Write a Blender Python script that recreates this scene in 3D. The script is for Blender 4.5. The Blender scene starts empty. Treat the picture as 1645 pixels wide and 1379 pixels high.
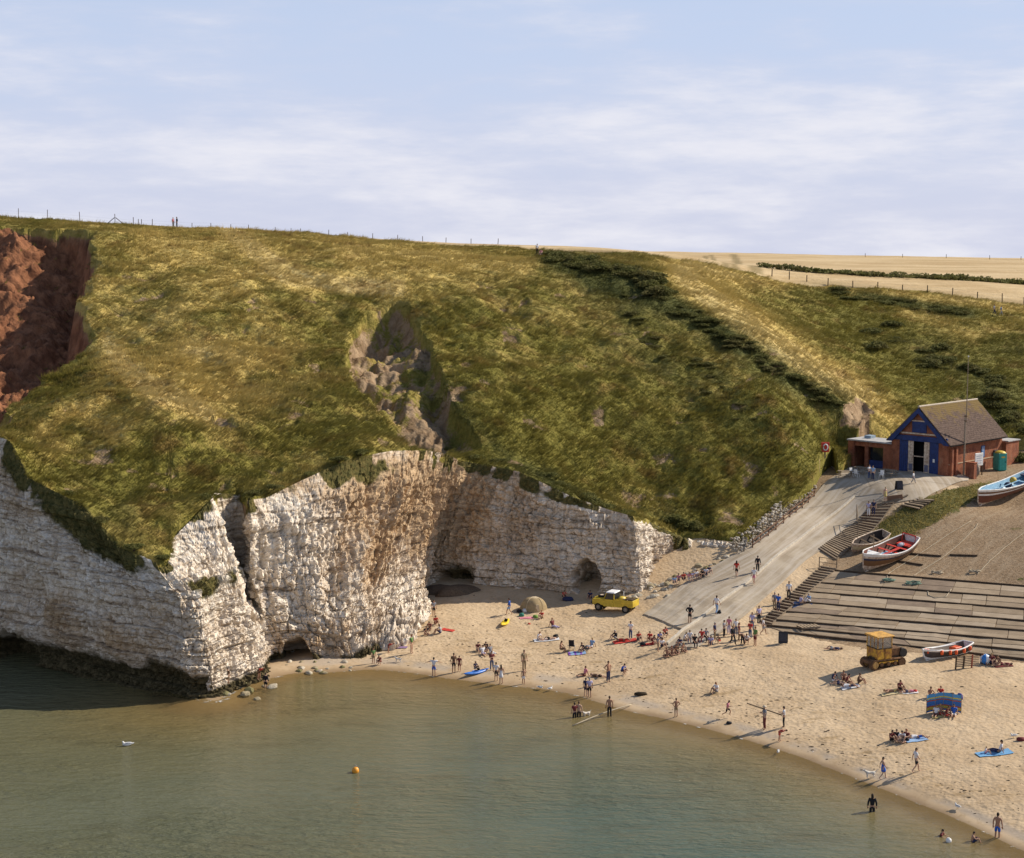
import bpy, bmesh, math, random
import numpy as np
from mathutils import Vector, Matrix, Quaternion

random.seed(7)
RNG = np.random.default_rng(11)
SC = bpy.context.scene
COL = SC.collection

# ------------------------------------------------------------------ camera
F_PX, CX, CY, CAM_H, HORIZON = 2600.0, 822.5, 689.5, 38.0, 400.0
PITCH = math.atan((CY - HORIZON) / F_PX)
cam_d = bpy.data.cameras.new('camera'); cam = bpy.data.objects.new('camera', cam_d); COL.objects.link(cam)
cam.location = (0, 0, CAM_H); cam.rotation_euler = (math.pi / 2 - PITCH, 0, 0)
cam_d.sensor_fit = 'HORIZONTAL'; cam_d.sensor_width = 36.0; cam_d.lens = 36.0 * F_PX / 1645.0
cam_d.clip_start = 1.0; cam_d.clip_end = 60000.0
SC.camera = cam

# ------------------------------------------------------------------ light
SUN_AZ, SUN_EL = math.radians(68.0), math.radians(37.0)      # azimuth clockwise from +Y
TOSUN = Vector((math.sin(SUN_AZ) * math.cos(SUN_EL), math.cos(SUN_AZ) * math.cos(SUN_EL), math.sin(SUN_EL)))
sd = bpy.data.lights.new('sun', 'SUN'); sd.energy = 5.0; sd.angle = math.radians(0.55); sd.color = (1.0, 0.90, 0.755)
sun = bpy.data.objects.new('sun', sd); COL.objects.link(sun)
sun.rotation_euler = TOSUN.to_track_quat('Z', 'Y').to_euler(); sun.location = TOSUN * 300

world = bpy.data.worlds.new('World'); SC.world = world; world.use_nodes = True
wn = world.node_tree; wn.nodes.clear()
def wnode(t, **k):
    n = wn.nodes.new(t)
    for a, b in k.items(): setattr(n, a, b)
    return n
w_out = wnode('ShaderNodeOutputWorld'); w_bg = wnode('ShaderNodeBackground'); w_bg.inputs['Strength'].default_value = 0.090
w_sky = wnode('ShaderNodeTexSky', sky_type='NISHITA', sun_disc=False, sun_elevation=SUN_EL, sun_rotation=SUN_AZ,
              altitude=40.0, air_density=1.0, dust_density=0.4, ozone_density=2.2)
w_tc = wnode('ShaderNodeTexCoord'); w_sep = wnode('ShaderNodeSeparateXYZ')
wn.links.new(w_tc.outputs['Generated'], w_sep.inputs[0])
# clouds lie in long flat layers: azimuth and elevation as texture axes
def wmath(op, a, b=None, c=None):
    n = wnode('ShaderNodeMath', operation=op)
    for i, v in enumerate((a, b, c)):
        if v is None: continue
        if isinstance(v, (int, float)): n.inputs[i].default_value = v
        else: wn.links.new(v, n.inputs[i])
    return n.outputs[0]
az = wmath('ARCTAN2', w_sep.outputs['X'], w_sep.outputs['Y'])
el = wmath('ARCSINE', w_sep.outputs['Z'])
cmb = wnode('ShaderNodeCombineXYZ')
wn.links.new(wmath('MULTIPLY', az, 5.0), cmb.inputs[0]); wn.links.new(wmath('MULTIPLY', el, 24.0), cmb.inputs[1])
cmb.inputs[2].default_value = 3.7
nz = wnode('ShaderNodeTexNoise'); nz.inputs['Scale'].default_value = 1.0; nz.inputs['Detail'].default_value = 8.0
nz.inputs['Roughness'].default_value = 0.55; nz.inputs['Distortion'].default_value = 0.25
wn.links.new(cmb.outputs[0], nz.inputs['Vector'])
nz2 = wnode('ShaderNodeTexNoise'); nz2.inputs['Scale'].default_value = 3.0; nz2.inputs['Detail'].default_value = 10.0
nz2.inputs['Roughness'].default_value = 0.62
wn.links.new(cmb.outputs[0], nz2.inputs['Vector'])
ramp = wnode('ShaderNodeMapRange', interpolation_type='SMOOTHSTEP'); ramp.inputs['From Min'].default_value = 0.36; ramp.inputs['From Max'].default_value = 0.68
def wstep(a, b, hi):
    n = wnode('ShaderNodeMapRange', interpolation_type='SMOOTHSTEP'); wn.links.new(el, n.inputs['Value'])
    for q, v in (('From Min', a), ('From Max', b), ('To Min', 0.0), ('To Max', hi)): n.inputs[q].default_value = v
    return n.outputs[0]
lay = wmath('ADD', wstep(0.125, 0.085, 0.10), wstep(0.140, 0.170, 0.10))      # a low bank of cloud all round, and a second layer above a clear gap
wn.links.new(wmath('ADD', wmath('ADD', wmath('MULTIPLY', nz.outputs['Fac'], 0.66), wmath('MULTIPLY', nz2.outputs['Fac'], 0.34)), wmath('SUBTRACT', lay, 0.055)), ramp.inputs['Value'])
def gauss(w): q = wmath('DIVIDE', el, w); return wmath('EXPONENT', wmath('MULTIPLY', wmath('MULTIPLY', q, q), -1.0))
hz = wnode('ShaderNodeMix', data_type='RGBA'); hz.inputs['A'].default_value = (5.25, 6.1, 8.1, 1); hz.inputs['B'].default_value = (5.8, 6.1, 7.6, 1)   # pale summer haze, bluer above
wn.links.new(gauss(0.085), hz.inputs['Factor'])
m1 = wnode('ShaderNodeMix', data_type='RGBA'); wn.links.new(wmath('MULTIPLY', gauss(0.42), 0.95), m1.inputs['Factor'])
wn.links.new(w_sky.outputs[0], m1.inputs['A']); wn.links.new(hz.outputs['Result'], m1.inputs['B'])
cl = wnode('ShaderNodeMix', data_type='RGBA')
cl.inputs['A'].default_value = (5.6, 5.9, 7.3, 1); cl.inputs['B'].default_value = (7.9, 7.85, 8.4, 1)
wn.links.new(ramp.outputs[0], cl.inputs['Factor'])
mx = wnode('ShaderNodeMix', data_type='RGBA')
wn.links.new(wmath('MULTIPLY', wmath('MULTIPLY', ramp.outputs[0], 0.85), gauss(0.45)), mx.inputs['Factor'])
wn.links.new(m1.outputs['Result'], mx.inputs['A']); wn.links.new(cl.outputs['Result'], mx.inputs['B'])
wn.links.new(mx.outputs['Result'], w_bg.inputs['Color']); wn.links.new(w_bg.outputs[0], w_out.inputs[0])

SC.render.engine = 'CYCLES'
SC.view_settings.view_transform = 'Standard'; SC.view_settings.look = 'None'
SC.view_settings.exposure = 0.28; SC.view_settings.gamma = 1.0; SC.view_settings.use_curve_mapping = False
SC.cycles.max_bounces = 6; SC.cycles.diffuse_bounces = 3; SC.cycles.glossy_bounces = 3; SC.cycles.transparent_max_bounces = 8
SC.cycles.use_denoising = True

# ------------------------------------------------------------------ pixel <-> place
CP, SP = math.cos(PITCH), math.sin(PITCH)
def ray(px, py):
    xc = (px - CX) / F_PX; yc = -(py - CY) / F_PX
    return np.array([xc, yc * SP + CP, yc * CP - SP])
def Pz(px, py, z):
    d = ray(px, py); t = (z - CAM_H) / d[2]; return np.array([0, 0, CAM_H]) + t * d
def Py(px, py, Y):
    d = ray(px, py); t = Y / d[1]; return np.array([0, 0, CAM_H]) + t * d
def proj(p):
    p = np.asarray(p, float); dz = p[..., 2] - CAM_H
    dep = p[..., 1] * CP - dz * SP; up = p[..., 1] * SP + dz * CP
    return CX + F_PX * p[..., 0] / dep, CY - F_PX * up / dep

# ------------------------------------------------------------------ noise
def _h(ix, iy, iz, s):
    h = (ix.astype(np.int64) * 374761393 + iy.astype(np.int64) * 668265263 + iz.astype(np.int64) * 2147483647 + s * 974634777) & 0xffffffff
    h = ((h ^ (h >> 13)) * 1274126177) & 0xffffffff
    h = ((h ^ (h >> 16)) * 2246822519) & 0xffffffff
    return ((h ^ (h >> 15)) & 0xffffff) / float(0xffffff)
def vnoise(x, y, z=None, s=0):
    x = np.asarray(x, float); y = np.asarray(y, float)
    z = np.zeros_like(x) if z is None else np.asarray(z, float)
    ix, iy, iz = np.floor(x), np.floor(y), np.floor(z)
    fx, fy, fz = x - ix, y - iy, z - iz
    fx, fy, fz = [q * q * q * (q * (q * 6 - 15) + 10) for q in (fx, fy, fz)]
    r = 0
    for a in (0, 1):
        for b in (0, 1):
            for c in (0, 1):
                w = (fx if a else 1 - fx) * (fy if b else 1 - fy) * (fz if c else 1 - fz)
                r = r + w * _h(ix + a, iy + b, iz + c, s)
    return r * 2 - 1
def fbm(x, y, z=None, o=4, s=0, g=0.5, l=2.03):
    r, a, f = 0, 1.0, 1.0
    for i in range(o):
        r = r + a * vnoise(np.asarray(x) * f, np.asarray(y) * f, None if z is None else np.asarray(z) * f, s + i * 17)
        a *= g; f *= l
    return r
def worley(x, y, s=0):
    """F1, F2 and the id of the nearest cell in 2D"""
    ix, iy = np.floor(x), np.floor(y)
    f1 = np.full(x.shape, 9.0); f2 = np.full(x.shape, 9.0); cid = np.zeros(x.shape)
    zz = np.zeros_like(x)
    for a in (-1, 0, 1):
        for b in (-1, 0, 1):
            cx = ix + a + 0.5 + 0.8 * (_h(ix + a, iy + b, zz, s) - .5); cy = iy + b + 0.5 + 0.8 * (_h(ix + a, iy + b, zz + 1, s) - .5)
            d = np.hypot(x - cx, y - cy); k = _h(ix + a, iy + b, zz + 2, s)
            n = d < f1
            f2 = np.where(n, f1, np.minimum(f2, d)); cid = np.where(n, k, cid); f1 = np.where(n, d, f1)
    return f1, f2, cid
def sstep(a, b, x):
    t = np.clip((x - a) / (b - a), 0, 1); return t * t * (3 - 2 * t)

class TPS:
    def __init__(self, pts, reg=0.02):
        self.p = np.array([q[:2] for q in pts], float); v = np.array([q[2] for q in pts], float)
        n = len(v); self.sc = 40.0
        A = np.zeros((n + 3, n + 3)); A[:n, :n] = self._k(self.p, self.p) + np.eye(n) * reg
        A[:n, n] = 1; A[:n, n + 1:] = self.p / self.sc; A[n:, :n] = A[:n, n:].T
        self.w = np.linalg.solve(A, np.concatenate([v, np.zeros(3)]))
    def _k(self, a, b):
        r2 = ((a[:, None, :] - b[None, :, :]) ** 2).sum(-1) / self.sc ** 2
        return 0.5 * r2 * np.log(r2 + 1e-12)
    def __call__(self, x, y):
        x = np.asarray(x, float); sh = x.shape; q = np.stack([x.ravel(), np.asarray(y, float).ravel()], 1)
        out = np.empty(len(q)); n = len(self.p)
        for i in range(0, len(q), 40000):
            k = q[i:i + 40000]; out[i:i + 40000] = self._k(k, self.p) @ self.w[:n] + self.w[n] + (k / self.sc) @ self.w[n + 1:]
        return out.reshape(sh)

def seg_dist(x, y, pl, closed=False):
    """distance to a polyline, index-along value, and which side (positive = left of travel)"""
    best = np.full(x.shape, 1e9); side = np.zeros(x.shape); val = np.zeros(x.shape)
    n = len(pl); m = n if closed else n - 1
    for i in range(m):
        a = pl[i]; b = pl[(i + 1) % n]; dx, dy = b[0] - a[0], b[1] - a[1]; L2 = dx * dx + dy * dy + 1e-12
        t = np.clip(((x - a[0]) * dx + (y - a[1]) * dy) / L2, 0, 1)
        ex, ey = x - a[0] - t * dx, y - a[1] - t * dy; d = np.hypot(ex, ey)
        c = dx * (y - a[1]) - dy * (x - a[0]); u = d < best
        best = np.where(u, d, best); side = np.where(u, np.sign(c), side); val = np.where(u, i + t, val)
    return best, val, side
def in_poly(x, y, pl):
    r = np.zeros(x.shape, bool); n = len(pl)
    for i in range(n):
        a, b = pl[i], pl[(i + 1) % n]
        if a[1] == b[1]: continue
        c = ((a[1] > y) != (b[1] > y)) & (x < (b[0] - a[0]) * (y - a[1]) / (b[1] - a[1]) + a[0]); r ^= c
    return r

# ------------------------------------------------------------------ object helpers
def tag(o, label=None, cat=None, group=None, kind=None):
    if label: o['label'] = label
    if cat: o['category'] = cat
    if group: o['group'] = group
    if kind: o['kind'] = kind
    return o
def link(name, me, mat=None, parent=None):
    o = bpy.data.objects.new(name, me); COL.objects.link(o)
    if mat is not None and me is not None and len(me.materials) == 0: me.materials.append(mat)
    if parent is not None: o.parent = parent
    return o
def empty(name, loc=(0, 0, 0), rz=0.0, label=None, cat=None, group=None):
    o = bpy.data.objects.new(name, None); COL.objects.link(o); o.empty_display_size = 0.3
    o.location = loc; o.rotation_euler = (0, 0, rz)
    return tag(o, label, cat, group)
def np_mesh(name, V, Fq, smooth=True, attrs=None):
    """fast mesh from arrays (faces all of one size)"""
    me = bpy.data.meshes.new(name); V = np.asarray(V, np.float32); Fq = np.asarray(Fq, np.int32); k = Fq.shape[1]
    me.vertices.add(len(V)); me.vertices.foreach_set('co', V.ravel())
    me.loops.add(Fq.size); me.loops.foreach_set('vertex_index', Fq.ravel())
    me.polygons.add(len(Fq)); me.polygons.foreach_set('loop_start', np.arange(0, Fq.size, k, dtype=np.int32))
    me.update(calc_edges=True)
    if not smooth: me.shade_flat()
    for an, av in (attrs or {}).items():
        at = me.attributes.new(an, 'FLOAT', 'POINT'); at.data.foreach_set('value', np.asarray(av, np.float32).ravel())
    return me
def grid_faces(nu, nv):
    i = np.arange(nu * nv).reshape(nu, nv)
    return np.stack([i[:-1, :-1], i[1:, :-1], i[1:, 1:], i[:-1, 1:]], -1).reshape(-1, 4)
# ------------------------------------------------------------------ materials
class NT:
    def __init__(self, name, rough=0.8, spec=0.2):
        self.m = bpy.data.materials.new(name); self.m.use_nodes = True; self.t = self.m.node_tree
        self.b = self.t.nodes['Principled BSDF']; self.out = self.t.nodes['Material Output']
        self.b.inputs['Roughness'].default_value = rough; self.b.inputs['Specular IOR Level'].default_value = spec
    def n(self, t, **k):
        x = self.t.nodes.new(t)
        for a, b in k.items(): setattr(x, a, b)
        return x
    def put(self, sock, v):
        if v is None: return
        if isinstance(v, (int, float)): sock.default_value = v
        elif isinstance(v, tuple): sock.default_value = v if len(v) == 4 or sock.type == 'VECTOR' else v + (1,)
        else: self.t.links.new(v, sock)
    def pos(self): return self.n('ShaderNodeNewGeometry').outputs['Position']
    def obj(self): return self.n('ShaderNodeTexCoord').outputs['Object']
    def nrm(self):
        s = self.n('ShaderNodeSeparateXYZ'); self.put(s.inputs[0], self.n('ShaderNodeNewGeometry').outputs['Normal']); return s.outputs
    def sep(self, v):
        s = self.n('ShaderNodeSeparateXYZ'); self.put(s.inputs[0], v); return s.outputs
    def scale(self, v, s, o=(0, 0, 0), r=(0, 0, 0)):
        m = self.n('ShaderNodeMapping'); self.put(m.inputs[0], v); m.inputs['Scale'].default_value = s; m.inputs['Location'].default_value = o
        m.inputs['Rotation'].default_value = r; return m.outputs[0]
    def noise(self, v, s=1.0, d=4.0, r=0.55, dist=0.0):
        x = self.n('ShaderNodeTexNoise'); self.put(x.inputs['Vector'], v); x.inputs['Scale'].default_value = s
        x.inputs['Detail'].default_value = d; x.inputs['Roughness'].default_value = r; x.inputs['Distortion'].default_value = dist
        return x.outputs['Fac']
    def voro(self, v, s=1.0, feat='F1', out='Distance', rnd=1.0):
        x = self.n('ShaderNodeTexVoronoi', feature=feat); self.put(x.inputs['Vector'], v); x.inputs['Scale'].default_value = s
        x.inputs['Randomness'].default_value = rnd
        return x.outputs[out]
    def ma(self, op, a, b=None, c=None, clamp=False):
        x = self.n('ShaderNodeMath', operation=op, use_clamp=clamp)
        for i, q in enumerate((a, b, c)): self.put(x.inputs[i], q)
        return x.outputs[0]
    def rng(self, v, a, b, lo=0.0, hi=1.0):
        x = self.n('ShaderNodeMapRange', interpolation_type='SMOOTHSTEP'); self.put(x.inputs['Value'], v)
        for k, q in (('From Min', a), ('From Max', b), ('To Min', lo), ('To Max', hi)): x.inputs[k].default_value = q
        return x.outputs[0]
    def mix(self, f, a, b, mode='MIX'):
        x = self.n('ShaderNodeMix', data_type='RGBA', blend_type=mode); self.put(x.inputs['Factor'], f)
        self.put(x.inputs['A'], a); self.put(x.inputs['B'], b); return x.outputs['Result']
    def attr(self, name):
        x = self.n('ShaderNodeAttribute', attribute_name=name); return x.outputs['Fac']
    def ramp(self, f, stops):
        x = self.n('ShaderNodeValToRGB'); self.put(x.inputs[0], f); e = x.color_ramp.elements
        while len(e) < len(stops): e.new(0.5)
        for q, (p, c) in zip(e, stops): q.position = p; q.color = c + (1,)
        return x.outputs[0]
    def bump(self, h, dist=0.1, strength=1.0, nin=None):
        x = self.n('ShaderNodeBump'); x.inputs['Distance'].default_value = dist; x.inputs['Strength'].default_value = strength
        self.put(x.inputs['Height'], h)
        if nin is not None: self.put(x.inputs['Normal'], nin)
        return x.outputs[0]
    def col(self, c): self.put(self.b.inputs['Base Color'], c); return self
    def normal(self, n): self.put(self.b.inputs['Normal'], n); return self
    def rough(self, r): self.put(self.b.inputs['Roughness'], r); return self

def plain(name, c, rough=0.6, spec=0.3, metal=0.0, var=0.18, scale=3.0, dirt=None):
    """one colour with uneven wear"""
    k = NT(name, rough, spec); k.b.inputs['Metallic'].default_value = metal
    f = k.noise(k.obj(), scale, 5, 0.65)
    d = tuple(q * (1 - var) for q in c) if dirt is None else dirt
    l = tuple(min(1, q * (1 + var * .6)) for q in c)
    k.col(k.mix(k.rng(f, 0.35, 0.68), d, l)); k.put(k.b.inputs['Roughness'], k.rng(f, 0.3, 0.7, rough * .85, min(1, rough * 1.12)))
    return k.m
_pc = {}
def flat(c, rough=0.7):
    """cached cloth, skin and paint tones"""
    key = (tuple(round(x, 3) for x in c), rough)
    if key not in _pc: _pc[key] = plain('tone_%d' % len(_pc), key[0], rough, 0.2, var=0.12, scale=9.0)
    return _pc[key]

def veg_colour(k, blade=False):
    """dry, dark and soil come from the hill mesh, all else from the place in the world"""
    p = k.pos(); dry = k.attr('dry'); dark = k.attr('dark'); soil = k.attr('soil')
    ps = k.scale(p, (0.16, 0.16, 0.30)); n1 = k.noise(ps, 1.0, 4, 0.55, 0.4)
    st = k.scale(k.scale(p, (1, 1, 1), r=(0, 0, math.radians(37))), (0.20, 1.15, 0.5)); n2 = k.noise(st, 1.0, 4, 0.55, 0.6)
    n3 = k.noise(p, 2.6, 4, 0.7)
    g = k.mix(k.rng(n3, 0.3, 0.72), (0.148, 0.136, 0.026), (0.245, 0.208, 0.048))
    y = k.mix(k.rng(n3, 0.3, 0.72), (0.46, 0.335, 0.100), (0.62, 0.47, 0.165))
    f = k.ma('ADD', k.ma('MULTIPLY', n1, 0.75), k.ma('MULTIPLY', n2, 0.62))
    f = k.ma('ADD', f, k.ma('MULTIPLY', k.ma('SUBTRACT', dry, 0.5), 0.75))
    c = k.mix(k.rng(f, 0.40, 0.98), g, y)
    c = k.mix(k.ma('MULTIPLY', k.rng(dry, 0.85, 1.35), 0.85), c, k.mix(k.rng(n2, .3, .7), (0.54, 0.40, 0.145), (0.72, 0.565, 0.25)))
    br = k.noise(k.scale(p, (0.23, 0.23, 0.23), (7, 3, 1)), 1.0, 5, 0.6)
    c = k.mix(k.ma('MULTIPLY', k.rng(br, 0.52, 0.72), 0.6), c, (0.235, 0.135, 0.044))
    dk = k.mix(k.rng(n3, 0.35, 0.7), (0.050, 0.056, 0.015), (0.135, 0.135, 0.040))
    c = k.mix(dark, c, dk)
    if blade:
        rd = k.attr('rnd'); c = k.mix(1.0, c, k.mix(rd, (0.74, 0.77, 0.70), (1.28, 1.23, 1.16)), 'MULTIPLY')
    return c, soil, n2, n3

def make_hill_mat():
    k = NT('grass_slope', 0.9, 0.1); c, soil, n2, n3 = veg_colour(k)
    p = k.pos()
    s1 = k.noise(k.scale(p, (0.6, 0.6, 0.35)), 1.0, 6, 0.65); red = k.attr('red')
    sc_tan = k.mix(k.rng(s1, 0.35, 0.65), (0.21, 0.138, 0.078), (0.37, 0.265, 0.165))
    sc_red = k.mix(k.rng(s1, 0.35, 0.65), (0.150, 0.062, 0.032), (0.30, 0.135, 0.068))
    sc = k.mix(red, sc_tan, sc_red)
    sf = k.rng(k.ma('ADD', soil, k.ma('MULTIPLY', k.ma('SUBTRACT', n3, 0.5), 0.7)), 0.42, 0.62)
    k.col(k.mix(sf, c, sc))
    h = k.ma('ADD', k.ma('MULTIPLY', n2, 0.7), k.ma('MULTIPLY', n3, 0.5))
    k.normal(k.bump(h, 0.5, 0.9)); return k.m
def make_blade_mat(thorn=False):
    k = NT('grass_blades', 0.75, 0.15); c, soil, n2, n3 = veg_colour(k, True)
    k.col(c)
    # stems share the lie of the slope, as a sward does
    vm = k.n('ShaderNodeMix', data_type='VECTOR'); vm.inputs['Factor'].default_value = 0.62
    k.put(vm.inputs[4], k.n('ShaderNodeNewGeometry').outputs['Normal']); vm.inputs[5].default_value = (0.05, -0.22, 0.97)
    nn = k.n('ShaderNodeVectorMath', operation='NORMALIZE'); k.put(nn.inputs[0], vm.outputs[1]); k.normal(nn.outputs[0])
    tr = k.n('ShaderNodeBsdfTranslucent'); k.put(tr.inputs[0], c); ms = k.n('ShaderNodeMixShader'); ms.inputs[0].default_value = 0.30
    k.t.links.new(k.b.outputs[0], ms.inputs[1]); k.t.links.new(tr.outputs[0], ms.inputs[2]); k.t.links.new(ms.outputs[0], k.out.inputs[0])
    return k.m
def make_chalk():
    k = NT('chalk_rock', 0.92, 0.08); p = k.pos(); z = k.sep(p)[2]; st = k.attr('stain'); wet = k.attr('wet'); crack = k.attr('crack')
    n1 = k.noise(k.scale(p, (0.35, 0.35, 0.22)), 1.0, 6, 0.65, 0.5); n2 = k.noise(p, 1.7, 6, 0.7); n3 = k.noise(k.scale(p, (1, 1, 3.5)), 1.3, 4, 0.6)
    n4 = k.noise(k.scale(p, (1.6, 1.6, 0.25)), 1.0, 5, 0.65)
    white = k.mix(k.rng(n2, 0.3, 0.7), (0.57, 0.465, 0.345), (0.87, 0.80, 0.69))
    ochre = k.mix(k.rng(n2, 0.3, 0.7), (0.34, 0.225, 0.125), (0.63, 0.46, 0.28))
    f = k.ma('ADD', k.ma('ADD', k.ma('MULTIPLY', n1, 0.75), k.ma('MULTIPLY', n3, 0.45)), k.ma('MULTIPLY', k.ma('SUBTRACT', st, 0.5), 0.9))
    c = k.mix(k.rng(f, 0.46, 0.90), white, ochre)
    c = k.mix(k.ma('MULTIPLY', k.rng(n4, 0.55, 0.75), k.rng(st, 0.2, 0.8, 0.25, 0.75)), c, (0.22, 0.16, 0.10))
    warp = k.ma('ADD', z, k.ma('MULTIPLY', n1, 0.9)); cb = k.n('ShaderNodeCombineXYZ'); k.put(cb.inputs[0], k.ma('MULTIPLY', k.sep(p)[0], .16)); k.put(cb.inputs[1], k.ma('MULTIPLY', k.sep(p)[1], .16)); k.put(cb.inputs[2], k.ma('MULTIPLY', warp, 2.6))
    bl = k.noise(cb.outputs[0], 1.0, 4, 0.7); c = k.mix(k.ma('MULTIPLY', k.rng(bl, .545, .62), .72), c, (0.27, 0.19, 0.115))
    vj = k.noise(k.scale(p, (3.2, 3.2, .55)), 1.0, 4, .7, .6); c = k.mix(k.ma('MULTIPLY', k.rng(vj, .56, .66), .45), c, (0.30, 0.22, 0.14))
    pz = k.noise(k.scale(p, (0.12, 0.12, 0.10), (3, 1, 8)), 1.0, 5, .65); c = k.mix(k.ma('MULTIPLY', k.rng(pz, .46, .66), .45), c, (0.40, 0.30, 0.205))
    c = k.mix(k.ma('MULTIPLY', crack, 0.55), c, (0.13, 0.09, 0.055))
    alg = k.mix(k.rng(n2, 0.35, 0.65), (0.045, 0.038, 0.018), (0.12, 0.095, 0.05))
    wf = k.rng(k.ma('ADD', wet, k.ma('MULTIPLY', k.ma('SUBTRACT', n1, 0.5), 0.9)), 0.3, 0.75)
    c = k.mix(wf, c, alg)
    gr = k.attr('moss'); mf = k.rng(k.ma('ADD', gr, k.ma('MULTIPLY', k.ma('SUBTRACT', n1, 0.5), 1.0)), 0.42, 0.6)
    c = k.mix(mf, c, k.mix(k.rng(n2, .35, .65), (0.055, 0.055, 0.018), (0.15, 0.12, 0.042)))
    k.col(c)
    v = k.voro(k.scale(p, (1.4, 1.4, 3.2)), 1.4, 'DISTANCE_TO_EDGE')
    h = k.ma('ADD', k.ma('MULTIPLY', n2, 0.55), k.ma('ADD', k.ma('MULTIPLY', k.rng(v, 0.0, 0.12), 0.16), k.ma('MULTIPLY', n3, 0.4)))
    k.normal(k.bump(h, 0.16, 0.7)); return k.m
def make_sand():
    k = NT('beach_sand', 0.92, 0.12); p = k.pos(); z = k.sep(p)[2]
    n1 = k.noise(p, 0.18, 5, 0.6); n2 = k.noise(p, 2.2, 5, 0.7); n3 = k.noise(p, 7.0, 3, 0.6)
    c = k.mix(k.rng(n1, 0.35, 0.65), (0.455, 0.335, 0.208), (0.54, 0.412, 0.268))
    c = k.mix(k.ma('MULTIPLY', k.rng(n2, 0.50, 0.70), 0.55), c, (0.33, 0.225, 0.115))
    seaweed = k.ma('MULTIPLY', k.rng(k.noise(k.scale(p, (0.25, 0.7, 1)), 1.6, 6, 0.7), 0.52, 0.66), k.ma('MULTIPLY', k.rng(z, 0.35, 0.6), k.rng(z, 1.5, 0.8)))
    c = k.mix(k.ma('MULTIPLY', seaweed, 0.55), c, (0.22, 0.14, 0.055))
    wetf = k.rng(k.ma('ADD', z, k.ma('MULTIPLY', n1, 0.25)), 0.34, 0.10)
    peb = k.ma('MULTIPLY', k.rng(k.ma('ABSOLUTE', k.ma('SUBTRACT', z, 0.26)), 0.14, 0.02), k.rng(n1, 0.42, 0.55))
    c = k.mix(k.ma('MULTIPLY', peb, 0.45), c, (0.30, 0.28, 0.26))
    c = k.mix(k.ma('MULTIPLY', wetf, 0.80), c, (0.225, 0.150, 0.080))
    k.col(c); k.put(k.b.inputs['Roughness'], k.ma('SUBTRACT', 0.92, k.ma('MULTIPLY', wetf, 0.42)))
    v = k.voro(k.scale(p, (1, 1, 0.2)), 3.4, 'SMOOTH_F1'); v2 = k.voro(k.scale(p, (1, 1, 0.2)), 1.8, 'SMOOTH_F1')
    foot = k.ma('MULTIPLY', k.ma('ADD', k.ma('MULTIPLY', v, 0.6), k.ma('ADD', k.ma('MULTIPLY', v2, 0.5), k.ma('MULTIPLY', n3, 0.25))), k.rng(z, 0.15, 0.45, 0.05, 1.0))
    k.normal(k.bump(foot, 0.12, 0.85)); return k.m
def make_water():
    k = NT('sea_water', 0.09, 0.5); p = k.pos(); dp = k.attr('depth')
    k.b.inputs['IOR'].default_value = 1.33
    n1 = k.noise(k.scale(p, (0.05, 0.09, 1)), 1.0, 5, 0.6, 0.6)
    d = k.ma('ADD', dp, k.ma('MULTIPLY', k.ma('SUBTRACT', n1, 0.5), 1.5))
    c = k.ramp(k.ma('DIVIDE', d, 4.4, clamp=True), [(0.0, (0.235, 0.165, 0.075)), (0.2, (0.170, 0.132, 0.056)), (0.45, (0.132, 0.124, 0.064)), (0.75, (0.104, 0.116, 0.072)), (1.0, (0.066, 0.104, 0.082))])
    pt = k.noise(k.scale(p, (0.12, 0.30, 1), r=(0, 0, .15)), 1.0, 5, .65); c = k.mix(k.ma('MULTIPLY', k.rng(pt, .5, .7), .35), c, (0.060, 0.052, 0.020))
    foam = k.ma('MULTIPLY', k.ma('MULTIPLY', k.rng(dp, 0.075, 0.02), k.rng(dp, 0.0, 0.012)), k.rng(k.noise(k.scale(p, (1.6, 2.6, 1)), 1.0, 5, .7), .50, .62))
    c = k.mix(foam, c, (0.75, 0.74, 0.70)); k.col(c)
    w1 = k.noise(k.scale(p, (0.55, 1.5, 1), r=(0, 0, 0.25)), 1.0, 4, 0.6, 0.3); w2 = k.noise(k.scale(p, (2.2, 5.0, 1), r=(0, 0, -0.2)), 1.0, 3, 0.55)
    patch = k.rng(k.noise(k.scale(p, (0.03, 0.07, 1)), 1.0, 3, 0.5), 0.42, 0.62, 0.45, 1.0)
    h = k.ma('MULTIPLY', k.ma('ADD', k.ma('MULTIPLY', w1, 0.7), k.ma('MULTIPLY', w2, 0.22)), patch)
    k.normal(k.bump(h, 0.55, 1.0))
    tr = k.n('ShaderNodeBsdfTransparent'); tr.inputs[0].default_value = (0.86, 0.84, 0.70, 1)
    ms = k.n('ShaderNodeMixShader'); k.put(ms.inputs[0], k.ma('MAXIMUM', k.rng(dp, 0.0, 0.75, 0.10, 1.0), foam))
    k.t.links.new(tr.outputs[0], ms.inputs[1]); k.t.links.new(k.b.outputs[0], ms.inputs[2]); k.t.links.new(ms.outputs[0], k.out.inputs[0])
    return k.m
def make_field():
    k = NT('ripe_field', 0.9, 0.1); p = k.pos(); n1 = k.noise(k.scale(p, (0.02, 0.05, 1)), 1.0, 6, 0.65); n2 = k.noise(p, 0.9, 4, 0.7)
    c = k.mix(k.rng(n1, 0.35, 0.65), (0.42, 0.30, 0.155), (0.56, 0.43, 0.25)); c = k.mix(k.ma('MULTIPLY', k.rng(n2, 0.45, 0.7), 0.3), c, (0.30, 0.21, 0.10))
    tl = k.attr('track'); c = k.mix(k.ma('MULTIPLY', tl, 0.75), c, (0.19, 0.145, 0.06))
    k.col(c); k.normal(k.bump(n2, 0.4, 0.6)); return k.m
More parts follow.
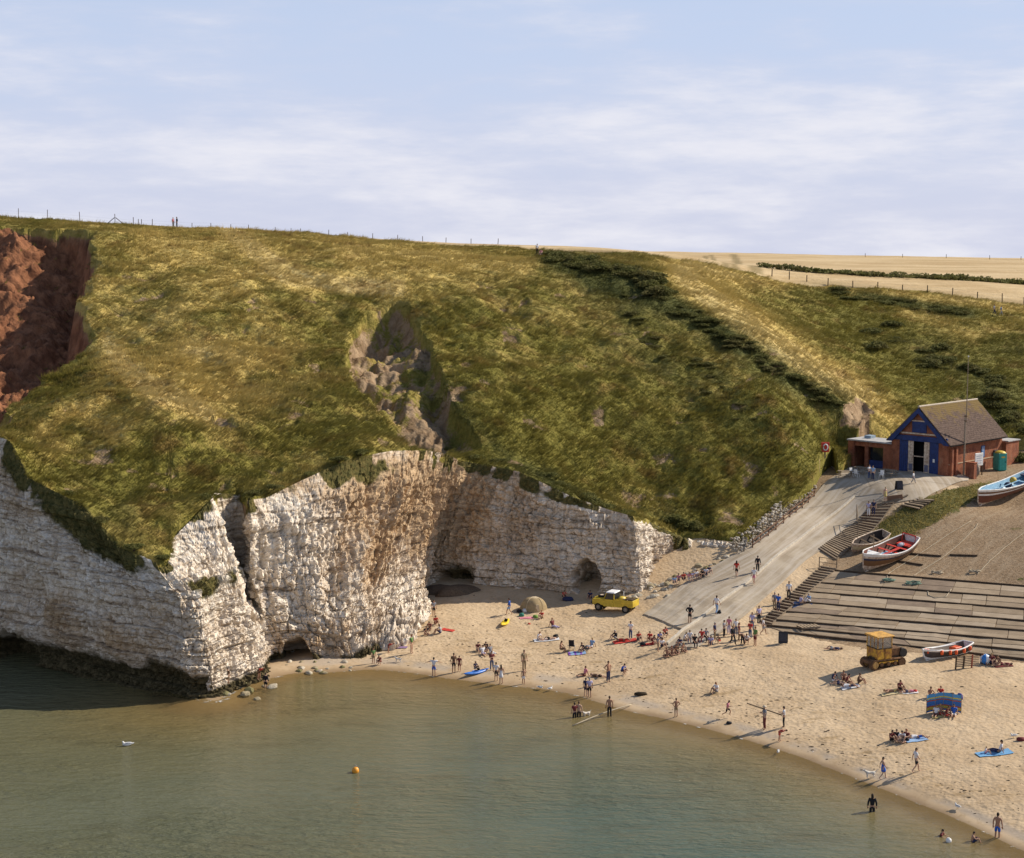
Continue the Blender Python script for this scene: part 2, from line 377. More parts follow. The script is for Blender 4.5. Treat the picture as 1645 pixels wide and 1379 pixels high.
MAT_HILL = make_hill_mat(); MAT_BLADE = make_blade_mat(); MAT_CHALK = make_chalk(); MAT_SAND = make_sand(); MAT_WATER = make_water(); MAT_FIELD = make_field()
# ------------------------------------------------------------------ the chalk cliff: stations along its foot, four levels each
# base (px, py, z) then three levels (px, py, how much further back than the base)
ST = [
 ((-330,1015,0),(-320,900,2),(-310,780,5),(-300,660,10)),
 ((-60,1058,0),(-55,930,1.5),(-50,810,4),(-40,690,8)),
 ((5,1069,0),(6,950,1.2),(8,830,3),(12,708,6.5)),
 ((60,1080,0),(58,985,1),(54,875,2.5),(42,768,5)),
 ((150,1100,0),(150,1000,.8),(145,900,2.2),(125,812,4.5)),
 ((230,1116,0),(228,1030,.5),(220,950,1.6),(190,882,4)),
 ((300,1127,0),(296,1040,.3),(285,960,1.2),(250,907,3)),
 ((354,1125,0),(330,1020,.6),(312,945,1.8),(272,907,3.5)),
 ((385,1108,0),(365,1030,1.5),(345,945,3.2),(280,862,6)),
 ((425,1090,0),(405,1020,1.5),(393,962,2.6),(342,802,6.5)),
 ((432,1082,0),(410,1015,1.5),(366,952,7),(351,792,10)),
 ((441,1072,0),(420,1005,1.5),(388,948,7.5),(386,794,10)),
 ((446,1062,0),(424,985,.0),(400,930,.2),(398,805,1.5)),
 ((470,1062,0),(462,1000,1.0),(446,920,2.2),(430,800,4.4)),
 ((515,1066,0),(510,1000,2.0),(498,900,5.0),(490,770,9)),
 ((572,1068,0),(558,1000,3.2),(556,900,8),(560,738,13.5)),
 ((600,1050,.3),(600,985,4.6),(606,890,10.5),(635,724,17.5)),
 ((650,1032,.9),(645,965,7),(650,880,12.5),(690,724,19.5)),
 ((688,985,1.8),(680,935,5),(687,870,9),(722,730,14)),
 ((676,942,2.4),(690,890,1),(712,830,2.6),(740,740,5)),
 ((700,938,2.4),(710,890,.5),(730,830,2),(768,745,4.4)),
 ((800,946,2.5),(805,890,.6),(815,830,1.2),(830,757,2.4)),
 ((900,952,2.5),(903,900,.5),(905,850,1),(915,797,1.8)),
 ((985,955,2.5),(985,910,.5),(985,870,1),(985,822,1.8)),
 ((1032,958,2.6),(1030,915,.3),(1026,875,.6),(1018,832,1.2)),
 ((1046,937,2.9),(1047,905,.8),(1048,875,1.6),(1046,838,3)),
 ((1070,920,3.5),(1073,900,.6),(1076,880,1.2),(1080,856,2)),
 ((1092,912,4.2),(1094,896,1),(1097,880,2),(1100,862,3.5)),
 ((1120,900,4.8),(1120,889,.3),(1122,878,.7),(1125,866,1.5)),
 ((1185,886,6.2),(1185,880,.3),(1185,874,.7),(1185,866,1.4)),
 ((1200,882,6.5),(1200,876,.3),(1200,870,.7),(1200,862,1.4)),
]
SP3 = []
for b, a1, a2, t in ST:
    p0 = Pz(*b); lv = [p0] + [Py(q[0], q[1], p0[1] + q[2]) for q in (a1, a2, t)]
    SP3.append(lv)
SP3 = np.array(SP3)                         # stations x 4 x 3
TOPS = SP3[:, 3, :]

# ------------------------------------------------------------------ height of the hill
hp = [tuple(p) for i, p in enumerate(TOPS) if i not in (10, 11)]
def H(px, py, Y): hp.append(tuple(Py(px, py, Y)))
for a in [(-330,360,262),(-150,358,262),(0,357,262),(80,360,261),(160,366,258),(300,374,256),(420,382,254),(500,389,252),(600,398,250),(700,407,248),(790,414,247),(860,418,246),
          (920,420,247),(1000,421,250),(1050,424,252),
          # gully rim
          (0,362,258),(60,365,256),(130,368,252),(158,380,243),(157,420,231),(137,470,219),(130,495,214),(146,540,205),(112,575,196),(62,622,187),(22,662,178),(-20,700,170),
          # nose and the west slope
          (100,640,172),(120,720,160),(200,700,160),(300,700,163),(230,600,184),(330,790,155),(200,800,149),(330,560,196),(330,460,221),(250,420,236),(450,700,169),(450,600,189),(450,480,220),(420,400,243),(430,750,161),
          (560,700,170),(560,600,190),(560,500,216),(620,440,232),(680,640,186),(700,560,202),(760,500,216),(790,640,187),(850,700,182),(860,560,205),(860,460,228),
          (960,760,182),(950,640,195),(950,540,212),(960,460,230),(1050,790,181),(1060,680,192),(1060,560,210),(1040,470,229),(1170,830,176),(1180,730,186),(1190,620,199),(1300,720,190),(1290,670,194),
          # spur
          (1075,440,237),(1110,480,231),(1200,532,220),(1300,598,208),(1385,652,201),
          # gully behind the spur, then the far slope
          (1210,500,243),(1310,578,232),(1400,640,223),(1300,510,262),(1320,470,282),(1420,560,250),(1420,490,276),(1500,600,240),(1500,650,226),(1520,520,266),(1640,505,275),(1640,600,240),(1640,690,208),(1580,690,210),(1800,700,205),(1800,600,235),
          (1110,420,268),(1160,430,272),(1215,441,277),(1330,457,287),(1500,471,287),(1645,490,282),(1800,508,278),(1950,520,275),
          # beside the slip
          (1250,818,178.3),(1306,770,185.5),(1335,748,190),
          # fields
          (950,411,300),(1235,438,400),(1450,447,390),(1645,456,380),(1850,464,370),(900,404.5,640),(1100,406,650),(1300,411,650),(1645,418,650),(1900,424,650)]: H(*a)
hp += [(40.5,199,13.2),(46,207,14.5),(55,209,14),(63,211,13.6),(72,209,14.2),(84,206,15)]
hp += [(-160,330,40.5),(-60,330,38.3),(-25,320,36.6),(0,330,35.6),(-100,500,36),(-200,640,34),(0,480,35.8),(-160,262,43),(-110,200,24),(-200,200,26),(300,500,31),(300,300,28),(150,230,22),(200,640,34)]
hp += [(-250,900,24),(0,900,26),(250,900,24),(450,700,28),(450,450,27)]
HILL_T = TPS(hp, 0.004)

RIM = [Py(*a)[:2] for a in [(-330,352,254),(0,362,258),(60,365,256),(130,368,252),(158,380,243),(157,420,231),(137,470,219),(130,495,214),(146,540,205),(112,575,196),(62,622,187),(22,662,178),(-20,700,170),(-120,760,155)]]
RIM = np.array(RIM)
fl = [tuple(Py(*a)) for a in [(10,400,250),(35,440,245),(70,470,239),(30,520,227),(60,545,222),(0,585,212),(95,520,228),(-100,560,222),(-80,420,248),(-100,640,195),(20,470,238)]]
def _rimfloor(px, py, Y, drop): q = Py(px, py, Y); fl.append((q[0] - 1.5, q[1], q[2] - drop))
for a in [(130,359,249,7.5),(158,376,242,10),(157,420,231,10),(137,470,219,9),(146,540,205,9),(112,575,196,7),(62,622,187,5.5),(22,662,178,5),(-20,700,170,5)]: _rimfloor(*a)
FLOOR_T = TPS(fl, 0.01)

def hill_base(x, y): return HILL_T(x, y)
def hit(px, py, zf, y0=95, y1=330, n=700):
    Y = np.linspace(y0, y1, n); d = ray(px, py); X = Y * d[0] / d[1]; Z = CAM_H + Y * d[2] / d[1]
    g = zf(X, Y); b = np.nonzero(g >= Z)[0]
    i = b[0] if len(b) else n - 1
    if 0 < i < n - 1 or (len(b) and i > 0):
        e0, e1 = g[i - 1] - Z[i - 1], g[i] - Z[i]; f = -e0 / (e1 - e0 + 1e-9); return np.array([q[i - 1] + f * (q[i] - q[i - 1]) for q in (X, Y, g)])
    return np.array([X[i], Y[i], g[i]])
SCAR = np.array([hit(px, py, hill_base)[:2] for px, py in [(553,560),(566,520),(600,500),(640,492),(664,503),(690,545),(708,590),(728,640),(755,688),(770,718),(720,722),(660,718),(612,664),(565,622)]])
SOILPATCH = np.array([hit(px, py, hill_base)[:2] for px, py in [(1344,672),(1362,650),(1380,636),(1404,664),(1400,690),(1362,688)]])

def hill_parts(x, y):
    """height, and the soil, red and inside-scar weights"""
    x = np.asarray(x, float); y = np.asarray(y, float)
    z = HILL_T(x, y)
    near = sstep(330, 270, y) * (1 - .62 * sstep(222, 244, y))
    z = z + near * (0.95 * fbm(x / 11, y / 11, o=3, s=3) + 0.24 * fbm(x / 2.6, y / 3.4, o=3, s=9) + 0.36 * (np.abs(fbm(x / 8 + y / 16, y / 4.2, o=3, s=19)) - .3) + 0.09 * fbm(x / .9, y / .9, o=2, s=29))
    # clay gully at the west end
    wob = 0.9 * fbm(x / 3.0, y / 3.0, o=3, s=21)
    d, v, s = seg_dist(x, y, RIM); inside = (s < 0) & (y < 260)
    sdv = np.where(inside, d, -d) + wob
    f = FLOOR_T(x, y) + 1.1 * fbm(x / 3.5, y / 3.5, o=4, s=5) + 0.5 * np.abs(fbm(x / 1.3, y / 1.8, o=3, s=6))
    wall = z - 3.4 * np.clip(sdv, 0, None) - 0.4
    zg = np.maximum(np.minimum(f, z), wall); red = (sdv > 0.0)
    z = np.where(red, zg, z); redw = sstep(-0.2, 0.6, sdv)
    # landslip scar
    ins = in_poly(x, y, SCAR); d2, _, _ = seg_dist(x, y, SCAR, True); d2 = np.where(ins, d2, -d2) + 0.35 * fbm(x / 1.8, y / 2.4, o=3, s=31)
    low = sstep(1.5, 14.0, y - SCAR[:, 1].min())          # the slip opens downhill
    z = z - np.where(d2 > 0, np.minimum(d2 * 1.5 + 1.3 * sstep(0, .35, d2), 3.0 + 1.2 * fbm(x / 3, y / 4, o=4, s=33)), 0) * (0.45 + 0.55 * low)
    scar = sstep(-0.1, 0.5, d2)
    ins = in_poly(x, y, SOILPATCH); d3, _, _ = seg_dist(x, y, SOILPATCH, True); d3 = np.where(ins, d3, -d3) + .4 * fbm(x / 1.5, y / 1.5, o=3, s=37)
    z = z - np.where(d3 > 0, np.minimum(d3 * 0.8, 1.2), 0)
    patch = sstep(-0.1, 0.5, d3)
    scrape = sstep(.62, .95, fbm(x / 3.4, y / 2.4, o=3, s=161)) * sstep(240, 225, y)
    z = z - 0.35 * scrape
    soil = np.maximum(redw * 0.92, np.maximum(scar * (0.60 + 0.36 * fbm(x / 2.2, y / 3.2, o=3, s=41)), np.maximum(patch * 0.95, scrape * 0.6)))
    return z, soil, redw, scar
def zhill(x, y): return hill_parts(x, y)[0]

def px_blobs(px, py, blobs):
    r = np.zeros(px.shape)
    for cx, cy, rx, ry, ang, w in blobs:
        a = math.radians(ang); dx, dy = px - cx, py - cy
        u = (dx * math.cos(a) + dy * math.sin(a)) / rx; v = (-dx * math.sin(a) + dy * math.cos(a)) / ry
        r = r + w * np.exp(-(u * u + v * v))
    return r
DRY = [(260,400,160,45,0,.25),(600,430,220,30,8,.30),(430,420,70,14,40,.6),(520,455,130,12,8,.7),(260,560,150,90,20,.30),(230,620,70,16,32,.8),(340,590,120,50,0,.30),(620,400,200,18,6,.30),
       (90,720,40,30,0,.3),(1180,500,130,22,33,.55),(1300,590,150,22,33,.75),(1400,640,60,20,40,.6),(1180,450,80,18,20,.3),(1480,540,80,40,0,.2),(1540,470,120,10,6,.4),(1500,560,60,20,30,.3),
       (170,690,60,25,30,.35),(380,640,90,30,10,.25),(1130,440,80,14,15,.35),
       (1100,720,250,70,10,-.35),(900,640,180,80,30,-.15),(200,760,150,60,0,-.25),(100,600,60,30,-30,-.35),(820,720,160,50,15,-.30),(520,700,120,40,0,-.2),(1250,700,120,60,0,-.3),(1600,620,110,80,0,-.5),(1450,545,110,50,20,-.4),(1350,500,80,40,20,-.25),(300,760,120,30,0,-.2)]
DARK = [(920,425,42,14,18,.9),(1010,445,45,16,15,.9),(1060,480,40,13,15,.9),(1000,470,50,18,25,.5),(1100,500,90,14,28,.55),(1180,545,80,20,28,.55),(1240,590,90,22,28,.55),(1150,600,28,14,40,.8),
        (1060,590,60,30,40,.35),(1330,640,60,14,30,.45),(1510,580,60,14,35,.3),(1560,500,60,12,5,.3),(1600,640,50,30,0,.4),(1640,560,60,30,0,.3),(880,770,60,10,22,.6),(960,810,60,12,20,.6),(1090,820,40,14,0,.5),(1130,845,60,12,10,.5),
        (120,770,60,25,10,.35),(180,830,50,40,0,.4),(150,560,30,14,-20,.5),(740,640,20,30,30,.35),(1400,540,50,20,30,.25),(1020,410,60,6,3,.4),(1340,470,50,8,5,.4),(1450,485,70,9,6,.4)]

def px_bands(px, py, bands):
    r = np.zeros(px.shape)
    for pl, w, a in bands:
        d, _, _ = seg_dist(px, py, pl); r = r + a * np.exp(-(d / w) ** 2)
    return r
DRYB = [([(365,374),(400,396),(430,420),(470,443),(540,455),(640,462)],13,1.05),([(170,548),(205,590),(240,622),(290,642),(335,668)],13,1.0),([(1085,440),(1150,492),(1230,545),(1310,595),(1370,632)],16,.72),([(250,390),(330,420),(400,470),(430,520)],26,.35),
        ([(60,700),(110,662),(170,640)],10,.35),([(300,560),(380,575),(470,560)],22,.35),([(1440,500),(1560,540),(1640,520)],14,.3),([(560,400),(720,415),(840,430)],16,.35),([(1100,425),(1215,450),(1330,462),(1480,478),(1645,497)],7,.5)]
DARKB = [([(890,418),(960,448),(1040,488),(1120,520),(1200,562),(1290,620),(1360,655)],24,.62),([(960,460),(1040,540),(1120,610),(1190,680)],34,.30),([(1380,470),(1470,490),(1560,505)],9,.5),([(1480,560),(1560,610),(1640,640)],26,.4),([(700,600),(740,660),(800,720),(880,770)],12,.45)]
# hill sheet: columns follow sight lines, rows run from the cliff top to the edge of the fields
LOW = [tuple(p[:2]) for p in TOPS] + [tuple(Py(1250,818,178.3)[:2]), tuple(Py(1306,772,185.5)[:2]), (38.6, 189.5), (39.4, 197.5), (44.6, 203.4), (62, 208), (82, 205), (98, 203)]
lowpx = np.array([CX + F_PX * q[0] / q[1] for q in LOW])          # bearing measure, grows along the line
UPP = [(-460,276),(-150,275),(160,272),(420,268),(700,262),(860,260),(1000,266),(1110,268),(1215,277),(1330,287),(1500,287),(1645,282),(1800,278),(2150,274)]
order = np.argsort(lowpx); lowa = np.array(LOW)[order]; lowpx = lowpx[order]
nu = 980
ub = np.linspace(lowpx[0], lowpx[-1], nu)
lx = np.interp(ub, lowpx, lowa[:, 0]); ly = np.interp(ub, lowpx, lowa[:, 1])
uy = np.interp(ub, [q[0] for q in UPP], [q[1] for q in UPP]); ux = (ub - CX) / F_PX * uy
nvh = 300
vv = np.linspace(0, 1, nvh)[None, :]
HX = lx[:, None] + (ux - lx)[:, None] * vv; HY = ly[:, None] + (uy - ly)[:, None] * vv
HZ, HSOIL, HRED, HSCAR = hill_parts(HX, HY)
# meet the cliff top
ztop = np.interp(ub, lowpx, np.array([p[2] for p in TOPS] + list(zhill(np.array([q[0] for q in LOW[len(TOPS):]]), np.array([q[1] for q in LOW[len(TOPS):]]))))[order])
dist0 = np.hypot(HX - lx[:, None], HY - ly[:, None])
corr = (ztop - HZ[:, 0])
corr = np.convolve(np.pad(corr, 12, mode='edge'), np.hanning(27)[1:-1] / np.hanning(27).sum(), 'valid')
corr = corr * (ub < lowpx[np.nonzero(order == len(TOPS) - 1)[0][0]] + 1)
HZ = HZ + corr[:, None] * np.exp(-(dist0 / 3.0) ** 2)
m_ = ub < 1190; lip = np.clip(0.25 + 0.9 * fbm(ub / 24, 0 * ub, o=4, s=141), 0.0, 1.3)
z3 = HZ[:, 3].copy()
for r_, (dn, dy) in enumerate(((2.6, .75), (.75, .40), (.22, -.10))):      # a skirt of bare soil below the turf, let into the rock
    HZ[:, r_] = np.where(m_, np.minimum(HZ[:, r_], z3) - dn - (lip if r_ == 2 else 0.5 * lip), HZ[:, r_]); HY[:, r_] += m_ * (dy - (0.25 * lip if r_ == 2 else 0))
HSOIL[:, :2] = np.where(m_[:, None], 0.85, HSOIL[:, :2])
HZ[:, 0] -= np.where(ub < 1190, 0.0, 4.0)                                                # the turf hangs over the edge
hpx, hpy = proj(np.stack([HX, HY, HZ], -1))
nz_ = 0.5 * fbm(HX / 7, HY / 9, o=3, s=51)
HDRY = np.clip(0.32 + px_blobs(hpx, hpy, DRY) + px_bands(hpx, hpy, DRYB) + 0.22 * nz_, -0.35, 1.6)
HDARK = np.clip((0.75 * px_blobs(hpx, hpy, DARK) + px_bands(hpx, hpy, DARKB)) * (1 + .8 * nz_) , 0, 1)
rag = sstep(2.6, 0.3, dist0) * (ub < 1085)[:, None]
HDARK = np.clip(HDARK + 0.10 * sstep(1.8, .2, dist0) * (ub < 1230)[:, None], 0, 1)
me = np_mesh('grassy_hillside', np.stack([HX, HY, HZ], -1).reshape(-1, 3), grid_faces(nu, nvh), True, dict(dry=HDRY, dark=HDARK, soil=HSOIL, red=HRED))
tag(link('grassy_hillside', me, MAT_HILL), kind='structure')

# blades of grass over the slope: far too many to count
def scatter_grass(n, seed):
    r = np.random.default_rng(seed)
    ux_, uy_, vx_, vy_ = HX[1:, :-1] - HX[:-1, :-1], HY[1:, :-1] - HY[:-1, :-1], HX[:-1, 1:] - HX[:-1, :-1], HY[:-1, 1:] - HY[:-1, :-1]; area = np.abs(ux_ * vy_ - uy_ * vx_)
    ok = (hpx[:-1, :-1] > -60) & (hpx[:-1, :-1] < 1860) & (hpy[:-1, :-1] > 300)
    soilm = HSOIL[:-1, :-1] * (1 - 0.0)
    w = area * ok * np.clip(1.05 - 1.25 * soilm, 0.02, 1) * (1 - .8 * HSCAR[:-1, :-1]) * (1.0 + 0.7 * (HY[:-1, :-1] < 200)); w = w / w.sum()
    c = r.choice(w.size, n, p=w.ravel()); i, j = np.unravel_index(c, w.shape)
    a, b = r.random(n), r.random(n)
    def lerp(A): return (A[i, j] * (1 - a) + A[i + 1, j] * a) * (1 - b) + (A[i, j + 1] * (1 - a) + A[i + 1, j + 1] * a) * b
    return lerp(HX), lerp(HY), lerp(HZ), lerp(HDRY), lerp(HDARK), lerp(HSOIL)
def grass_object(name, n, per, seed, hmin, hmax):
    r = np.random.default_rng(seed + 1)
    x, y, z, dr, dk, so = scatter_grass(n, seed)
    clump = 0.75 + 0.5 * fbm(x / 2.2, y / 2.2, o=2, s=61)
    h = (hmin + (hmax - hmin) * r.random(n) ** 1.6) * np.clip(clump, .35, 1.4) * (1 - .3 * dk)
    # wind from the sea lays the stems over to the right and down the slope
    lean = 0.75 + 0.30 * fbm(x / 5, y / 5, o=2, s=71); la = 0.7 + 0.8 * fbm(x / 16, y / 16, o=2, s=72)
    n3 = n * per
    rep = lambda q: np.repeat(q, per)
    X, Y, Z, Hh, L, A = map(rep, (x, y, z, h, lean, la))
    ang = r.random(n3) * 2 * np.pi; rad = 0.10 + 0.28 * r.random(n3)
    bx, by = X + rad * np.cos(ang), Y + rad * np.sin(ang); hh = Hh * (0.6 + 0.6 * r.random(n3))
    tx = bx + hh * (L * np.cos(A) + 0.22 * r.normal(size=n3)); ty = by + hh * (-L * np.sin(A) * .7 + 0.22 * r.normal(size=n3)); tz = Z + hh * (0.34 + 0.36 * r.random(n3))
    w = 0.024 + 0.034 * r.random(n3); wa = r.random(n3) * 2 * np.pi
    V = np.empty((n3, 3, 3), np.float32)
    V[:, 0] = np.stack([bx - w * np.cos(wa), by - w * np.sin(wa), Z - .05], 1); V[:, 1] = np.stack([bx + w * np.cos(wa), by + w * np.sin(wa), Z - .05], 1); V[:, 2] = np.stack([tx, ty, tz], 1)
    at = {k: np.repeat(q, per * 3) for k, q in dict(dry=dr, dark=dk, soil=so).items()}; at['rnd'] = np.repeat(r.random(n3), 3)
    me = np_mesh(name, V.reshape(-1, 3), np.arange(n3 * 3).reshape(-1, 3), False, at)
    o = link(name, me, MAT_BLADE); return tag(o, 'long windblown grass, golden and green, covering the hillside', 'grass', kind='stuff')
grass_object('hillside_grass', 140000, 8, 5, 0.34, 1.15)

# ------------------------------------------------------------------ fields behind the crest
nf = 620; fb = np.linspace(-460, 2150, nf)
fy0 = np.interp(fb, [q[0] for q in UPP], [q[1] for q in UPP])
tv = np.linspace(0, 1, 200)[None, :] ** 1.6
FY = fy0[:, None] + (900 - fy0)[:, None] * tv; FX = (fb[:, None] - CX) / F_PX * FY
FZ = HILL_T(FX, FY) + 0.10 * fbm(FX / 12, FY / 18, o=3, s=81)
FZ[:, 0] = HZ[np.clip(np.searchsorted(ub, fb), 0, nu - 1), -1]
# tractor lines run over the rise
def track(px, py0, x1, y1, w):
    a = hit(px, py0, lambda x, y: HILL_T(x, y), 255, 880, 3000)[:2]; b = hit(x1, y1, lambda x, y: HILL_T(x, y), 255, 880, 3000)[:2]
    d, _, _ = seg_dist(FX, FY, [a, b]); return sstep(w, w * .3, d)
FTR = np.maximum.reduce([track(1168, 434, 1132, 411, 1.1), track(1182, 435, 1142, 410, 1.1), track(1216, 438, 1178, 409, 1.8)])
FTR = np.maximum(FTR, 0.5 * sstep(6, 0, FY - fy0[:, None]))
me = np_mesh('field', np.stack([FX, FY, FZ], -1).reshape(-1, 3), grid_faces(nf, 200), True, dict(track=FTR))
tag(link('ripe_field', me, MAT_FIELD), kind='structure')

# ------------------------------------------------------------------ beach, slip ground and forecourt: one sheet
lp = []
def L(px, py, z): lp.append(tuple(Pz(px, py, z)))
for px, py in [(360,1130),(450,1090),(520,1085),(600,1075),(700,1088),(800,1100),(900,1112),(1000,1140),(1090,1160),(1200,1190),(1300,1222),(1400,1262),(1500,1300),(1600,1347),(1680,1385),(1800,1440)]: L(px, py, 0.0)
for a in [(650,1035,.7),(700,1040,.8),(690,990,1.7),(676,945,2.3),(760,945,2.5),(760,1010,1.3),(830,1000,1.5),(840,960,2.3),(900,950,2.5),(1000,958,2.6),(900,1040,1.0),(820,1060,.6),(960,1000,1.8),(1030,1000,2.1),(1000,1060,1.0),(1000,1100,.5),(1100,1050,1.7),(1100,1110,.8),(1200,1060,1.8),(1200,1130,.8),
          (1200,1016,2.2),(1300,1040,2.3),(1300,1130,1.1),(1300,1180,.55),(1400,1075,2.4),(1400,1150,1.3),(1400,1210,.7),(1500,1085,2.5),(1500,1180,1.4),(1500,1250,.7),(1645,1085,2.7),(1645,1200,1.7),(1645,1300,.75),(1800,1100,2.8),(1800,1250,1.8),
          (600,1050,.5),(480,1070,.15)]: L(*a)
# ramp (left edge, middle, right edge)
RAMP_L = [(1034,988,2.35),(1100,938,3.9),(1150,910,5.1),(1203,880,6.5),(1262,832,8.4),(1326,780,10.5),(1352,764,11.4)]
RAMP_R = [(1098,1014,2.3),(1160,966,3.6),(1218,922,4.9),(1285,868,6.7),(1330,834,8.0),(1372,802,9.6),(1418,792,10.6)]
for a in RAMP_L + RAMP_R: L(*a)
for a in [(1230,1000,2.5),(1300,960,3.6),(1335,918,4.9),(1400,1040,2.6),(1480,900,5.9),(1480,960,4.3),(1480,1020,3.0),(1645,1060,2.9),(1645,1000,4.2),(1645,945,5.6),(1645,880,7.4),(1600,812,8.9),(1645,835,8.7),(1560,850,7.9),(1500,870,7.0),
          (1430,880,6.4),(1390,880,6.3),(1395,850,7.3),(1450,830,8.6),(1500,800,10.2),(1480,786,11.0),(1555,774,11.3),(1530,790,10.5),(1620,770,10.9),(1645,760,11.3),(1800,900,8.0),(1800,1000,4.5),(1800,780,11.6)]: L(*a)
lp += [(37.5,187.5,11.5),(40,195,11.5),(45,200,11.5),(45.3,192.2,11.5),(50.7,187.2,11.5),(56,193,11.6),(60,197,11.7),(63,202,11.8),(66,199,11.9),(75,200,12.3),(60,206,12),(90,200,12.5)]
lp += [(-40,140,-2.0),(-30,120,-2.0),(0,100,-3.4),(20,90,-5.0),(-60,150,-2.5),(-5,125,-2.3),(12,112,-3.4),(-18,140,-1.1),(-60,100,-2.4),(45,88,-3.6),(0,80,-4.5),(-12,160,.6),(-25,150,-.4)]
LOWER_T = TPS(lp, 0.003)
BAULK_PX = [((1330,917,4.95),(1660,944,5.65)),((1308,937,4.35),(1660,963,5.15)),((1296,952,3.95),(1660,981,4.70)),((1290,969,3.55),(1660,1000,4.22)),((1262,984,3.05),(1660,1016,3.82)),((1244,997,2.68),(1660,1032,3.45)),((1232,1006,2.48),(1660,1048,3.10)),((1260,1017,2.42),(1660,1062,2.80))]
_bp = np.array([Pz(*q) for ab in BAULK_PX for q in ab]); SLIP_PL = np.linalg.lstsq(np.column_stack([np.ones(len(_bp)), _bp[:, :2]]), _bp[:, 2], rcond=None)[0]
def on_slip(px, py):
    d = ray(px, py); t = (SLIP_PL[0] - CAM_H) / (d[2] - SLIP_PL[1] * d[0] - SLIP_PL[2] * d[1]); return np.array([0, 0, CAM_H]) + t * d
SLIP_POLY = np.array([on_slip(*q)[:2] for q in [(1322,915),(1500,928),(1800,953),(1800,1078),(1500,1043),(1255,1018),(1226,1006)]])
def zlow(x, y):
    x = np.asarray(x, float); y = np.asarray(y, float); z = LOWER_T(x, y)
    near = (x > 18) & (x < 75) & (y > 128) & (y < 178)
    if near.any():
        xn, yn = x[near], y[near]; d, _, _ = seg_dist(xn, yn, SLIP_POLY, True); w = sstep(-2.2, 0.3, np.where(in_poly(xn, yn, SLIP_POLY), d, -d)); zz = z[near]; z = z.copy(); z[near] = zz + (SLIP_PL[0] + SLIP_PL[1] * xn + SLIP_PL[2] * yn - zz) * w
    a = sstep(0.15, 0.9, z) * sstep(5.5, 2.6, z)
    return z + a * (0.05 * fbm(x / 3, y / 3, o=3, s=91) + 0.035 * fbm(x / .8, y / .8, o=2, s=92)) + 0.02 * fbm(x / 4, y / 4, o=2, s=93)
gx = np.arange(-48, 100, 0.30); gy = np.concatenate([np.arange(70, 100, .8), np.arange(100, 212, 0.30)])
GX, GY = np.meshgrid(gx, gy, indexing='ij'); GZ = zlow(GX, GY)
GV = np.stack([GX, GY, GZ], -1).reshape(-1, 3); GFc = grid_faces(len(gx), len(gy))
# split it by what lies on it: sand, and the worn earth and turf above the slip
BANK = np.array([Pz(*a)[:2] for a in [(1230,1004,2.45),(1322,912,4.9),(1372,868,6.5),(1420,832,8.4),(1470,800,10.2),(1555,776,11.2),(1620,748,11.9),(1700,740,12),(1850,760,12),(1900,1060,2.9),(1645,1066,2.75),(1400,1046,2.5)]])
fc = GV[GFc].mean(1)
inb = in_poly(fc[:, 0], fc[:, 1], BANK) | ((fc[:, 1] > 184) & (fc[:, 0] > 30) & (fc[:, 2] > 9.5))
def submesh(name, mask, attrs=None):
    f = GFc[mask]; u, inv = np.unique(f, return_inverse=True); v = GV[u]
    return np_mesh(name, v, inv.reshape(-1, 4), True, {k: q.reshape(-1)[u] for k, q in (attrs or {}).items()})
tag(link('beach_sand', submesh('beach_sand', ~inb & (fc[:, 2] < 14)), MAT_SAND), kind='structure')
k = NT('worn_bank', 0.92, 0.1); p_ = k.pos(); n1 = k.noise(p_, 0.5, 6, 0.65, .4); n2 = k.noise(p_, 3.5, 5, 0.7); gr = k.attr('turf')
earth = k.mix(k.rng(n2, .35, .68), (0.20, 0.135, 0.078), (0.33, 0.235, 0.148)); earth = k.mix(k.ma('MULTIPLY', k.rng(k.noise(k.scale(k.scale(p_, (1, 1, 1), r=(0, 0, -.9)), (.18, 1.4, 1)), 1.0, 5, .65), .45, .65), .5), earth, (0.36, 0.28, 0.19)); turf = k.mix(k.rng(n2, .35, .68), (0.055, 0.065, 0.018), (0.19, 0.155, 0.055))
k.col(k.mix(k.rng(k.ma('ADD', gr, k.ma('MULTIPLY', k.ma('SUBTRACT', n1, .5), 1.1)), .42, .58), earth, turf)); k.normal(k.bump(k.ma('ADD', n2, n1), .15, .8)); MAT_BANK = k.m
gpx, gpy = proj(np.stack([GX, GY, GZ], -1))
TURF = np.clip(px_blobs(gpx, gpy, [(1500,815,70,22,-18,1.0),(1450,845,50,18,-25,1.0),(1560,790,60,10,-18,.7),(1400,870,40,10,-35,.6),(1630,850,20,6,0,.5),(1640,930,12,10,0,.5),(1620,760,40,8,0,.3)]), 0, 1)
tag(link('slip_bank', submesh('slip_bank', inb, dict(turf=TURF)), MAT_BANK), kind='structure')

# ------------------------------------------------------------------ sea
sx = np.concatenate([[-6000, -2000, -600, -200], np.arange(-100, 110, 1.0), [140]])
sy = np.concatenate([[-3000, -500, -100, 0, 40, 60], np.arange(70, 200, 1.0), [230, 260]])
SX, SY = np.meshgrid(sx, sy, indexing='ij')
DEP = np.where((np.abs(SX) < 105) & (SY > 69) & (SY < 201), -LOWER_T(np.clip(SX, -60, 100), np.clip(SY, 72, 200)), 4.0)
DEP = np.where(SX < -46, np.maximum(DEP, 2.0), DEP)
me = np_mesh('sea', np.stack([SX, SY, np.zeros_like(SX)], -1).reshape(-1, 3), grid_faces(len(sx), len(sy)), True, dict(depth=np.clip(DEP, 0, 5)))
tag(link('sea_water', me, MAT_WATER), kind='structure')

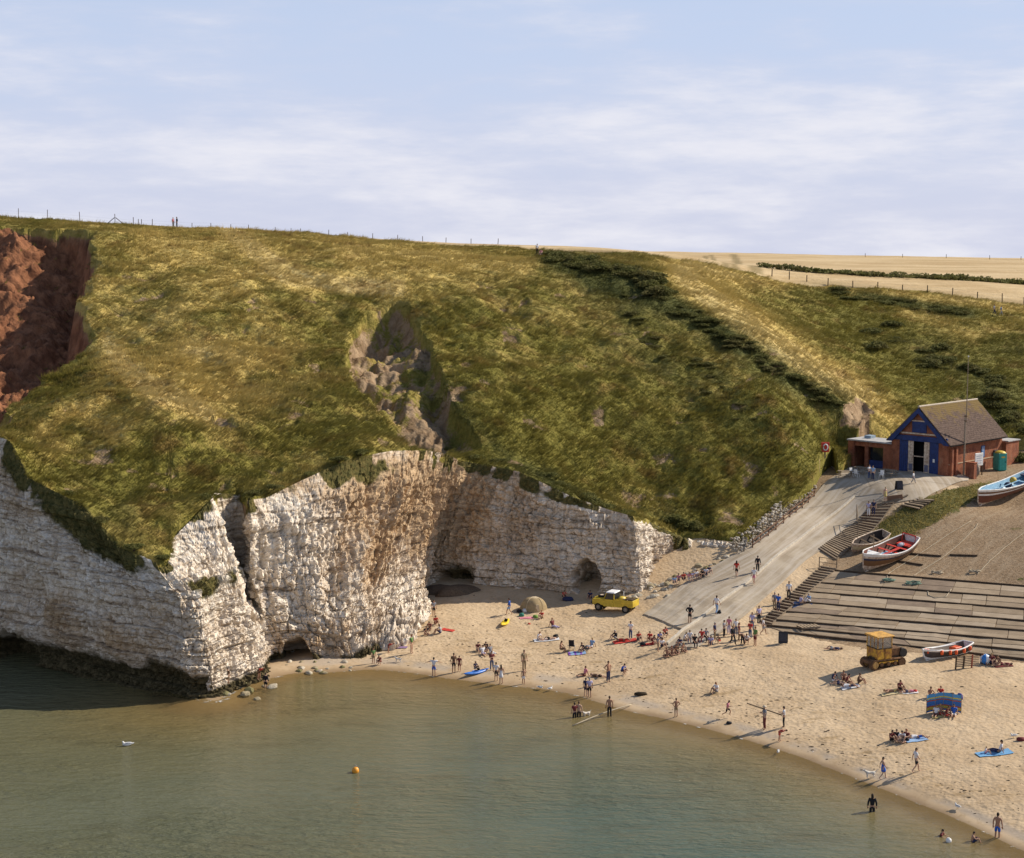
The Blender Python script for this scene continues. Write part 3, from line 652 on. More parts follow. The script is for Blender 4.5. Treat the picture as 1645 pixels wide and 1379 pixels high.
# ------------------------------------------------------------------ the chalk face
def cliff_mesh():
    lv = np.concatenate([SP3[:, :1] - np.array([0, -0.3, 2.5]), SP3], 1)               # a skirt below the ground
    seg = np.hypot(*(np.diff(SP3[:, 1, :2], axis=0)).T) + 0.35 * np.hypot(*(np.diff(SP3[:, 3, :2], axis=0)).T)
    s = np.concatenate([[0], np.cumsum(seg)]); n = int(s[-1] / 0.135); us = np.linspace(0, s[-1], n)
    P = np.stack([np.stack([np.interp(us, s, lv[:, l, c]) for c in range(3)], -1) for l in range(5)], 1)    # n x 5 x 3
    # soften the corners slightly along the wall
    ker = np.array([1, 2, 3, 4, 3, 2, 1]) / 16.0
    pad = np.pad(P, ((3, 3), (0, 0), (0, 0)), mode='edge'); P = sum(ker[i] * pad[i:i + n] for i in range(7))
    nv = 190; tt = np.concatenate([np.linspace(0, 1, 12)[:-1], 1 + 3 * np.linspace(0, 1, nv - 11)])
    l0 = np.minimum(tt.astype(int), 3); fr = (tt - l0)[None, :, None]
    V = P[:, l0] * (1 - fr) + P[:, l0 + 1] * fr
    du = np.gradient(V, axis=0); dv = np.gradient(V, axis=1); N = np.cross(du, dv); N /= np.linalg.norm(N, axis=-1, keepdims=True) + 1e-9
    for _ in range(6):
        N[1:-1] = (N[:-2] + 2 * N[1:-1] + N[2:]) / 4; N[:, 1:-1] = (N[:, :-2] + 2 * N[:, 1:-1] + N[:, 2:]) / 4
    N /= np.linalg.norm(N, axis=-1, keepdims=True) + 1e-9
    if (N[..., 1].mean()) > 0: N = -N                                                  # outward is towards the sea
    X, Y, Z = V[..., 0], V[..., 1], V[..., 2]; U = us[:, None] + 0 * Z
    px, py = proj(V)
    dip = Z + 0.045 * U + 0.22 * fbm(U / 6, Z / 6, o=2, s=101)
    left = sstep(420, 330, px)                                                         # well bedded shaded face
    # joint-bounded blocks at two sizes, flat-faced beds, buttress and hollow swells
    big = fbm(U / 5.5, Z / 7, o=3, s=103)
    f1, f2, c1 = worley(U / 1.15 + .3 * fbm(U, Z, o=2, s=105), dip / 0.85, 107); e1 = np.clip((f2 - f1) / 0.16, 0, 1)
    g1, g2, c2 = worley(U / 0.52, dip / 0.40, 109); e2 = np.clip((g2 - g1) / 0.2, 0, 1)
    col1, col2, cc = worley(U / 1.9 + .25 * fbm(U / 2, Z / 5, o=2, s=110), dip / 6.0, 111)
    bed = dip / 0.78; bi = np.floor(bed); bf = bed - bi
    bo = _h(bi, 0 * bi, 0 * bi, 113) - .5; bedge = sstep(0.0, .10, bf) * sstep(1.0, .90, bf)
    bed2 = dip / 0.33; b2i = np.floor(bed2); b2f = bed2 - b2i; b2edge = sstep(0.0, .16, b2f) * sstep(1.0, .86, b2f)
    rough = np.where(px < 740, 1.0, 0.75)
    lower = sstep(6.0, 3.5, Z); bedded = np.clip(0.35 + 0.45 * left + 0.5 * lower, 0, 1)
    flute = 1 - 2 * np.abs(fbm(U / 1.25 + .4 * fbm(U / 3, Z / 3, o=2, s=131), Z / 6.5, o=3, s=133)); flute2 = 1 - 2 * np.abs(fbm(U / .45, Z / 2.0, o=2, s=135))
    upper = sstep(4.0, 8.0, Z) * (1 - .35 * left); lump = fbm(U / 2.4, Z / 2.4, o=4, s=137)
    d = 0.60 * big * rough + 0.10 * lump * rough + upper * rough * (0.26 * flute + 0.12 * flute2) + (cc - .5) * 0.55 * rough * (1 - .6 * lower) * (1 - .6 * left) + (c1 - .5) * 0.52 * (.3 + .7 * rough) * (1 - .6 * left) + (c2 - .5) * 0.20 * (1 - .4 * left)
    d = d - 0.14 * (1 - e1) * (0.5 + rough) - 0.06 * (1 - e2) + bedded * (0.52 * bo - 0.16 * (1 - bedge) * (0.4 + .8 * (vnoise(U / 2.5, bi * 3.1, s=139) > -.1)) - 0.06 * (1 - b2edge))
    d = d + 0.10 * fbm(U / .35, Z / .35, o=2, s=115)
    qd = 0.14; d = 0.5 * d + 0.5 * (np.floor(d / qd) * qd + .5 * qd)                      # broken, stepped faces
    # wave-cut notch, caves and the stepped ledges beside the beach
    notch = sstep(3.4, 1.0, Z) * left; d = d - 1.3 * notch
    led = px_blobs(px, py, [(640,990,55,40,0,1.0)]); d = d + led * 1.2 * (np.round((3.2 - Z) / 0.8) * .35)
    for cx, cy, rx, ry, dp in [(478,1048,24,24,4.2),(735,932,34,16,1.6),(942,932,24,28,3.5),(10,1050,40,34,3.5),(858,938,15,10,1.0)]:
        q = ((px - cx) / rx) ** 2 + ((py - cy) / ry) ** 2 + 0.5 * fbm(U / 1.5, Z / 1.5, o=2, s=117); d = d - dp * sstep(1.1, 0.35, q)
    fade = sstep(0, .35, (us[-1] - us))[:, None]
    V = V + N * (d * (np.clip(tt / 1.0, .2, 1) * (1 - .65 * sstep(3.45, 3.95, tt)))[None, :] * fade)[..., None]
    # the cut leans back under the turf
    tp = np.clip((tt - 3.7) / .3, 0, 1)[None, :, None]; V = V - N * tp * 0.35 + np.array([0, 0, 0.05]) * tp
    hgt = (tt / 4.0)[None, :] + 0 * U
    stain = np.clip(0.35 - 0.05 * left + px_blobs(px, py, [(615,850,90,110,0,.42),(560,780,120,40,0,.32),(700,800,50,100,0,.45),(520,1030,80,40,0,.3),(790,780,60,50,0,.55),(900,820,70,40,0,.2),(780,860,60,50,0,.2),(100,1010,160,60,10,.35),(40,800,60,60,0,.2),(1070,880,30,40,0,.3),(400,880,30,90,0,.3),(60,700,60,60,0,.5),
                                             (440,860,60,60,0,-.25),(330,1000,60,90,0,-.35),(310,860,40,50,0,-.35),(1025,890,14,60,0,-.5),(640,990,60,40,0,-.2),(180,900,110,50,10,-.15)]) + .15 * fbm(U / 5, Z / 4, o=3, s=119), 0, 1)
    wet = np.clip(np.where(px < 345, sstep(3.8 + 1.4 * fbm(U / 6, 0 * Z, o=2, s=121), 1.2, Z), sstep(1.5, .3, Z) * (px < 610)) + px_blobs(px, py, [(735,925,38,26,0,.9),(942,932,24,28,0,.6),(370,1060,60,20,0,.0)]), 0, 1)  # dark tone along the foot, with blobs over two cave hollows
    moss = np.clip(sstep(3.6, 4.0, tt)[None, :] * (0.50 + .75 * fbm(U / 2.2, Z / 2.2, o=3, s=123)) + px_blobs(px, py, [(335,945,26,26,30,.7),(300,935,30,10,20,.4),(550,760,60,22,-10,.45),(600,790,30,50,0,.25),(370,925,14,30,0,.5),(420,960,30,8,0,.4),(150,862,60,36,30,.62),(218,905,50,26,20,.62),(95,822,50,30,25,.55),(40,760,40,40,40,.4),(40,740,50,40,0,.5),(1095,880,16,30,0,.9),(860,790,60,16,25,.5),(1060,860,30,20,0,.4)]), 0, 1)  # dark green tone at the top and ledges, also in the cleft by the ramp
    crack = np.clip((1 - e1) * .3 + (1 - bedge) * bedded * .8 + (1 - e2) * .2, 0, 1)
    return np_mesh('chalk_cliff', V.reshape(-1, 3), grid_faces(n, len(tt)), False, dict(stain=stain, wet=wet, moss=moss, crack=crack))
tag(link('chalk_cliff', cliff_mesh(), MAT_CHALK), kind='structure')
# ------------------------------------------------------------------ mesh builder
class MB:
    def __init__(self): self.V = []; self.F = []; self.M = []
    def add(self, V, F, mi=0, T=None):
        o = len(self.V)
        self.V += [tuple(T @ Vector(v)) if T is not None else tuple(v) for v in V]
        self.F += [tuple(o + i for i in f) for f in F]; self.M += [mi] * len(F); return self
    def box(self, c, s, R=None, mi=0, tap=(1, 1)):
        V = []
        for sx, sy, sz in ((-1,-1,-1),(1,-1,-1),(1,1,-1),(-1,1,-1),(-1,-1,1),(1,-1,1),(1,1,1),(-1,1,1)):
            k = tap if sz > 0 else (1, 1)
            v = Vector((sx * s[0] / 2 * k[0], sy * s[1] / 2 * k[1], sz * s[2] / 2))
            if R is not None: v = R @ v
            V.append(v + Vector(c))
        return self.add(V, [(0,3,2,1),(4,5,6,7),(0,1,5,4),(1,2,6,5),(2,3,7,6),(3,0,4,7)], mi)
    def bx(self, x0, x1, y0, y1, z0, z1, mi=0): return self.box(((x0+x1)/2, (y0+y1)/2, (z0+z1)/2), (x1-x0, y1-y0, z1-z0), None, mi)
    def tube(self, pts, r, n=6, mi=0, caps=True):
        pts = [Vector(p) for p in pts]; m = len(pts); rs = [r] * m if isinstance(r, (int, float)) else r
        V = []; up = Vector((0, 0, 1))
        for i, p in enumerate(pts):
            d = (pts[min(i + 1, m - 1)] - pts[max(i - 1, 0)]); d = d.normalized() if d.length > 1e-9 else up
            a = d.cross(up)
            if a.length < 0.05: a = d.cross(Vector((1, 0, 0)))
            a.normalize(); b = a.cross(d)
            V += [p + (a * math.cos(2 * math.pi * k / n) + b * math.sin(2 * math.pi * k / n)) * rs[i] for k in range(n)]
        Fc = [(i * n + k, i * n + (k + 1) % n, (i + 1) * n + (k + 1) % n, (i + 1) * n + k) for i in range(m - 1) for k in range(n)]
        if caps: Fc += [tuple(range(n - 1, -1, -1)), tuple(range((m - 1) * n, m * n))]
        return self.add(V, Fc, mi)
    def prism(self, poly, a, b, ax='y', mi=0):
        """poly in the plane across ax, pushed from a to b"""
        def P(q, t): return (q[0], t, q[1]) if ax == 'y' else ((t, q[0], q[1]) if ax == 'x' else (q[0], q[1], t))
        n = len(poly); V = [P(q, a) for q in poly] + [P(q, b) for q in poly]
        Fc = [tuple(range(n)), tuple(range(2 * n - 1, n - 1, -1))] + [(i, (i + 1) % n, n + (i + 1) % n, n + i)[::-1] for i in range(n)]
        return self.add(V, Fc, mi)
    def ell(self, c, r, nu=10, nv=7, mi=0, R=None, z0=-1.0):
        V = []; Fc = []
        for j in range(nv + 1):
            ph = math.asin(z0) + (math.pi / 2 - math.asin(z0)) * j / nv
            for i in range(nu):
                v = Vector((r[0] * math.cos(ph) * math.cos(2 * math.pi * i / nu), r[1] * math.cos(ph) * math.sin(2 * math.pi * i / nu), r[2] * math.sin(ph)))
                V.append((R @ v if R is not None else v) + Vector(c))
        for j in range(nv):
            for i in range(nu): Fc.append((j * nu + i, j * nu + (i + 1) % nu, (j + 1) * nu + (i + 1) % nu, (j + 1) * nu + i))
        return self.add(V, Fc, mi)
    def mesh(self, name, mats=None, smooth=False, bevel=0.0):
        me = bpy.data.meshes.new(name); me.from_pydata(self.V, [], self.F)
        for m in (mats if isinstance(mats, (list, tuple)) else [mats]):
            if m is not None: me.materials.append(m)
        if any(self.M): me.polygons.foreach_set('material_index', self.M)
        bm = bmesh.new(); bm.from_mesh(me)
        bmesh.ops.remove_doubles(bm, verts=bm.verts, dist=1e-5); bmesh.ops.recalc_face_normals(bm, faces=bm.faces)
        if bevel:
            eg = [e for e in bm.edges if len(e.link_faces) == 2 and e.calc_face_angle(0) > 0.6]
            bmesh.ops.bevel(bm, geom=eg, offset=bevel, segments=1, affect='EDGES', profile=0.5)
        bm.to_mesh(me); bm.free()
        if smooth: me.shade_smooth()
        else: me.shade_flat()
        me.update(); return me
    def build(self, name, mats=None, parent=None, smooth=False, bevel=0.0): return link(name, self.mesh(name, mats, smooth, bevel), None, parent)
def copy_tree(o, parent=None):
    c = o.copy(); COL.objects.link(c)
    if parent is not None: c.parent = parent
    for ch in list(o.children): copy_tree(ch, c)
    return c
def zl(x, y): return float(zlow(np.array([x]), np.array([y]))[0])
def zh(x, y): return float(zhill(np.array([x]), np.array([y]))[0])
def on_low(px, py): return Vector(hit(px, py, zlow, 85, 212, 520))
def on_hill(px, py): return Vector(hit(px, py, zhill, float(np.interp(px, lowpx, lowa[:, 1])) + .25, 310, 600))

# ------------------------------------------------------------------ more materials
def make_brick():
    k = NT('red_brick', 0.88, 0.15); p = k.obj()
    b = k.n('ShaderNodeTexBrick'); k.put(b.inputs['Vector'], k.n('ShaderNodeTexCoord').outputs['UV'])
    n = k.noise(p, 1.3, 6, 0.7); n2 = k.noise(p, 9, 3, 0.6)
    c = k.mix(k.rng(n, .35, .65), (0.18, 0.054, 0.028), (0.34, 0.118, 0.058)); c = k.mix(k.ma('MULTIPLY', k.rng(n2, .55, .7), .6), c, (0.17, 0.075, 0.05))
    sx = k.sep(p); c = k.mix(k.ma('MULTIPLY', k.rng(k.ma('FRACT', k.ma('MULTIPLY', sx[2], 13.3)), .86, .92), .5), c, (0.42, 0.34, 0.26))
    c = k.mix(k.ma('MULTIPLY', k.rng(k.noise(k.scale(p, (1, 1, .3)), 1.1, 5, .7), .55, .72), .45), c, (0.40, 0.27, 0.17))
    k.col(c); k.normal(k.bump(n2, .02, .6)); return k.m
def make_slate():
    k = NT('roof_slates', 0.95, 0.05); p = k.obj(); s = k.sep(p)
    n = k.noise(p, 0.9, 6, .7); n2 = k.noise(k.scale(p, (5, 2.2, 5)), 1.2, 3, .6)
    c = k.mix(k.rng(n2, .3, .7), (0.085, 0.060, 0.049), (0.15, 0.108, 0.088))
    lich = k.ma('ADD', n, k.ma('MULTIPLY', k.ma('SUBTRACT', s[2], 5.6), 0.11)); c = k.mix(k.ma('MULTIPLY', k.rng(lich, .54, .76), .7), c, (0.20, 0.14, 0.045))
    row = k.rng(k.ma('FRACT', k.ma('MULTIPLY', s[2], 5.0)), .0, .14); k.col(k.mix(k.ma('MULTIPLY', k.ma('SUBTRACT', 1.0, row), .35), c, (0.09, 0.075, 0.07)))
    k.normal(k.bump(k.ma('ADD', row, k.ma('MULTIPLY', n2, .5)), .04, .7)); return k.m
def make_concrete():
    k = NT('ramp_concrete', 0.88, 0.15); p = k.pos(); u = k.attr('across'); v = k.attr('along')
    n = k.noise(p, 0.35, 6, .65); n2 = k.noise(p, 4, 4, .7)
    cb = k.n('ShaderNodeCombineXYZ'); k.put(cb.inputs[0], k.ma('MULTIPLY', u, 1.0)); k.put(cb.inputs[1], k.ma('MULTIPLY', v, 0.06))
    st = k.noise(cb.outputs[0], 1.6, 5, .65)
    c = k.mix(k.rng(n, .35, .65), (0.31, 0.25, 0.18), (0.40, 0.335, 0.25)); c = k.mix(k.ma('MULTIPLY', k.rng(st, .42, .64), .8), c, (0.46, 0.405, 0.335))
    c = k.mix(k.ma('MULTIPLY', k.rng(st, .43, .31), .6), c, (0.24, 0.19, 0.135)); c = k.mix(k.ma('MULTIPLY', k.rng(n2, .55, .75), .3), c, (0.27, 0.22, 0.16))
    j = k.rng(k.ma('FRACT', k.ma('DIVIDE', v, 4.6)), .975, .995); c = k.mix(k.ma('MULTIPLY', j, .35), c, (0.16, 0.13, 0.10))
    k.col(c); k.normal(k.bump(n2, .03, .5)); return k.m
def make_wood(name, a, b, sc=(1, 1, 1)):
    k = NT(name, 0.85, 0.15); p = k.scale(k.obj(), sc); n = k.noise(k.scale(p, (1.2, 9, 9)), 1, 4, .6); n2 = k.noise(p, .9, 4, .6)
    k.col(k.mix(k.ma('MULTIPLY_ADD', k.rng(n2, .3, .7), .5, k.ma('MULTIPLY', k.rng(n, .3, .7), .5)), a, b)); k.normal(k.bump(n, .01, .5)); return k.m
M_BRICK = make_brick(); M_SLATE = make_slate(); M_CONC = make_concrete()
M_WOOD = make_wood('weathered_timber', (0.15, 0.11, 0.075), (0.30, 0.235, 0.165)); M_DARKWOOD = make_wood('tarred_timber', (0.040, 0.027, 0.018), (0.115, 0.080, 0.052)); M_PALEWOOD = make_wood('bleached_boards', (0.27, 0.20, 0.13), (0.39, 0.305, 0.21))
M_REDWOOD = make_wood('brown_rail', (0.12, 0.065, 0.04), (0.22, 0.13, 0.085))
M_BLUE = plain('royal_blue_paint', (0.020, 0.042, 0.155), .55, .35, var=.3); M_CREAM = plain('cream_paint', (0.62, 0.52, 0.40), .6, .3, var=.25, dirt=(0.38, 0.26, 0.18))
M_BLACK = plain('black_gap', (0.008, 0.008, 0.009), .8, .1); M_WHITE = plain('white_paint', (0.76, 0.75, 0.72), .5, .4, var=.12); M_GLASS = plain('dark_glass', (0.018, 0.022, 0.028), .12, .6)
M_BLUEWIN = plain('blue_pane', (0.16, 0.27, 0.48), .2, .5); M_METAL = plain('grey_steel', (0.33, 0.32, 0.31), .45, .5, metal=.6); M_RUST = plain('rusty_steel', (0.17, 0.095, 0.05), .85, .2, var=.4)
M_TEAL = plain('teal_plastic', (0.035, 0.30, 0.25), .45, .4); M_YELLOW = plain('yellow_plastic', (0.66, 0.47, 0.06), .5, .4); M_RED = plain('red_paint', (0.56, 0.045, 0.025), .5, .35, var=.2)
M_ORANGE = plain('orange_float', (0.75, 0.12, 0.03), .5, .35); M_FELT = plain('grey_felt_roof', (0.42, 0.41, 0.40), .85, .2); M_STONE = plain('rough_stone', (0.30, 0.26, 0.21), .95, .1, var=.35)
M_ROPE = plain('pale_rope', (0.40, 0.34, 0.25), .9, .1); M_GROPE = plain('green_rope', (0.16, 0.24, 0.19), .9, .1); M_LRY = plain('faded_yellow_paint', (0.56, 0.40, 0.035), .42, .45, var=.22, scale=1.5); M_TYRE = plain('tyre_rubber', (0.022, 0.021, 0.02), .9, .15)
M_MAROON = plain('maroon_paint', (0.135, 0.042, 0.026), .5, .35); M_BROWNP = plain('brown_strake_paint', (0.17, 0.085, 0.038), .5, .35); M_NAVY = plain('navy_paint', (0.035, 0.04, 0.075), .5, .35); M_LBLUE = plain('pale_blue_paint', (0.26, 0.45, 0.60), .5, .35)
M_TRACTOR = plain('worn_yellow_paint', (0.58, 0.34, 0.035), .55, .35, var=.35, scale=2, dirt=(0.24, 0.10, 0.03)); M_ROOFO = plain('ochre_roof_paint', (0.60, 0.33, 0.07), .6, .3, var=.3); M_CANVAS = plain('tan_canvas', (0.34, 0.255, 0.14), .85, .15); M_CANVASL = plain('pale_canvas', (0.55, 0.45, 0.30), .85, .15)
def make_leaves():
    k = NT('bush_leaves', .8, .1); p = k.pos(); n = k.noise(p, 1.8, 4, .7); n2 = k.noise(p, .25, 3, .5)
    c = k.mix(k.rng(n, .3, .7), (0.085, 0.092, 0.026), (0.185, 0.175, 0.054)); c = k.mix(k.ma('MULTIPLY', k.rng(n2, .45, .65), .5), c, (0.145, 0.115, 0.045)); k.col(c)
    vm = k.n('ShaderNodeMix', data_type='VECTOR'); vm.inputs['Factor'].default_value = 0.5; k.put(vm.inputs[4], k.n('ShaderNodeNewGeometry').outputs['Normal']); vm.inputs[5].default_value = (0.05, -0.25, 0.96)
    nn = k.n('ShaderNodeVectorMath', operation='NORMALIZE'); k.put(nn.inputs[0], vm.outputs[1]); k.normal(nn.outputs[0])
    tr = k.n('ShaderNodeBsdfTranslucent'); k.put(tr.inputs[0], c); ms = k.n('ShaderNodeMixShader'); ms.inputs[0].default_value = 0.3
    k.t.links.new(k.b.outputs[0], ms.inputs[1]); k.t.links.new(tr.outputs[0], ms.inputs[2]); k.t.links.new(ms.outputs[0], k.out.inputs[0]); return k.m
M_FOLI = make_leaves()

# ------------------------------------------------------------------ ramp, apron and kerb
def pix_line(pts): return [Vector(Pz(*a)) for a in pts]
def resample(pl, n):
    pl = np.array([tuple(p) for p in pl]); s = np.concatenate([[0], np.cumsum(np.linalg.norm(np.diff(pl, axis=0), axis=1))]); t = np.linspace(0, s[-1], n)
    return np.stack([np.interp(t, s, pl[:, c]) for c in range(3)], 1), s[-1]
RAMP_S = [(1180,1006,2.35),(1240,955,3.7),(1296,904,5.3),(1345,862,7.0),(1398,818,8.9),(1440,800,10.2)]
def strip_sheet(name, A, B, na, nb, lift, thick, mat, off=0.0):
    a, La = resample(pix_line(A), na); b, _ = resample(pix_line(B), na)
    t = np.linspace(0, 1, nb)[None, :, None]; P = a[:, None] * (1 - t) + b[:, None] * t
    P[..., 2] = zlow(P[..., 0], P[..., 1]) + lift
    w = np.linalg.norm(a - b, axis=1)[:, None] * t[..., 0]; al = np.linspace(0, La, na)[:, None] + 0 * w
    # a rim so the slab has an edge
    V = P.reshape(-1, 3); Fc = grid_faces(na, nb); idx = np.arange(na * nb).reshape(na, nb)
    ring = np.concatenate([idx[:, 0], idx[-1, 1:], idx[-2::-1, -1], idx[0, -2:0:-1]])
    sk = V[ring] - np.array([0, 0, thick]); n0 = len(V); m = len(ring); j = np.arange(m)
    Fs = np.stack([ring, ring[(j + 1) % m], n0 + (j + 1) % m, n0 + j], 1)
    U = np.concatenate([w.ravel() + off, w.ravel()[ring] + off]); Al = np.concatenate([al.ravel(), al.ravel()[ring]])
    return link(name, np_mesh(name, np.concatenate([V, sk]), np.concatenate([Fc, Fs]), False, dict(across=U, along=Al)), mat)
tag(strip_sheet('slip_ramp', RAMP_L, RAMP_R, 80, 24, 0.14, .9, M_CONC), kind='structure')
tag(strip_sheet('slip_path', [(1070,1040,1.75)] + RAMP_R, [(1120,1042,1.85)] + RAMP_S, 80, 16, 0.09, .5, M_CONC, 9.0), kind='structure')
kl, _ = resample(pix_line([(1072,1036,1.8)] + RAMP_R[:-1]), 60)
kerb = MB(); kw = Vector((0.10, -0.08, 0))
for i in range(59):
    a, b = Vector(kl[i]), Vector(kl[i + 1]); a.z = zl(a.x, a.y) + .16; b.z = zl(b.x, b.y) + .16
    c = (a + b) / 2; d = b - a; R = d.to_track_quat('X', 'Z').to_matrix(); kerb.box(c, (d.length + .02, .24, .20), R)
tag(kerb.build('ramp_kerb', plain('pale_kerb', (0.55, 0.49, 0.40), .85, .15)), kind='structure')
# apron in front of the boathouse
ap = [(1352,764,11.45),(1375,792,10.3),(1420,797,10.45),(1440,802,10.2),(1484,791,10.95),(1530,777,11.2),(1556,770,11.4)]
bk = [(39.0,196.5),(41.0,197.2),(43.5,196.0),(45.6,194.0),(48.2,190.6),(50.6,188.0),(54.0,189.6)]
apl, La = resample(pix_line(ap), 40); bkp = [Vector((q[0], q[1], 11.5)) for q in bk]; bkr, _ = resample(bkp, 40)
t = np.linspace(0, 1, 24)[None, :, None]; AP = apl[:, None] * (1 - t) + bkr[:, None] * t; AP[..., 2] = zlow(AP[..., 0], AP[..., 1]) + .075
me = np_mesh('forecourt', AP.reshape(-1, 3), grid_faces(40, 24), False, dict(across=AP[..., 0].ravel(), along=AP[..., 1].ravel() * .3)); tag(link('forecourt', me, M_CONC), kind='structure')

# ------------------------------------------------------------------ timbered slip: panels of boards between tarred baulks
slip = empty('timbered_slipway'); slip['kind'] = 'structure'
# each baulk: left px,py,z and right px,py,z
def ground_line(a, b, n):
    A, B = Vector(Pz(*a)), Vector(Pz(*b)); r = []
    for i in range(n + 1):
        p = A.lerp(B, i / n); p.z = zl(p.x, p.y); r.append(p)
    return r
lines = [[Vector(on_slip(*a[:2])).lerp(Vector(on_slip(*b[:2])), i / 24 * 1.28) for i in range(25)] for a, b in BAULK_PX]
def beam(pl, w, h, lift, mat, name, parent):
    m = MB()
    for a, b in zip(pl[:-1], pl[1:]):
        d = b - a; m.box((a + b) / 2 + Vector((0, 0, lift)), (d.length + .02, w, h), d.to_track_quat('X', 'Z').to_matrix())
    return m.build(name, mat, parent)
rs = random.Random(5)
for i, pl in enumerate(lines):
    cuts = [0] + sorted(rs.sample(range(6, 20), 1)) + [24]
    for c0, c1 in zip(cuts[:-1], cuts[1:]): beam(pl[c0:c1 + 1], rs.uniform(.15, .21), .28, .02, M_DARKWOOD, 'timber', slip)
PANM = [M_PALEWOOD, make_wood('bleached_boards_2', (0.23, 0.17, 0.11), (0.33, 0.255, 0.175)), make_wood('bleached_boards_3', (0.31, 0.24, 0.165), (0.43, 0.345, 0.25)), make_wood('stained_boards', (0.17, 0.125, 0.09), (0.30, 0.225, 0.16))]
for i in range(len(lines) - 1):
    A, B = lines[i], lines[i + 1]; x = 0
    while x < 24:
        w = rs.choice([2, 3, 3, 4]); e = min(24, x + w)
        for lo, hi in ((0.07, .50), (.53, .93)):
            m = MB(); V = []; up = rs.uniform(.03, .075)
            for q in range(x, e + 1):
                for fr in (lo, hi):
                    qq = q + (.03 if q == x else (-.03 if q == e else 0)); i0 = int(min(23, math.floor(qq))); f = qq - i0
                    a = A[i0].lerp(A[i0 + 1], f); b = B[i0].lerp(B[i0 + 1], f); p = a.lerp(b, fr); V.append((p.x, p.y, zl(p.x, p.y) + up))
            n = len(V); k = e - x + 1; V += [(v[0], v[1], v[2] - .15) for v in V]; Fc = []
            for q in range(k - 1):
                o = 2 * q; Fc += [(o, o + 1, o + 3, o + 2), (o, o + 2, n + o + 2, n + o), (o + 3, o + 1, n + o + 1, n + o + 3)]
            Fc += [(1, 0, n, n + 1), (n - 2, n - 1, 2 * n - 1, 2 * n - 2)]
            m.add(V, Fc); m.build('panel', rs.choices(PANM, (4, 3, 3, 2 if x < 10 else .6))[0], slip)
        x = e
# two short old baulks in the bare earth above
for a, b, w_ in [((1438,903,5.6),(1482,907,5.75),'shortest and lowest'),((1460,893,5.95),(1512,896,6.1),'left of the middle rope'),((1526,896,6.1),(1570,899,6.2),'rightmost')]:
    tag(beam(ground_line(a, b, 5), .28, .25, .02, M_DARKWOOD, 'loose_timber', None), 'dark timber half buried in bare earth above the slip boards, ' + w_, 'timber', 'loose timbers above the slip')

# ------------------------------------------------------------------ steps
def flight(name, A, B, n, label, wb=0.26):
    """A: left edge line, B: right edge line, from the bottom up"""
    t = empty(name, label=label, cat='steps'); a, _ = resample(pix_line(A), n); b, _ = resample(pix_line(B), n); R = random.Random(n)
    for i in range(n):
        p, q = Vector(a[i]), Vector(b[i]); p.z = zl(p.x, p.y) + .16; q.z = zl(q.x, q.y) + .16; d = q - p
        Rm = d.to_track_quat('X', 'Z').to_matrix()
        MB().box((p + q) / 2 + Vector((0, 0, R.uniform(-.02, .02))), (d.length, wb * R.uniform(.9, 1.1), .11), Rm).build('tread', R.choice([M_WOOD, M_WOOD, M_PALEWOOD]), t)
        MB().box((p + q) / 2 + Vector((0, -.02, -.13)), (d.length * .98, .05, .22), Rm).build('riser', M_REDWOOD, t)
    for s in (a, b):
        pl = [Vector((q[0], q[1], zl(q[0], q[1]) + .05)) for q in s[::3]]; beam(pl, .10, .22, 0, M_WOOD, 'stringer', t)
    return t
flight('timber_steps', [(1316,892,5.5),(1360,850,7.3),(1400,820,8.8),(1423,806,9.9)], [(1344,899,5.6),(1392,858,7.1),(1434,822,8.8),(1458,803,10.0)], 32, 'long upper flight of weathered timber steps beside the concrete ramp', .24)
flight('timber_steps', [(1222,1000,2.5),(1262,966,3.4),(1318,914,5.0)], [(1240,1004,2.5),(1286,968,3.4),(1344,918,5.0)], 24, 'lower flight of worn wooden steps running down to the sand', .22)
flight('timber_steps', [(1450,806,10.0),(1474,792,10.9)], [(1478,809,9.95),(1500,794,10.75)], 5, 'short flight of broad wooden steps below the blue boathouse doors', .7)
# rails at the turns of the steps
def post_frame(pts, label, h=1.1):
    t = empty('step_handrail', label=label, cat='handrail'); tops = []
    for px, py in pts:
        g = on_low(px, py); tops.append(g + Vector((0, 0, h))); MB().tube([g - Vector((0, 0, .2)), g + Vector((0, 0, h))], .055, 6).build('post', M_WOOD, t)
    for a, b in zip(tops[:-1], tops[1:]):
        MB().tube([a, b], .04, 6).build('rail', M_WOOD, t); MB().tube([a - Vector((0, 0, .5)), b - Vector((0, 0, .5))], .03, 6).build('rail', M_WOOD, t)
    return t
post_frame([(1316,912),(1344,916)], 'low wooden handrail across the foot of the upper steps')
post_frame([(1378,862),(1376,838)], 'tall pair of wooden posts beside the middle of the steps', 1.9)
low = MB(); pa = on_low(1425, 806); pb = on_low(1450, 803); d = pb - pa
tag(low.box((pa + pb) / 2 + Vector((0, 0, .3)), (d.length, .14, .62), d.to_track_quat('X', 'Z').to_matrix()).build('low_board_wall', M_REDWOOD, None, bevel=.02), 'low brown board wall at the top of the long steps', 'wall')

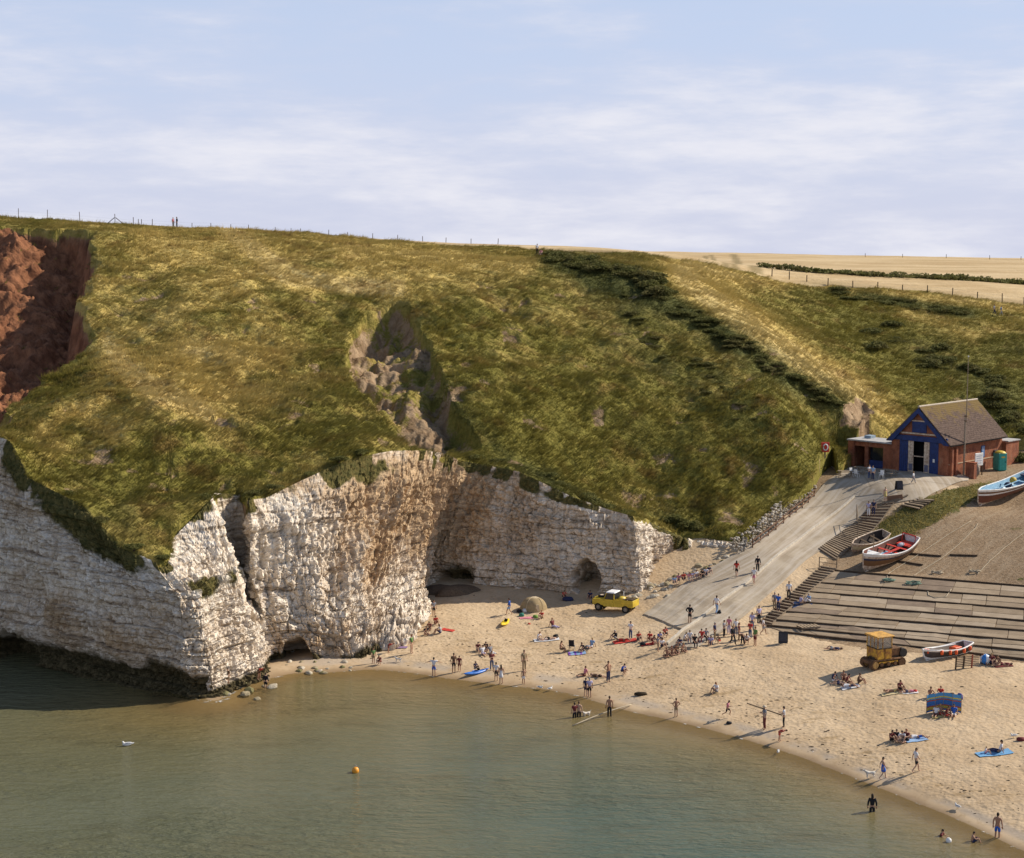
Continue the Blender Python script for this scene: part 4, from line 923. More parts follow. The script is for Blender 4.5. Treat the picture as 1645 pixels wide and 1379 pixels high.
# ------------------------------------------------------------------ rubble wall and railing on the left of the ramp
wl, wlen = resample(pix_line([(1196,886,6.4),(1240,850,7.9),(1290,806,9.5),(1316,786,10.3)]), 60)
rb = random.Random(3)
def rock_verts(r, seed, sq=(1, 1, 1)):
    R = random.Random(seed); bm = bmesh.new(); bmesh.ops.create_icosphere(bm, subdivisions=1, radius=1.0)
    for v in bm.verts: v.co = Vector((v.co.x * sq[0], v.co.y * sq[1], v.co.z * sq[2])) * r * R.uniform(.75, 1.15)
    V = [v.co.copy() for v in bm.verts]; Fc = [tuple(q.index for q in f.verts) for f in bm.faces]; bm.free(); return V, Fc
rub = MB()
for i in range(620):
    p = Vector(wl[rb.randrange(60)]); side = rb.random(); off = Vector((-.82, .57, 0)) * (0.35 + side * 1.5)
    q = p + off + Vector((rb.uniform(-.3, .3), rb.uniform(-.3, .3), 0)); q.z = zl(p.x, p.y) + .12 + side * 1.0
    V, Fc = rock_verts(rb.uniform(.09, .22), i, (1, .9, .75)); rub.add([v + q for v in V], Fc, rb.randrange(3))
tag(rub.build('rubble_wall', [plain('pale_chalk_rubble', (0.43, 0.37, 0.29), .95, .08, var=.3), plain('grey_rubble', (0.27, 0.22, 0.16), .95, .08, var=.3), plain('white_rubble', (0.56, 0.51, 0.43), .95, .08, var=.2)]), 'bank of loose pale chalk rubble behind the brown railing', 'rubble wall')
rail = empty('ramp_railing', label='brown timber post and rail fence along the ramp edge', cat='railing')
rp, _ = resample(pix_line([(1213,878,6.7),(1262,837,8.35),(1312,794,10.0)]), 10); tops = []
for q in rp:
    g = Vector((q[0] - .25, q[1] + .15, 0)); g.z = zl(g.x, g.y); tops.append(g + Vector((0, 0, 1.05))); MB().box(g + Vector((0, 0, .5)), (.13, .13, 1.3)).build('post', M_REDWOOD, rail, bevel=.015)
for a, b in zip(tops[:-1], tops[1:]):
    for dz in (-.08, -.55): 
        d = b - a; MB().box((a + b) / 2 + Vector((.07, -.05, dz)), (d.length, .05, .12), d.to_track_quat('X', 'Z').to_matrix()).build('rail', M_REDWOOD, rail)

# ------------------------------------------------------------------ boathouse
HA = math.radians(-45); W, LEN, EAVE, RIDGE = 7.4, 13.0, 4.1, 7.85
fr = Vector((50.7, 187.2)); fdir = Vector((math.cos(HA), math.sin(HA))); ctr = fr - fdir * (W / 2)
hut = empty('boathouse', (ctr.x, ctr.y, 11.52), HA, 'red brick boathouse with blue gable front and grey slate roof', 'boathouse')
# local x along the front (right = +), y = back, z up
t = .35
MB().bx(W/2 - t, W/2, 0, LEN, -.6, EAVE).build('side_wall', M_BRICK, hut); MB().bx(-W/2, -W/2 + t, 0, LEN, -.6, EAVE).build('side_wall', M_BRICK, hut)
MB().prism([(-W/2 + t, -.6), (W/2 - t, -.6), (W/2 - t, EAVE), (0, RIDGE - .35), (-W/2 + t, EAVE)], LEN - t, LEN - .01).build('back_wall', M_BRICK, hut)
for s in (-1, 1): MB().bx(*sorted((s * (W/2 - .003 - t), s * 2.62)), -.02, .38, -.6, EAVE + .2).build('front_pier', M_BRICK, hut)
# gable: brick panel, blue boards, barge boards, beams
g = MB(); g.prism([(-2.9, EAVE + .25), (2.9, EAVE + .25), (0, RIDGE - .3)], .05, .30); gable = g.build('gable_wall', M_BRICK, hut)
MB().bx(-.95, .95, -.06, .05, EAVE + .8, EAVE + 2.1).build('gable_board', M_BLUE, gable)
MB().bx(-2.45, 2.45, -.10, .045, EAVE + .58, EAVE + .76).build('gable_beam', M_CREAM, gable); MB().bx(-1.05, 1.05, -.10, .045, EAVE + 2.12, EAVE + 2.26).build('gable_beam', M_CREAM, gable)
MB().bx(-W/2 - .1, W/2 + .1, -.16, .045, EAVE - .22, EAVE + .40).build('lintel', M_BLUE, hut, bevel=.02)
for s in (-1, 1):
    MB().prism([(s * (W/2 + .45), EAVE - .42), (0, RIDGE - .02), (0, RIDGE - .62), (s * (W/2 - .25), EAVE - .42)][::s], -.42, -.30).build('barge_board', M_BLUE, hut)
roof = MB()
for s in (-1, 1):
    roof.prism([(s * (W/2 + .5), EAVE - .45), (0, RIDGE + .02), (0, RIDGE + .20), (s * (W/2 + .62), EAVE - .36)][::s], -.30, LEN + .25)
roof = roof.build('roof', M_SLATE, hut)
MB().tube([(0, -.32, RIDGE + .16), (0, LEN + .28, RIDGE + .16)], .13, 8).build('ridge_tiles', plain('ridge_tile', (0.47, 0.40, 0.31), .8), roof)
MB().bx(W/2 + .50, W/2 + .62, -.2, LEN + .2, EAVE - .52, EAVE - .42).build('gutter', M_BLACK, roof)
# doors: two blue leaves, cream edges swung open, black sheet standing in for the shade inside
MB().bx(-2.6, 2.6, .9, .95, -.2, EAVE).build('interior_shade_sheet', M_BLACK, hut)
for s in (-1, 1):
    dr = MB().bx(*sorted((s * 1.42, s * 2.60)), .02, .12, 0.02, EAVE - .24).build('door', M_BLUE, hut)
    for q in range(4): MB().bx(*sorted((s * (1.46 + q * .285), s * (1.46 + q * .285 + .26))), -.025, .02, .06, EAVE - .28).build('board', M_BLUE, dr)
    MB().bx(*sorted((s * .72, s * 1.40)), -.05, .06, .02, EAVE - .24).build('door_edge', M_CREAM, hut)
    MB().bx(*sorted((s * .80, s * 1.3)), -.075, -.05, .35, 1.15).build('door_panel', plain('scuffed_panel', (0.14, 0.14, 0.20), .8), hut)
MB().bx(-.72, .72, .10, .18, 2.0, 2.12).build('crossbar', M_CREAM, hut)
MB().bx(1.9, 2.15, -.055, -.027, 1.55, 1.95).build('notice', M_WHITE, hut)
# side: window, plinth band, buttress, rear lean-to
wn_ = MB().bx(W/2 + .002, W/2 + .05, 7.9, 8.75, 1.55, 3.0).build('window', M_BLUE, hut); MB().bx(W/2 + .05, W/2 + .06, 8.0, 8.65, 1.65, 2.9).build('pane', M_BLUEWIN, wn_)
MB().bx(W/2 + .002, W/2 + .09, .4, LEN - .2, -.6, 1.35).build('plinth', M_BRICK, hut)
MB().bx(W/2 + .002, W/2 + .13, .4, LEN - .3, 1.36, 1.44).build('plinth_cap', plain('sandstone_cap', (0.48, 0.37, 0.25), .9), hut)
for yy in (.55, 1.5): MB().bx(W/2 + .004, W/2 + .38, yy, yy + .42, -.6, 3.3).build('buttress', M_BRICK, hut, bevel=.03)
MB().bx(W/2 + .004, W/2 + .2, 10.9, 11.7, -.1, 2.2).build('side_door', plain('dark_door', (0.06, 0.05, 0.045), .7), hut)
MB().bx(1.2, W/2 + .55, LEN + .02, LEN + 3.2, -.6, 3.05).build('rear_wing', M_BRICK, hut); MB().bx(1.1, W/2 + .7, LEN + .27, LEN + 3.3, 3.05, 3.17).build('rear_roof', M_FELT, hut)
# café wing with a flat roof and a shaded open front
cafe = empty('cafe_wing', (ctr.x, ctr.y, 11.52), HA, 'flat roofed brick café wing with open shaded front left of boathouse', 'café')
x0, x1 = -W/2 - 6.1, -W/2 - .02
MB().bx(x0, x1, 3.2, 3.5, -.5, 3.2).build('back_wall', M_BRICK, cafe); MB().bx(x0, x0 + .3, .30, 3.2, -.5, 3.2).build('side_wall', M_BRICK, cafe)
MB().bx(x1 - 1.3, x1, .28, .58, -.5, 3.2).build('front_pier', M_BRICK, cafe); MB().bx(x0, x0 + .8, .0, .30, -.5, 3.2).build('front_pier', M_BRICK, cafe); MB().bx(x0 + 2.2, x0 + 2.6, .28, .58, -.5, 2.75).build('front_pier', M_BRICK, cafe)
MB().bx(x0 + .01, x1 - .01, .26, .60, 2.60, 3.19).build('lintel', M_BRICK, cafe); MB().bx(x0 - .15, x1, -.1, 3.7, 3.2, 3.38).build('roof', M_FELT, cafe, bevel=.03)
MB().bx(x0 + 2.6, x1 - 1.3, .9, 1.0, .0, 2.6).build('shop_window', M_GLASS, cafe); MB().bx(x0 + 2.7, x1 - 1.4, .55, .9, .0, .95).build('counter', M_BLUE, cafe)
MB().bx(x0 + 1.0, x0 + 1.9, 2.0, 3.1, 3.38, 3.72).build('roof_box', plain('blue_grey_box', (0.28, 0.36, 0.44), .7), cafe)
slope = MB(); slope.prism([(x0 - 2.6, -.4), (x0, -.4), (x0, 1.6)], .6, 1.2); slope.build('ramp_wall', M_STONE, cafe)

# ------------------------------------------------------------------ things round the boathouse
def at_hut(x, y): q = Matrix.Rotation(HA, 2) @ Vector((x, y)); return Vector((ctr.x + q.x, ctr.y + q.y, 0))
b = Vector((53.2, 188.9, zl(53.2, 188.9))); fp = empty('flagpole', (b.x, b.y, b.z), 0, 'tall slim wooden flagpole standing before the brick side wall', 'flagpole')
hgt = 14.0
MB().tube([(0, 0, -.2), (.0, 0, 7.2)], [.13, .10], 8).build('lower_mast', make_wood('mast_wood', (0.26, 0.19, 0.12), (0.44, 0.35, 0.26)), fp); MB().tube([(.12, 0, 6.3), (.14, 0, hgt)], [.075, .03], 8).build('top_mast', M_PALEWOOD, fp)
for z in (6.5, 7.05): MB().tube([(.05, 0, z - .05), (.05, 0, z + .05)], .19, 8).build('band', M_RUST, fp)
MB().ell((.14, 0, hgt + .06), (.09, .09, .09), 8, 6).build('truck', M_WHITE, fp)
pw = Vector((53.9, 188.3, zl(53.9, 188.3))); o = MB().bx(-.55, .55, -.35, .35, -.3, 1.75).bx(-.62, .62, -.42, .42, 1.75, 1.85).build('brick_pillar', M_BRICK, None, bevel=.03); o.location = pw; o.rotation_euler.z = HA; tag(o, 'square red brick pillar at the foot of the flagpole', 'pillar')
b = on_low(1568, 766); V, Fc = rock_verts(1.0, 77, (.55, .5, .95)); o = MB().add([v + Vector((0, 0, .75)) for v in V], Fc).build('stone_block', M_STONE, None, bevel=.06); o.location = b; tag(o, 'stumpy rough stone block at the edge of the forecourt', 'stone')
b = at_hut(4.9, 5.3); b.z = zl(b.x, b.y); nb = empty('notice_board', (b.x, b.y, b.z), HA + math.radians(80), 'white notice board on two dark posts by the brick wall', 'notice board')
for s in (-1, 1): MB().bx(s * .62 - .05, s * .62 + .05, -.05, .05, -.3, 1.2).build('leg', M_DARKWOOD, nb)
MB().bx(-.72, .72, -.06, .05, 1.15, 2.65).build('board', M_WHITE, nb, bevel=.02)
for r_ in range(4): MB().bx(-.5, .5 - .12 * (r_ % 2), -.072, -.062, 2.28 - r_ * .28, 2.34 - r_ * .28).build('text_line', flat((0.35, 0.36, 0.42)), nb)
b = at_hut(5.0, 10.2); b.z = zl(b.x, b.y); tl_ = empty('portable_toilet', (b.x, b.y, b.z), math.radians(20), 'teal portable toilet with yellow dome roof beside boathouse', 'toilet')
MB().bx(-.58, .58, -.58, .58, 0, 2.1).build('cabin', M_TEAL, tl_, bevel=.05); MB().ell((0, 0, 2.1), (.66, .66, .28), 12, 4, z0=0.0).build('roof', M_YELLOW, tl_, True)
MB().bx(-.46, .46, -.615, -.582, .06, 2.0).build('door', plain('teal_door', (0.05, 0.36, 0.30), .45), tl_); MB().bx(.34, .42, -.65, -.617, .95, 1.12).build('handle', M_BLACK, tl_)
MB().bx(-.25, .25, -.63, -.618, 1.55, 1.72).build('sign', M_YELLOW, tl_)
b = on_hill(1325, 748); lb = empty('lifebuoy_board', (b.x, b.y, b.z - .1), math.radians(10), 'red lifebuoy board with white ring on the grass above the ramp', 'lifebuoy')
MB().bx(-.07, .07, .0, .1, -.4, .9).build('post', M_WOOD, lb); MB().bx(-.5, .5, -.06, .06, .35, 1.55).build('board', M_RED, lb, bevel=.03)
ringp = [(.27 * math.cos(a), -.11, .95 + .36 * math.sin(a)) for a in np.linspace(0, 2 * math.pi, 17)]; MB().tube(ringp, .07, 6, caps=False).build('ring', M_WHITE, lb, True)
def aboard(px, py, rz, label, w=.75, h=1.0):
    b = on_low(px, py); e = empty('sandwich_board', (b.x, b.y, b.z + .08), rz, label, 'sign')
    for s in (-1, 1):
        R = Matrix.Rotation(s * .2, 3, 'X'); p_ = MB().box((0, s * .22, h / 2), (w, .05, h), R).build('panel', plain('black_board', (0.03, 0.03, 0.036), .7), e)
        MB().box((0, s * .245, h * .55), (w * .86, .05, h * .72), R).build('chalk_face', plain('slate_face', (0.055, 0.055, 0.065), .8, var=.4, scale=12), e)
    return e
aboard(1444, 788, .2, 'black sandwich board standing on the forecourt before the blue doors'); aboard(1258, 1034, -.2, 'dark sandwich board standing alone on sand below the steps', .85, 1.0)
# white plastic chairs and picnic tables outside the café
def plastic_chair(loc, rz, label):
    e = empty('plastic_chair', loc, rz, label, 'chair', 'white chairs outside the café')
    MB().box((0, 0, .43), (.46, .46, .04)).build('seat', M_WHITE, e, bevel=.01); MB().box((0, .23, .70), (.44, .04, .50), Matrix.Rotation(-.15, 3, 'X')).build('backrest', M_WHITE, e, bevel=.01)
    for sx in (-1, 1):
        for sy in (-1, 1): MB().tube([(sx * .2, sy * .2, .42), (sx * .25, sy * .25, 0)], .022, 5).build('leg', M_WHITE, e)
        MB().box((sx * .24, 0, .64), (.05, .42, .03)).build('armrest', M_WHITE, e)
    return e
for px, py, rz, lb_ in [(1369,766,.6,'white plastic chair at the far left of the café front'),(1376,768,2.4,'white plastic chair second from the left outside the café'),(1416,770,-.5,'white plastic chair nearest the blue boathouse doors')]:
    b = on_low(px, py); plastic_chair((b.x, b.y, b.z + .08), rz, lb_)
def picnic(px, py, rz, label):
    b = on_low(px, py); e = empty('picnic_table', (b.x, b.y, b.z + .08), rz, label, 'picnic table')
    MB().bx(-.9, .9, -.36, .36, .70, .75).build('table_top', M_WOOD, e)
    for s in (-1, 1):
        MB().bx(-.9, .9, s * .72 - .13, s * .72 + .13, .42, .46).build('bench', M_WOOD, e)
        MB().bx(s * .65 - .04, s * .65 + .04, -.8, .8, .36, .42).build('cross_bar', M_WOOD, e)
        for q in (-1, 1): MB().tube([(s * .65, q * .25, .70), (s * .65, q * .62, 0)], .045, 4).build('leg', M_WOOD, e)
    return e
picnic(1384, 762, HA, 'dark wooden picnic table in shade under the café front'); picnic(1428, 766, HA, 'wooden picnic table against the brick pier beside blue door'); picnic(1358, 768, HA + .4, 'wooden picnic table at the top corner of the ramp')
# ------------------------------------------------------------------ boats
def hull_mesh(L, beam, depth, bow_rise, stern_rise, bands, mats, inner, transom=.62, seats=()):
    """coble: bow at -x; rows run from keel to gunwale. bands: fractions where the colour changes"""
    ns, nr = 22, 11; m = MB(); rows = []; inn = []
    for i in range(ns):
        t = i / (ns - 1); b = beam / 2 * (math.sin(math.pi * min(1, .03 + .62 * t ** .62)) if t < .62 else 1 - (1 - transom) * ((t - .62) / .38) ** 1.8)
        b = max(b * min(1, (t / .12) ** .6 if t < .12 else 1), .03)
        sh = depth + bow_rise * max(0, 1 - t / .6) ** 1.7 + stern_rise * max(0, (t - .6) / .4) ** 1.5; kz = .28 * max(0, 1 - t / .10) ** 2
        x = t * L; rake = -.32 * max(0, 1 - t / .15)
        row, ir = [], []
        for j in range(nr):
            f = j / (nr - 1); w = b * (f ** (.45 + .25 * max(0, 1 - t * 3))) * (1 + .0 * f); zz = kz + (sh - kz) * (f ** 1.35)
            row.append((x + rake * f, w, zz)); ir.append((x + rake * f + .05, max(0, w - .06), max(zz + .02, min(sh, depth * .34 + kz))))
        rows.append(row); inn.append(ir)
    def band(f):
        for q, v in enumerate(bands):
            if f < v: return q
        return len(bands)
    for s in (1, -1):
        V = [(p[0], s * p[1], p[2]) for r in rows for p in r]
        for j in range(nr - 1):
            Fc = [((i * nr + j), (i + 1) * nr + j, (i + 1) * nr + j + 1, i * nr + j + 1)[::s] for i in range(ns - 1)]; m.add(V, Fc, band((j + .5) / (nr - 1)))
    V = [(p[0], p[1], p[2]) for p in rows[-1]] + [(p[0], -p[1], p[2]) for p in rows[-1]]
    m.add(V, [(j, j + 1, nr + j + 1, nr + j) for j in range(nr - 1)], len(bands))
    k = MB()
    for s in (1, -1):
        V = [(p[0], s * p[1], p[2]) for r in inn for p in r]
        k.add(V, [((i * nr + j), i * nr + j + 1, (i + 1) * nr + j + 1, (i + 1) * nr + j)[::s] for i in range(1, ns - 1) for j in range(nr - 1)])
    gun = [[(r[-1][0], s * r[-1][1], r[-1][2] + .02) for r in rows] for s in (1, -1)]
    return m, k, gun, rows
def boat(name, bow_px, stern_px, beam, depth, br, sr, bands, hmats, inner, gmat, label, lean=0.0, sink=0.05, minlen=None):
    a, b = on_low(*bow_px), on_low(*stern_px); d = b - a; L = d.length
    e = empty(name, a - Vector((0, 0, sink)), 0, label, 'boat', 'fishing cobles drawn up at the landing')
    Q = d.to_track_quat('X', 'Z') @ Quaternion((1, 0, 0), lean); e.rotation_mode = 'QUATERNION'; e.rotation_quaternion = Q
    m, k, gun, rows = hull_mesh(L, beam, depth, br, sr, bands, hmats, inner)
    h = m.build('hull', hmats, e, True); k.build('lining', inner, e, True)
    for g in gun: MB().tube(g, .065, 6).build('gunwale', gmat, e)
    MB().tube([(-.30, 0, rows[0][-1][2] + .12), (-.2, 0, .6), (.12, 0, .05), (L * .3, 0, -.05), (L * .98, 0, -.05)], .07, 6).build('keel', hmats[0], e)
    tr = rows[-1][-1]; MB().tube([(tr[0], tr[1], tr[2] + .02), (tr[0], -tr[1], tr[2] + .02)], .07, 6).build('transom_rail', gmat, e)
    def W(t):
        r = rows[min(21, int(t * 21))][-1]; return r[1], r[2]
    return e, L, W
def thwart(e, L, W, t, mat, w=.28, dz=-.22):
    b, z = W(t); MB().bx(t * L - w / 2, t * L + w / 2, -b * .9, b * .9, z + dz - .05, z + dz).build('thwart', mat, e)
def oar(e, p, q, mat, r=.045): 
    p, q = Vector(p), Vector(q); o = MB().tube([p, p.lerp(q, .75)], r, 6); d = (q - p); o.box(p.lerp(q, .87), (d.length * .26, .16, .035), d.to_track_quat('X', 'Z').to_matrix()); o.build('oar', mat, e)
# red and white coble
e, L, W = boat('coble', (1388,919), (1464,884), 3.1, 1.30, .80, .35, (.42, .66, .72, .84, .90), [M_CREAM, M_BROWNP, M_CREAM, M_NAVY, M_CREAM, M_WHITE], M_MAROON, M_WHITE, 'white coble with red interior and brown and navy stripes beside the steps', .12)
for t_ in (.28, .52, .7): thwart(e, L, W, t_, M_RED if t_ > .4 else M_WHITE)
b_, z_ = W(.1); MB().prism([(.35, -.05), (L * .2, -.75), (L * .2, .75), (.35, .05)][::-1], z_ - .12, z_ - .06, 'z').build('foredeck', M_WHITE, e)
MB().bx(L * .40, L * .55, -.55, .55, .42, .95).build('engine_box', M_LBLUE, e, bevel=.04)
for s in (-.75, -.55): oar(e, (L * .12, s, 1.45), (L * .62, s * .9, 1.35), M_RED)
MB().bx(L * .80, L * .96, -.8, .8, 1.0, 1.12).build('stern_deck', M_RED, e)
for s in (-1, 1): MB().tube([(L * .92, s * .8, 1.1), (L * .94, s * .8, 1.95)], .05, 6).build('frame_post', M_RED, e)
MB().tube([(L * .94, -.8, 1.95), (L * .94, .8, 1.95)], .06, 6).build('frame_bar', M_RED, e); MB().ell((L * .78, .1, 1.15), (.55, .3, .22), 8, 5).build('tarpaulin', plain('grey_tarp', (0.36, 0.38, 0.44), .7), e, True)
MB().tube([(L * .22, .25, .6), (L * .21, .2, 3.6)], [.06, .035], 6).build('mast', M_PALEWOOD, e)
# blue and white coble at the right edge
e, L, W = boat('coble', (1572,813), (1668,772), 2.6, 1.15, .8, .35, (.22, .62, .70, .80, .86), [M_CREAM, M_MAROON, M_MAROON, M_WHITE, M_BROWNP, M_WHITE], M_LBLUE, M_WHITE, 'maroon and white coble with pale blue interior near the portable toilet', .10)
for t_ in (.3, .5, .68): thwart(e, L, W, t_, M_LBLUE)
MB().prism([(.35, -.05), (L * .22, -.85), (L * .22, .85), (.35, .05)][::-1], W(.1)[1] - .14, W(.1)[1] - .07, 'z').build('foredeck', M_LBLUE, e)
oar(e, (L * .15, -.6, 1.55), (L * .6, -.5, 1.4), M_LBLUE)
MB().ell((L * .58, .2, 1.3), (.45, .4, .40), 8, 6).build('oilskin_heap', plain('yellow_oilskin', (0.50, 0.36, 0.06), .6), e, True); MB().ell((L * .46, -.1, 1.15), (.55, .45, .35), 8, 6).build('net_heap', M_NAVY, e, True); MB().bx(L * .78, L * .95, -.8, .8, 1.15, 1.30).build('stern_deck', M_NAVY, e)
# small cream boat lying over behind
e, L, W = boat('dinghy', (1369,889), (1421,868), 1.9, .95, .3, .15, (.55, .8, .9), [M_CREAM, plain('cream_yellow_paint', (0.62, 0.55, 0.36), .6), M_CREAM, M_CREAM], plain('dark_lining', (0.05, 0.035, 0.03), .8), M_CREAM, 'small cream boat with dark interior tucked behind the red coble', .30)
thwart(e, L, W, .4, M_DARKWOOD); thwart(e, L, W, .7, M_DARKWOOD)
# rescue-orange fendered coble on the sand
e, L, W = boat('coble', (1487,1062), (1556,1047), 2.0, .70, .35, .22, (.45, .86), [M_WHITE, plain('dark_grey_band', (0.075, 0.06, 0.055), .6), M_WHITE], plain('bottom_boards', (0.16, 0.13, 0.11), .8), M_WHITE, 'open white boat with orange fenders drawn up on the sand', -.06)
for t_ in (.25, .5, .74): thwart(e, L, W, t_, M_WHITE if t_ < .7 else M_RED)
MB().bx(L * .62, L * .78, -.4, .4, .3, .75).build('fuel_box', M_ORANGE, e, bevel=.05)
for t_ in (.03, .22, .38, .50, .68, .84):
    b_, z_ = W(t_)
    for s in (1, -1): MB().tube([(t_ * L, s * (b_ + .12), z_ + .02), (t_ * L, s * (b_ + .10), z_ - .34)], .13, 8).build('fender', M_ORANGE, e, True)
oar(e, (L * .2, .3, .95), (L * .75, .25, .9), M_WHITE)

# ------------------------------------------------------------------ crawler tractor
b = on_low(1418, 1070); tr = empty('crawler_tractor', (b.x, b.y, b.z - .05), math.radians(24), 'rusty yellow crawler tractor with boxy glazed cab on the sand', 'tractor')
for s in (-1, 1):
    prof = []; Lh, Rr = 1.35, .40
    for a in np.linspace(math.pi / 2, 3 * math.pi / 2, 9): prof.append((-Lh + Rr * math.cos(a), Rr + .02 + Rr * math.sin(a)))
    for a in np.linspace(-math.pi / 2, math.pi / 2, 9): prof.append((Lh + Rr * math.cos(a), Rr + .02 + Rr * math.sin(a)))
    y0 = s * .62 - .21; tk = empty('track'); tk.parent = tr
    belt = MB(); n = len(prof); inn = [(p[0] * .93, Rr + .02 + (p[1] - Rr - .02) * .78) for p in prof]
    for i in range(n):
        j = (i + 1) % n; q = [prof[i], prof[j], inn[j], inn[i]]; belt.prism(q, y0, y0 + .42)
    belt.build('belt', M_RUST, tk)
    for i in range(26):
        f = i / 26 * n; i0 = int(f) % n; g = f - int(f); p = [prof[i0][c] * (1 - g) + prof[(i0 + 1) % n][c] * g for c in (0, 1)]
        ang = math.atan2(p[1] - Rr, p[0]) if abs(p[0]) > Lh else math.pi / 2; MB().box((p[0], y0 + .21, p[1]), (.08, .46, .07), Matrix.Rotation(-(ang - math.pi / 2), 3, 'Y')).build('grouser', M_RUST, tk)
    for xx in (-Lh, -.7, 0, .7, Lh): MB().tube([(xx, y0 - .02, Rr + .02), (xx, y0 + .44, Rr + .02)], .30 if abs(xx) == Lh else .17, 10).build('wheel', plain('ochre_roller', (0.40, 0.25, 0.09), .8, var=.4) if xx == -Lh else M_RUST, tk)
    MB().bx(-1.0, 1.0, y0 + .05, y0 + .12, .50, .64).build('track_frame', M_TRACTOR, tk)
MB().bx(-1.2, 1.4, -.40, .40, .45, 1.0).build('chassis', M_DARKWOOD, tr, bevel=.03)
MB().bx(-1.75, -1.1, -.6, .6, .45, .75).build('drawbar', M_RUST, tr, bevel=.03)
cb = MB().bx(-1.15, .35, -.78, .78, .85, 1.75).build('cab_panel', M_TRACTOR, tr, bevel=.03)
for q in (-.40,): MB().bx(q - .02, q + .02, -.80, -.782, .9, 1.72).build('panel_seam', M_BLACK, cb)
MB().bx(-1.17, .37, -.80, .80, 1.74, 1.81).build('cab_sill', M_DARKWOOD, tr)
for x in (-1.12, -.62, .32):
    for s in (-1, 1): MB().bx(x - .035, x + .035, s * .75 - .035, s * .75 + .035, 1.81, 2.75).build('cab_post', M_TRACTOR, tr)
for y in (-.25, .25): MB().bx(-1.15, -1.09, y - .03, y + .03, 1.81, 2.75).build('cab_post', M_TRACTOR, tr)
gm = NT('cab_glass', .1, .5); gm.col((0.45, 0.42, 0.36)); gm.b.inputs['Alpha'].default_value = .35; gm = gm.m
for s in (-1, 1): MB().bx(-1.08, .30, s * .75 - .01, s * .75 + .01, 1.82, 2.74).build('cab_window', gm, tr)
MB().bx(-1.13, -1.11, -.72, .72, 1.82, 2.74).build('cab_window', gm, tr); MB().bx(.31, .33, -.72, .72, 1.82, 2.74).build('cab_window', gm, tr)
MB().bx(-1.32, .50, -.92, .92, 2.75, 2.88).build('cab_roof', M_ROOFO, tr, bevel=.04)
MB().bx(-.75, -.3, -.25, .25, 1.3, 2.1).build('driver_seat', M_BLACK, tr, bevel=.06)
MB().bx(.38, 1.5, -.42, .42, .95, 1.62).build('bonnet', M_RUST, tr, bevel=.05); MB().bx(1.5, 1.58, -.45, .45, .7, 1.6).build('radiator', M_DARKWOOD, tr)
MB().tube([(.9, .2, 1.6), (.9, .2, 2.3)], .06, 8).build('exhaust', M_RUST, tr)
MB().tube([(1.75, -.55, 1.15), (1.75, .55, 1.15)], .38, 12).build('winch_drum', plain('dark_tyre', (0.05, 0.045, 0.042), .9), tr)

# ------------------------------------------------------------------ yellow pickup
b1, b2 = on_low(966, 985), on_low(1012, 984); d = (b2 - b1); rz = math.atan2(d.y, d.x) - math.radians(13)
lr = empty('pickup_truck', tuple((b1 + b2) / 2 + Vector((0, .8, 0.02))), rz, 'old yellow four wheel drive pickup with white cab roof on sand', 'pickup truck')
# local: front at -x, y+ away from the camera
body = MB(); Wd = .80
body.bx(-2.15, 2.2, -Wd, Wd, .62, 1.06); body = body.build('body', M_LRY, lr, bevel=.04)
for s in (-1, 1):
    wing = MB().prism([(-2.15, 1.06), (-2.15, .72), (-1.98, .55), (-1.9, .95), (-1.1, .95), (-.98, .55), (-.92, .55), (-.92, 1.24), (-2.1, 1.18)], s * (Wd + .01) - (.30 if s > 0 else 0), s * (Wd + .01) + (0 if s > 0 else .30)).build('front_wing', M_LRY, lr, bevel=.02)
    MB().bx(-.90, .20, s * (Wd + .012) - .03, s * (Wd + .012) + .03, .52, 1.26).build('door', M_LRY, lr, bevel=.015)
    MB().bx(.02, .12, s * (Wd + .05) - .015, s * (Wd + .05) + .015, 1.02, 1.07).build('door_handle', M_BLACK, lr)
    MB().prism([(.22, .55), (.98, .55), (1.05, .98), (1.85, .98), (1.95, .62), (2.2, .62), (2.2, 1.32), (.22, 1.32)], s * (Wd + .01) - .035, s * (Wd + .01) + .035).build('bed_side', M_LRY, lr, bevel=.015)
    for xx in (-1.5, 1.45):
        wh = empty('wheel', (xx, s * .68, .40)); wh.parent = lr
        MB().tube([(0, -.13, 0), (0, .13, 0)], .40, 18).build('tyre', M_TYRE, wh, False, .03); MB().tube([(0, -.14, 0), (0, .14, 0)], .22, 14).build('rim', plain('dusty_rim', (0.20, 0.17, 0.13), .7), wh); MB().tube([(0, -.17, 0), (0, .17, 0)], .07, 8).build('hub', M_METAL, wh)
        MB().prism([(xx - .46 + .08 * k_ if False else xx + .50 * math.cos(a), .42 + .52 * math.sin(a)) for k_, a in enumerate(np.linspace(.2, math.pi - .2, 9))] , s * .60 - .1, s * .60 + .1).build('wheel_arch', M_BLACK, lr)
    MB().tube([(-2.17, s * .55, .98), (-2.22, s * .55, .98)], .10, 10).build('headlight', M_WHITE, lr)
MB().bx(-2.1, -.92, -.50, .50, 1.06, 1.27).build('bonnet', M_LRY, lr, bevel=.05)
o = MB().tube([(-1.45, 0, 1.27), (-1.45, 0, 1.47)], .38, 16).build('spare_wheel', M_TYRE, lr, bevel=.03); MB().tube([(-1.45, 0, 1.46), (-1.45, 0, 1.49)], .2, 12).build('spare_rim', M_CREAM, o)
MB().bx(-2.19, -2.15, -.42, .42, .66, 1.12).build('grille', M_BLACK, lr); MB().bx(-2.32, -2.20, -.82, .82, .52, .66).build('bumper', M_METAL, lr, bevel=.02)
cab = MB()
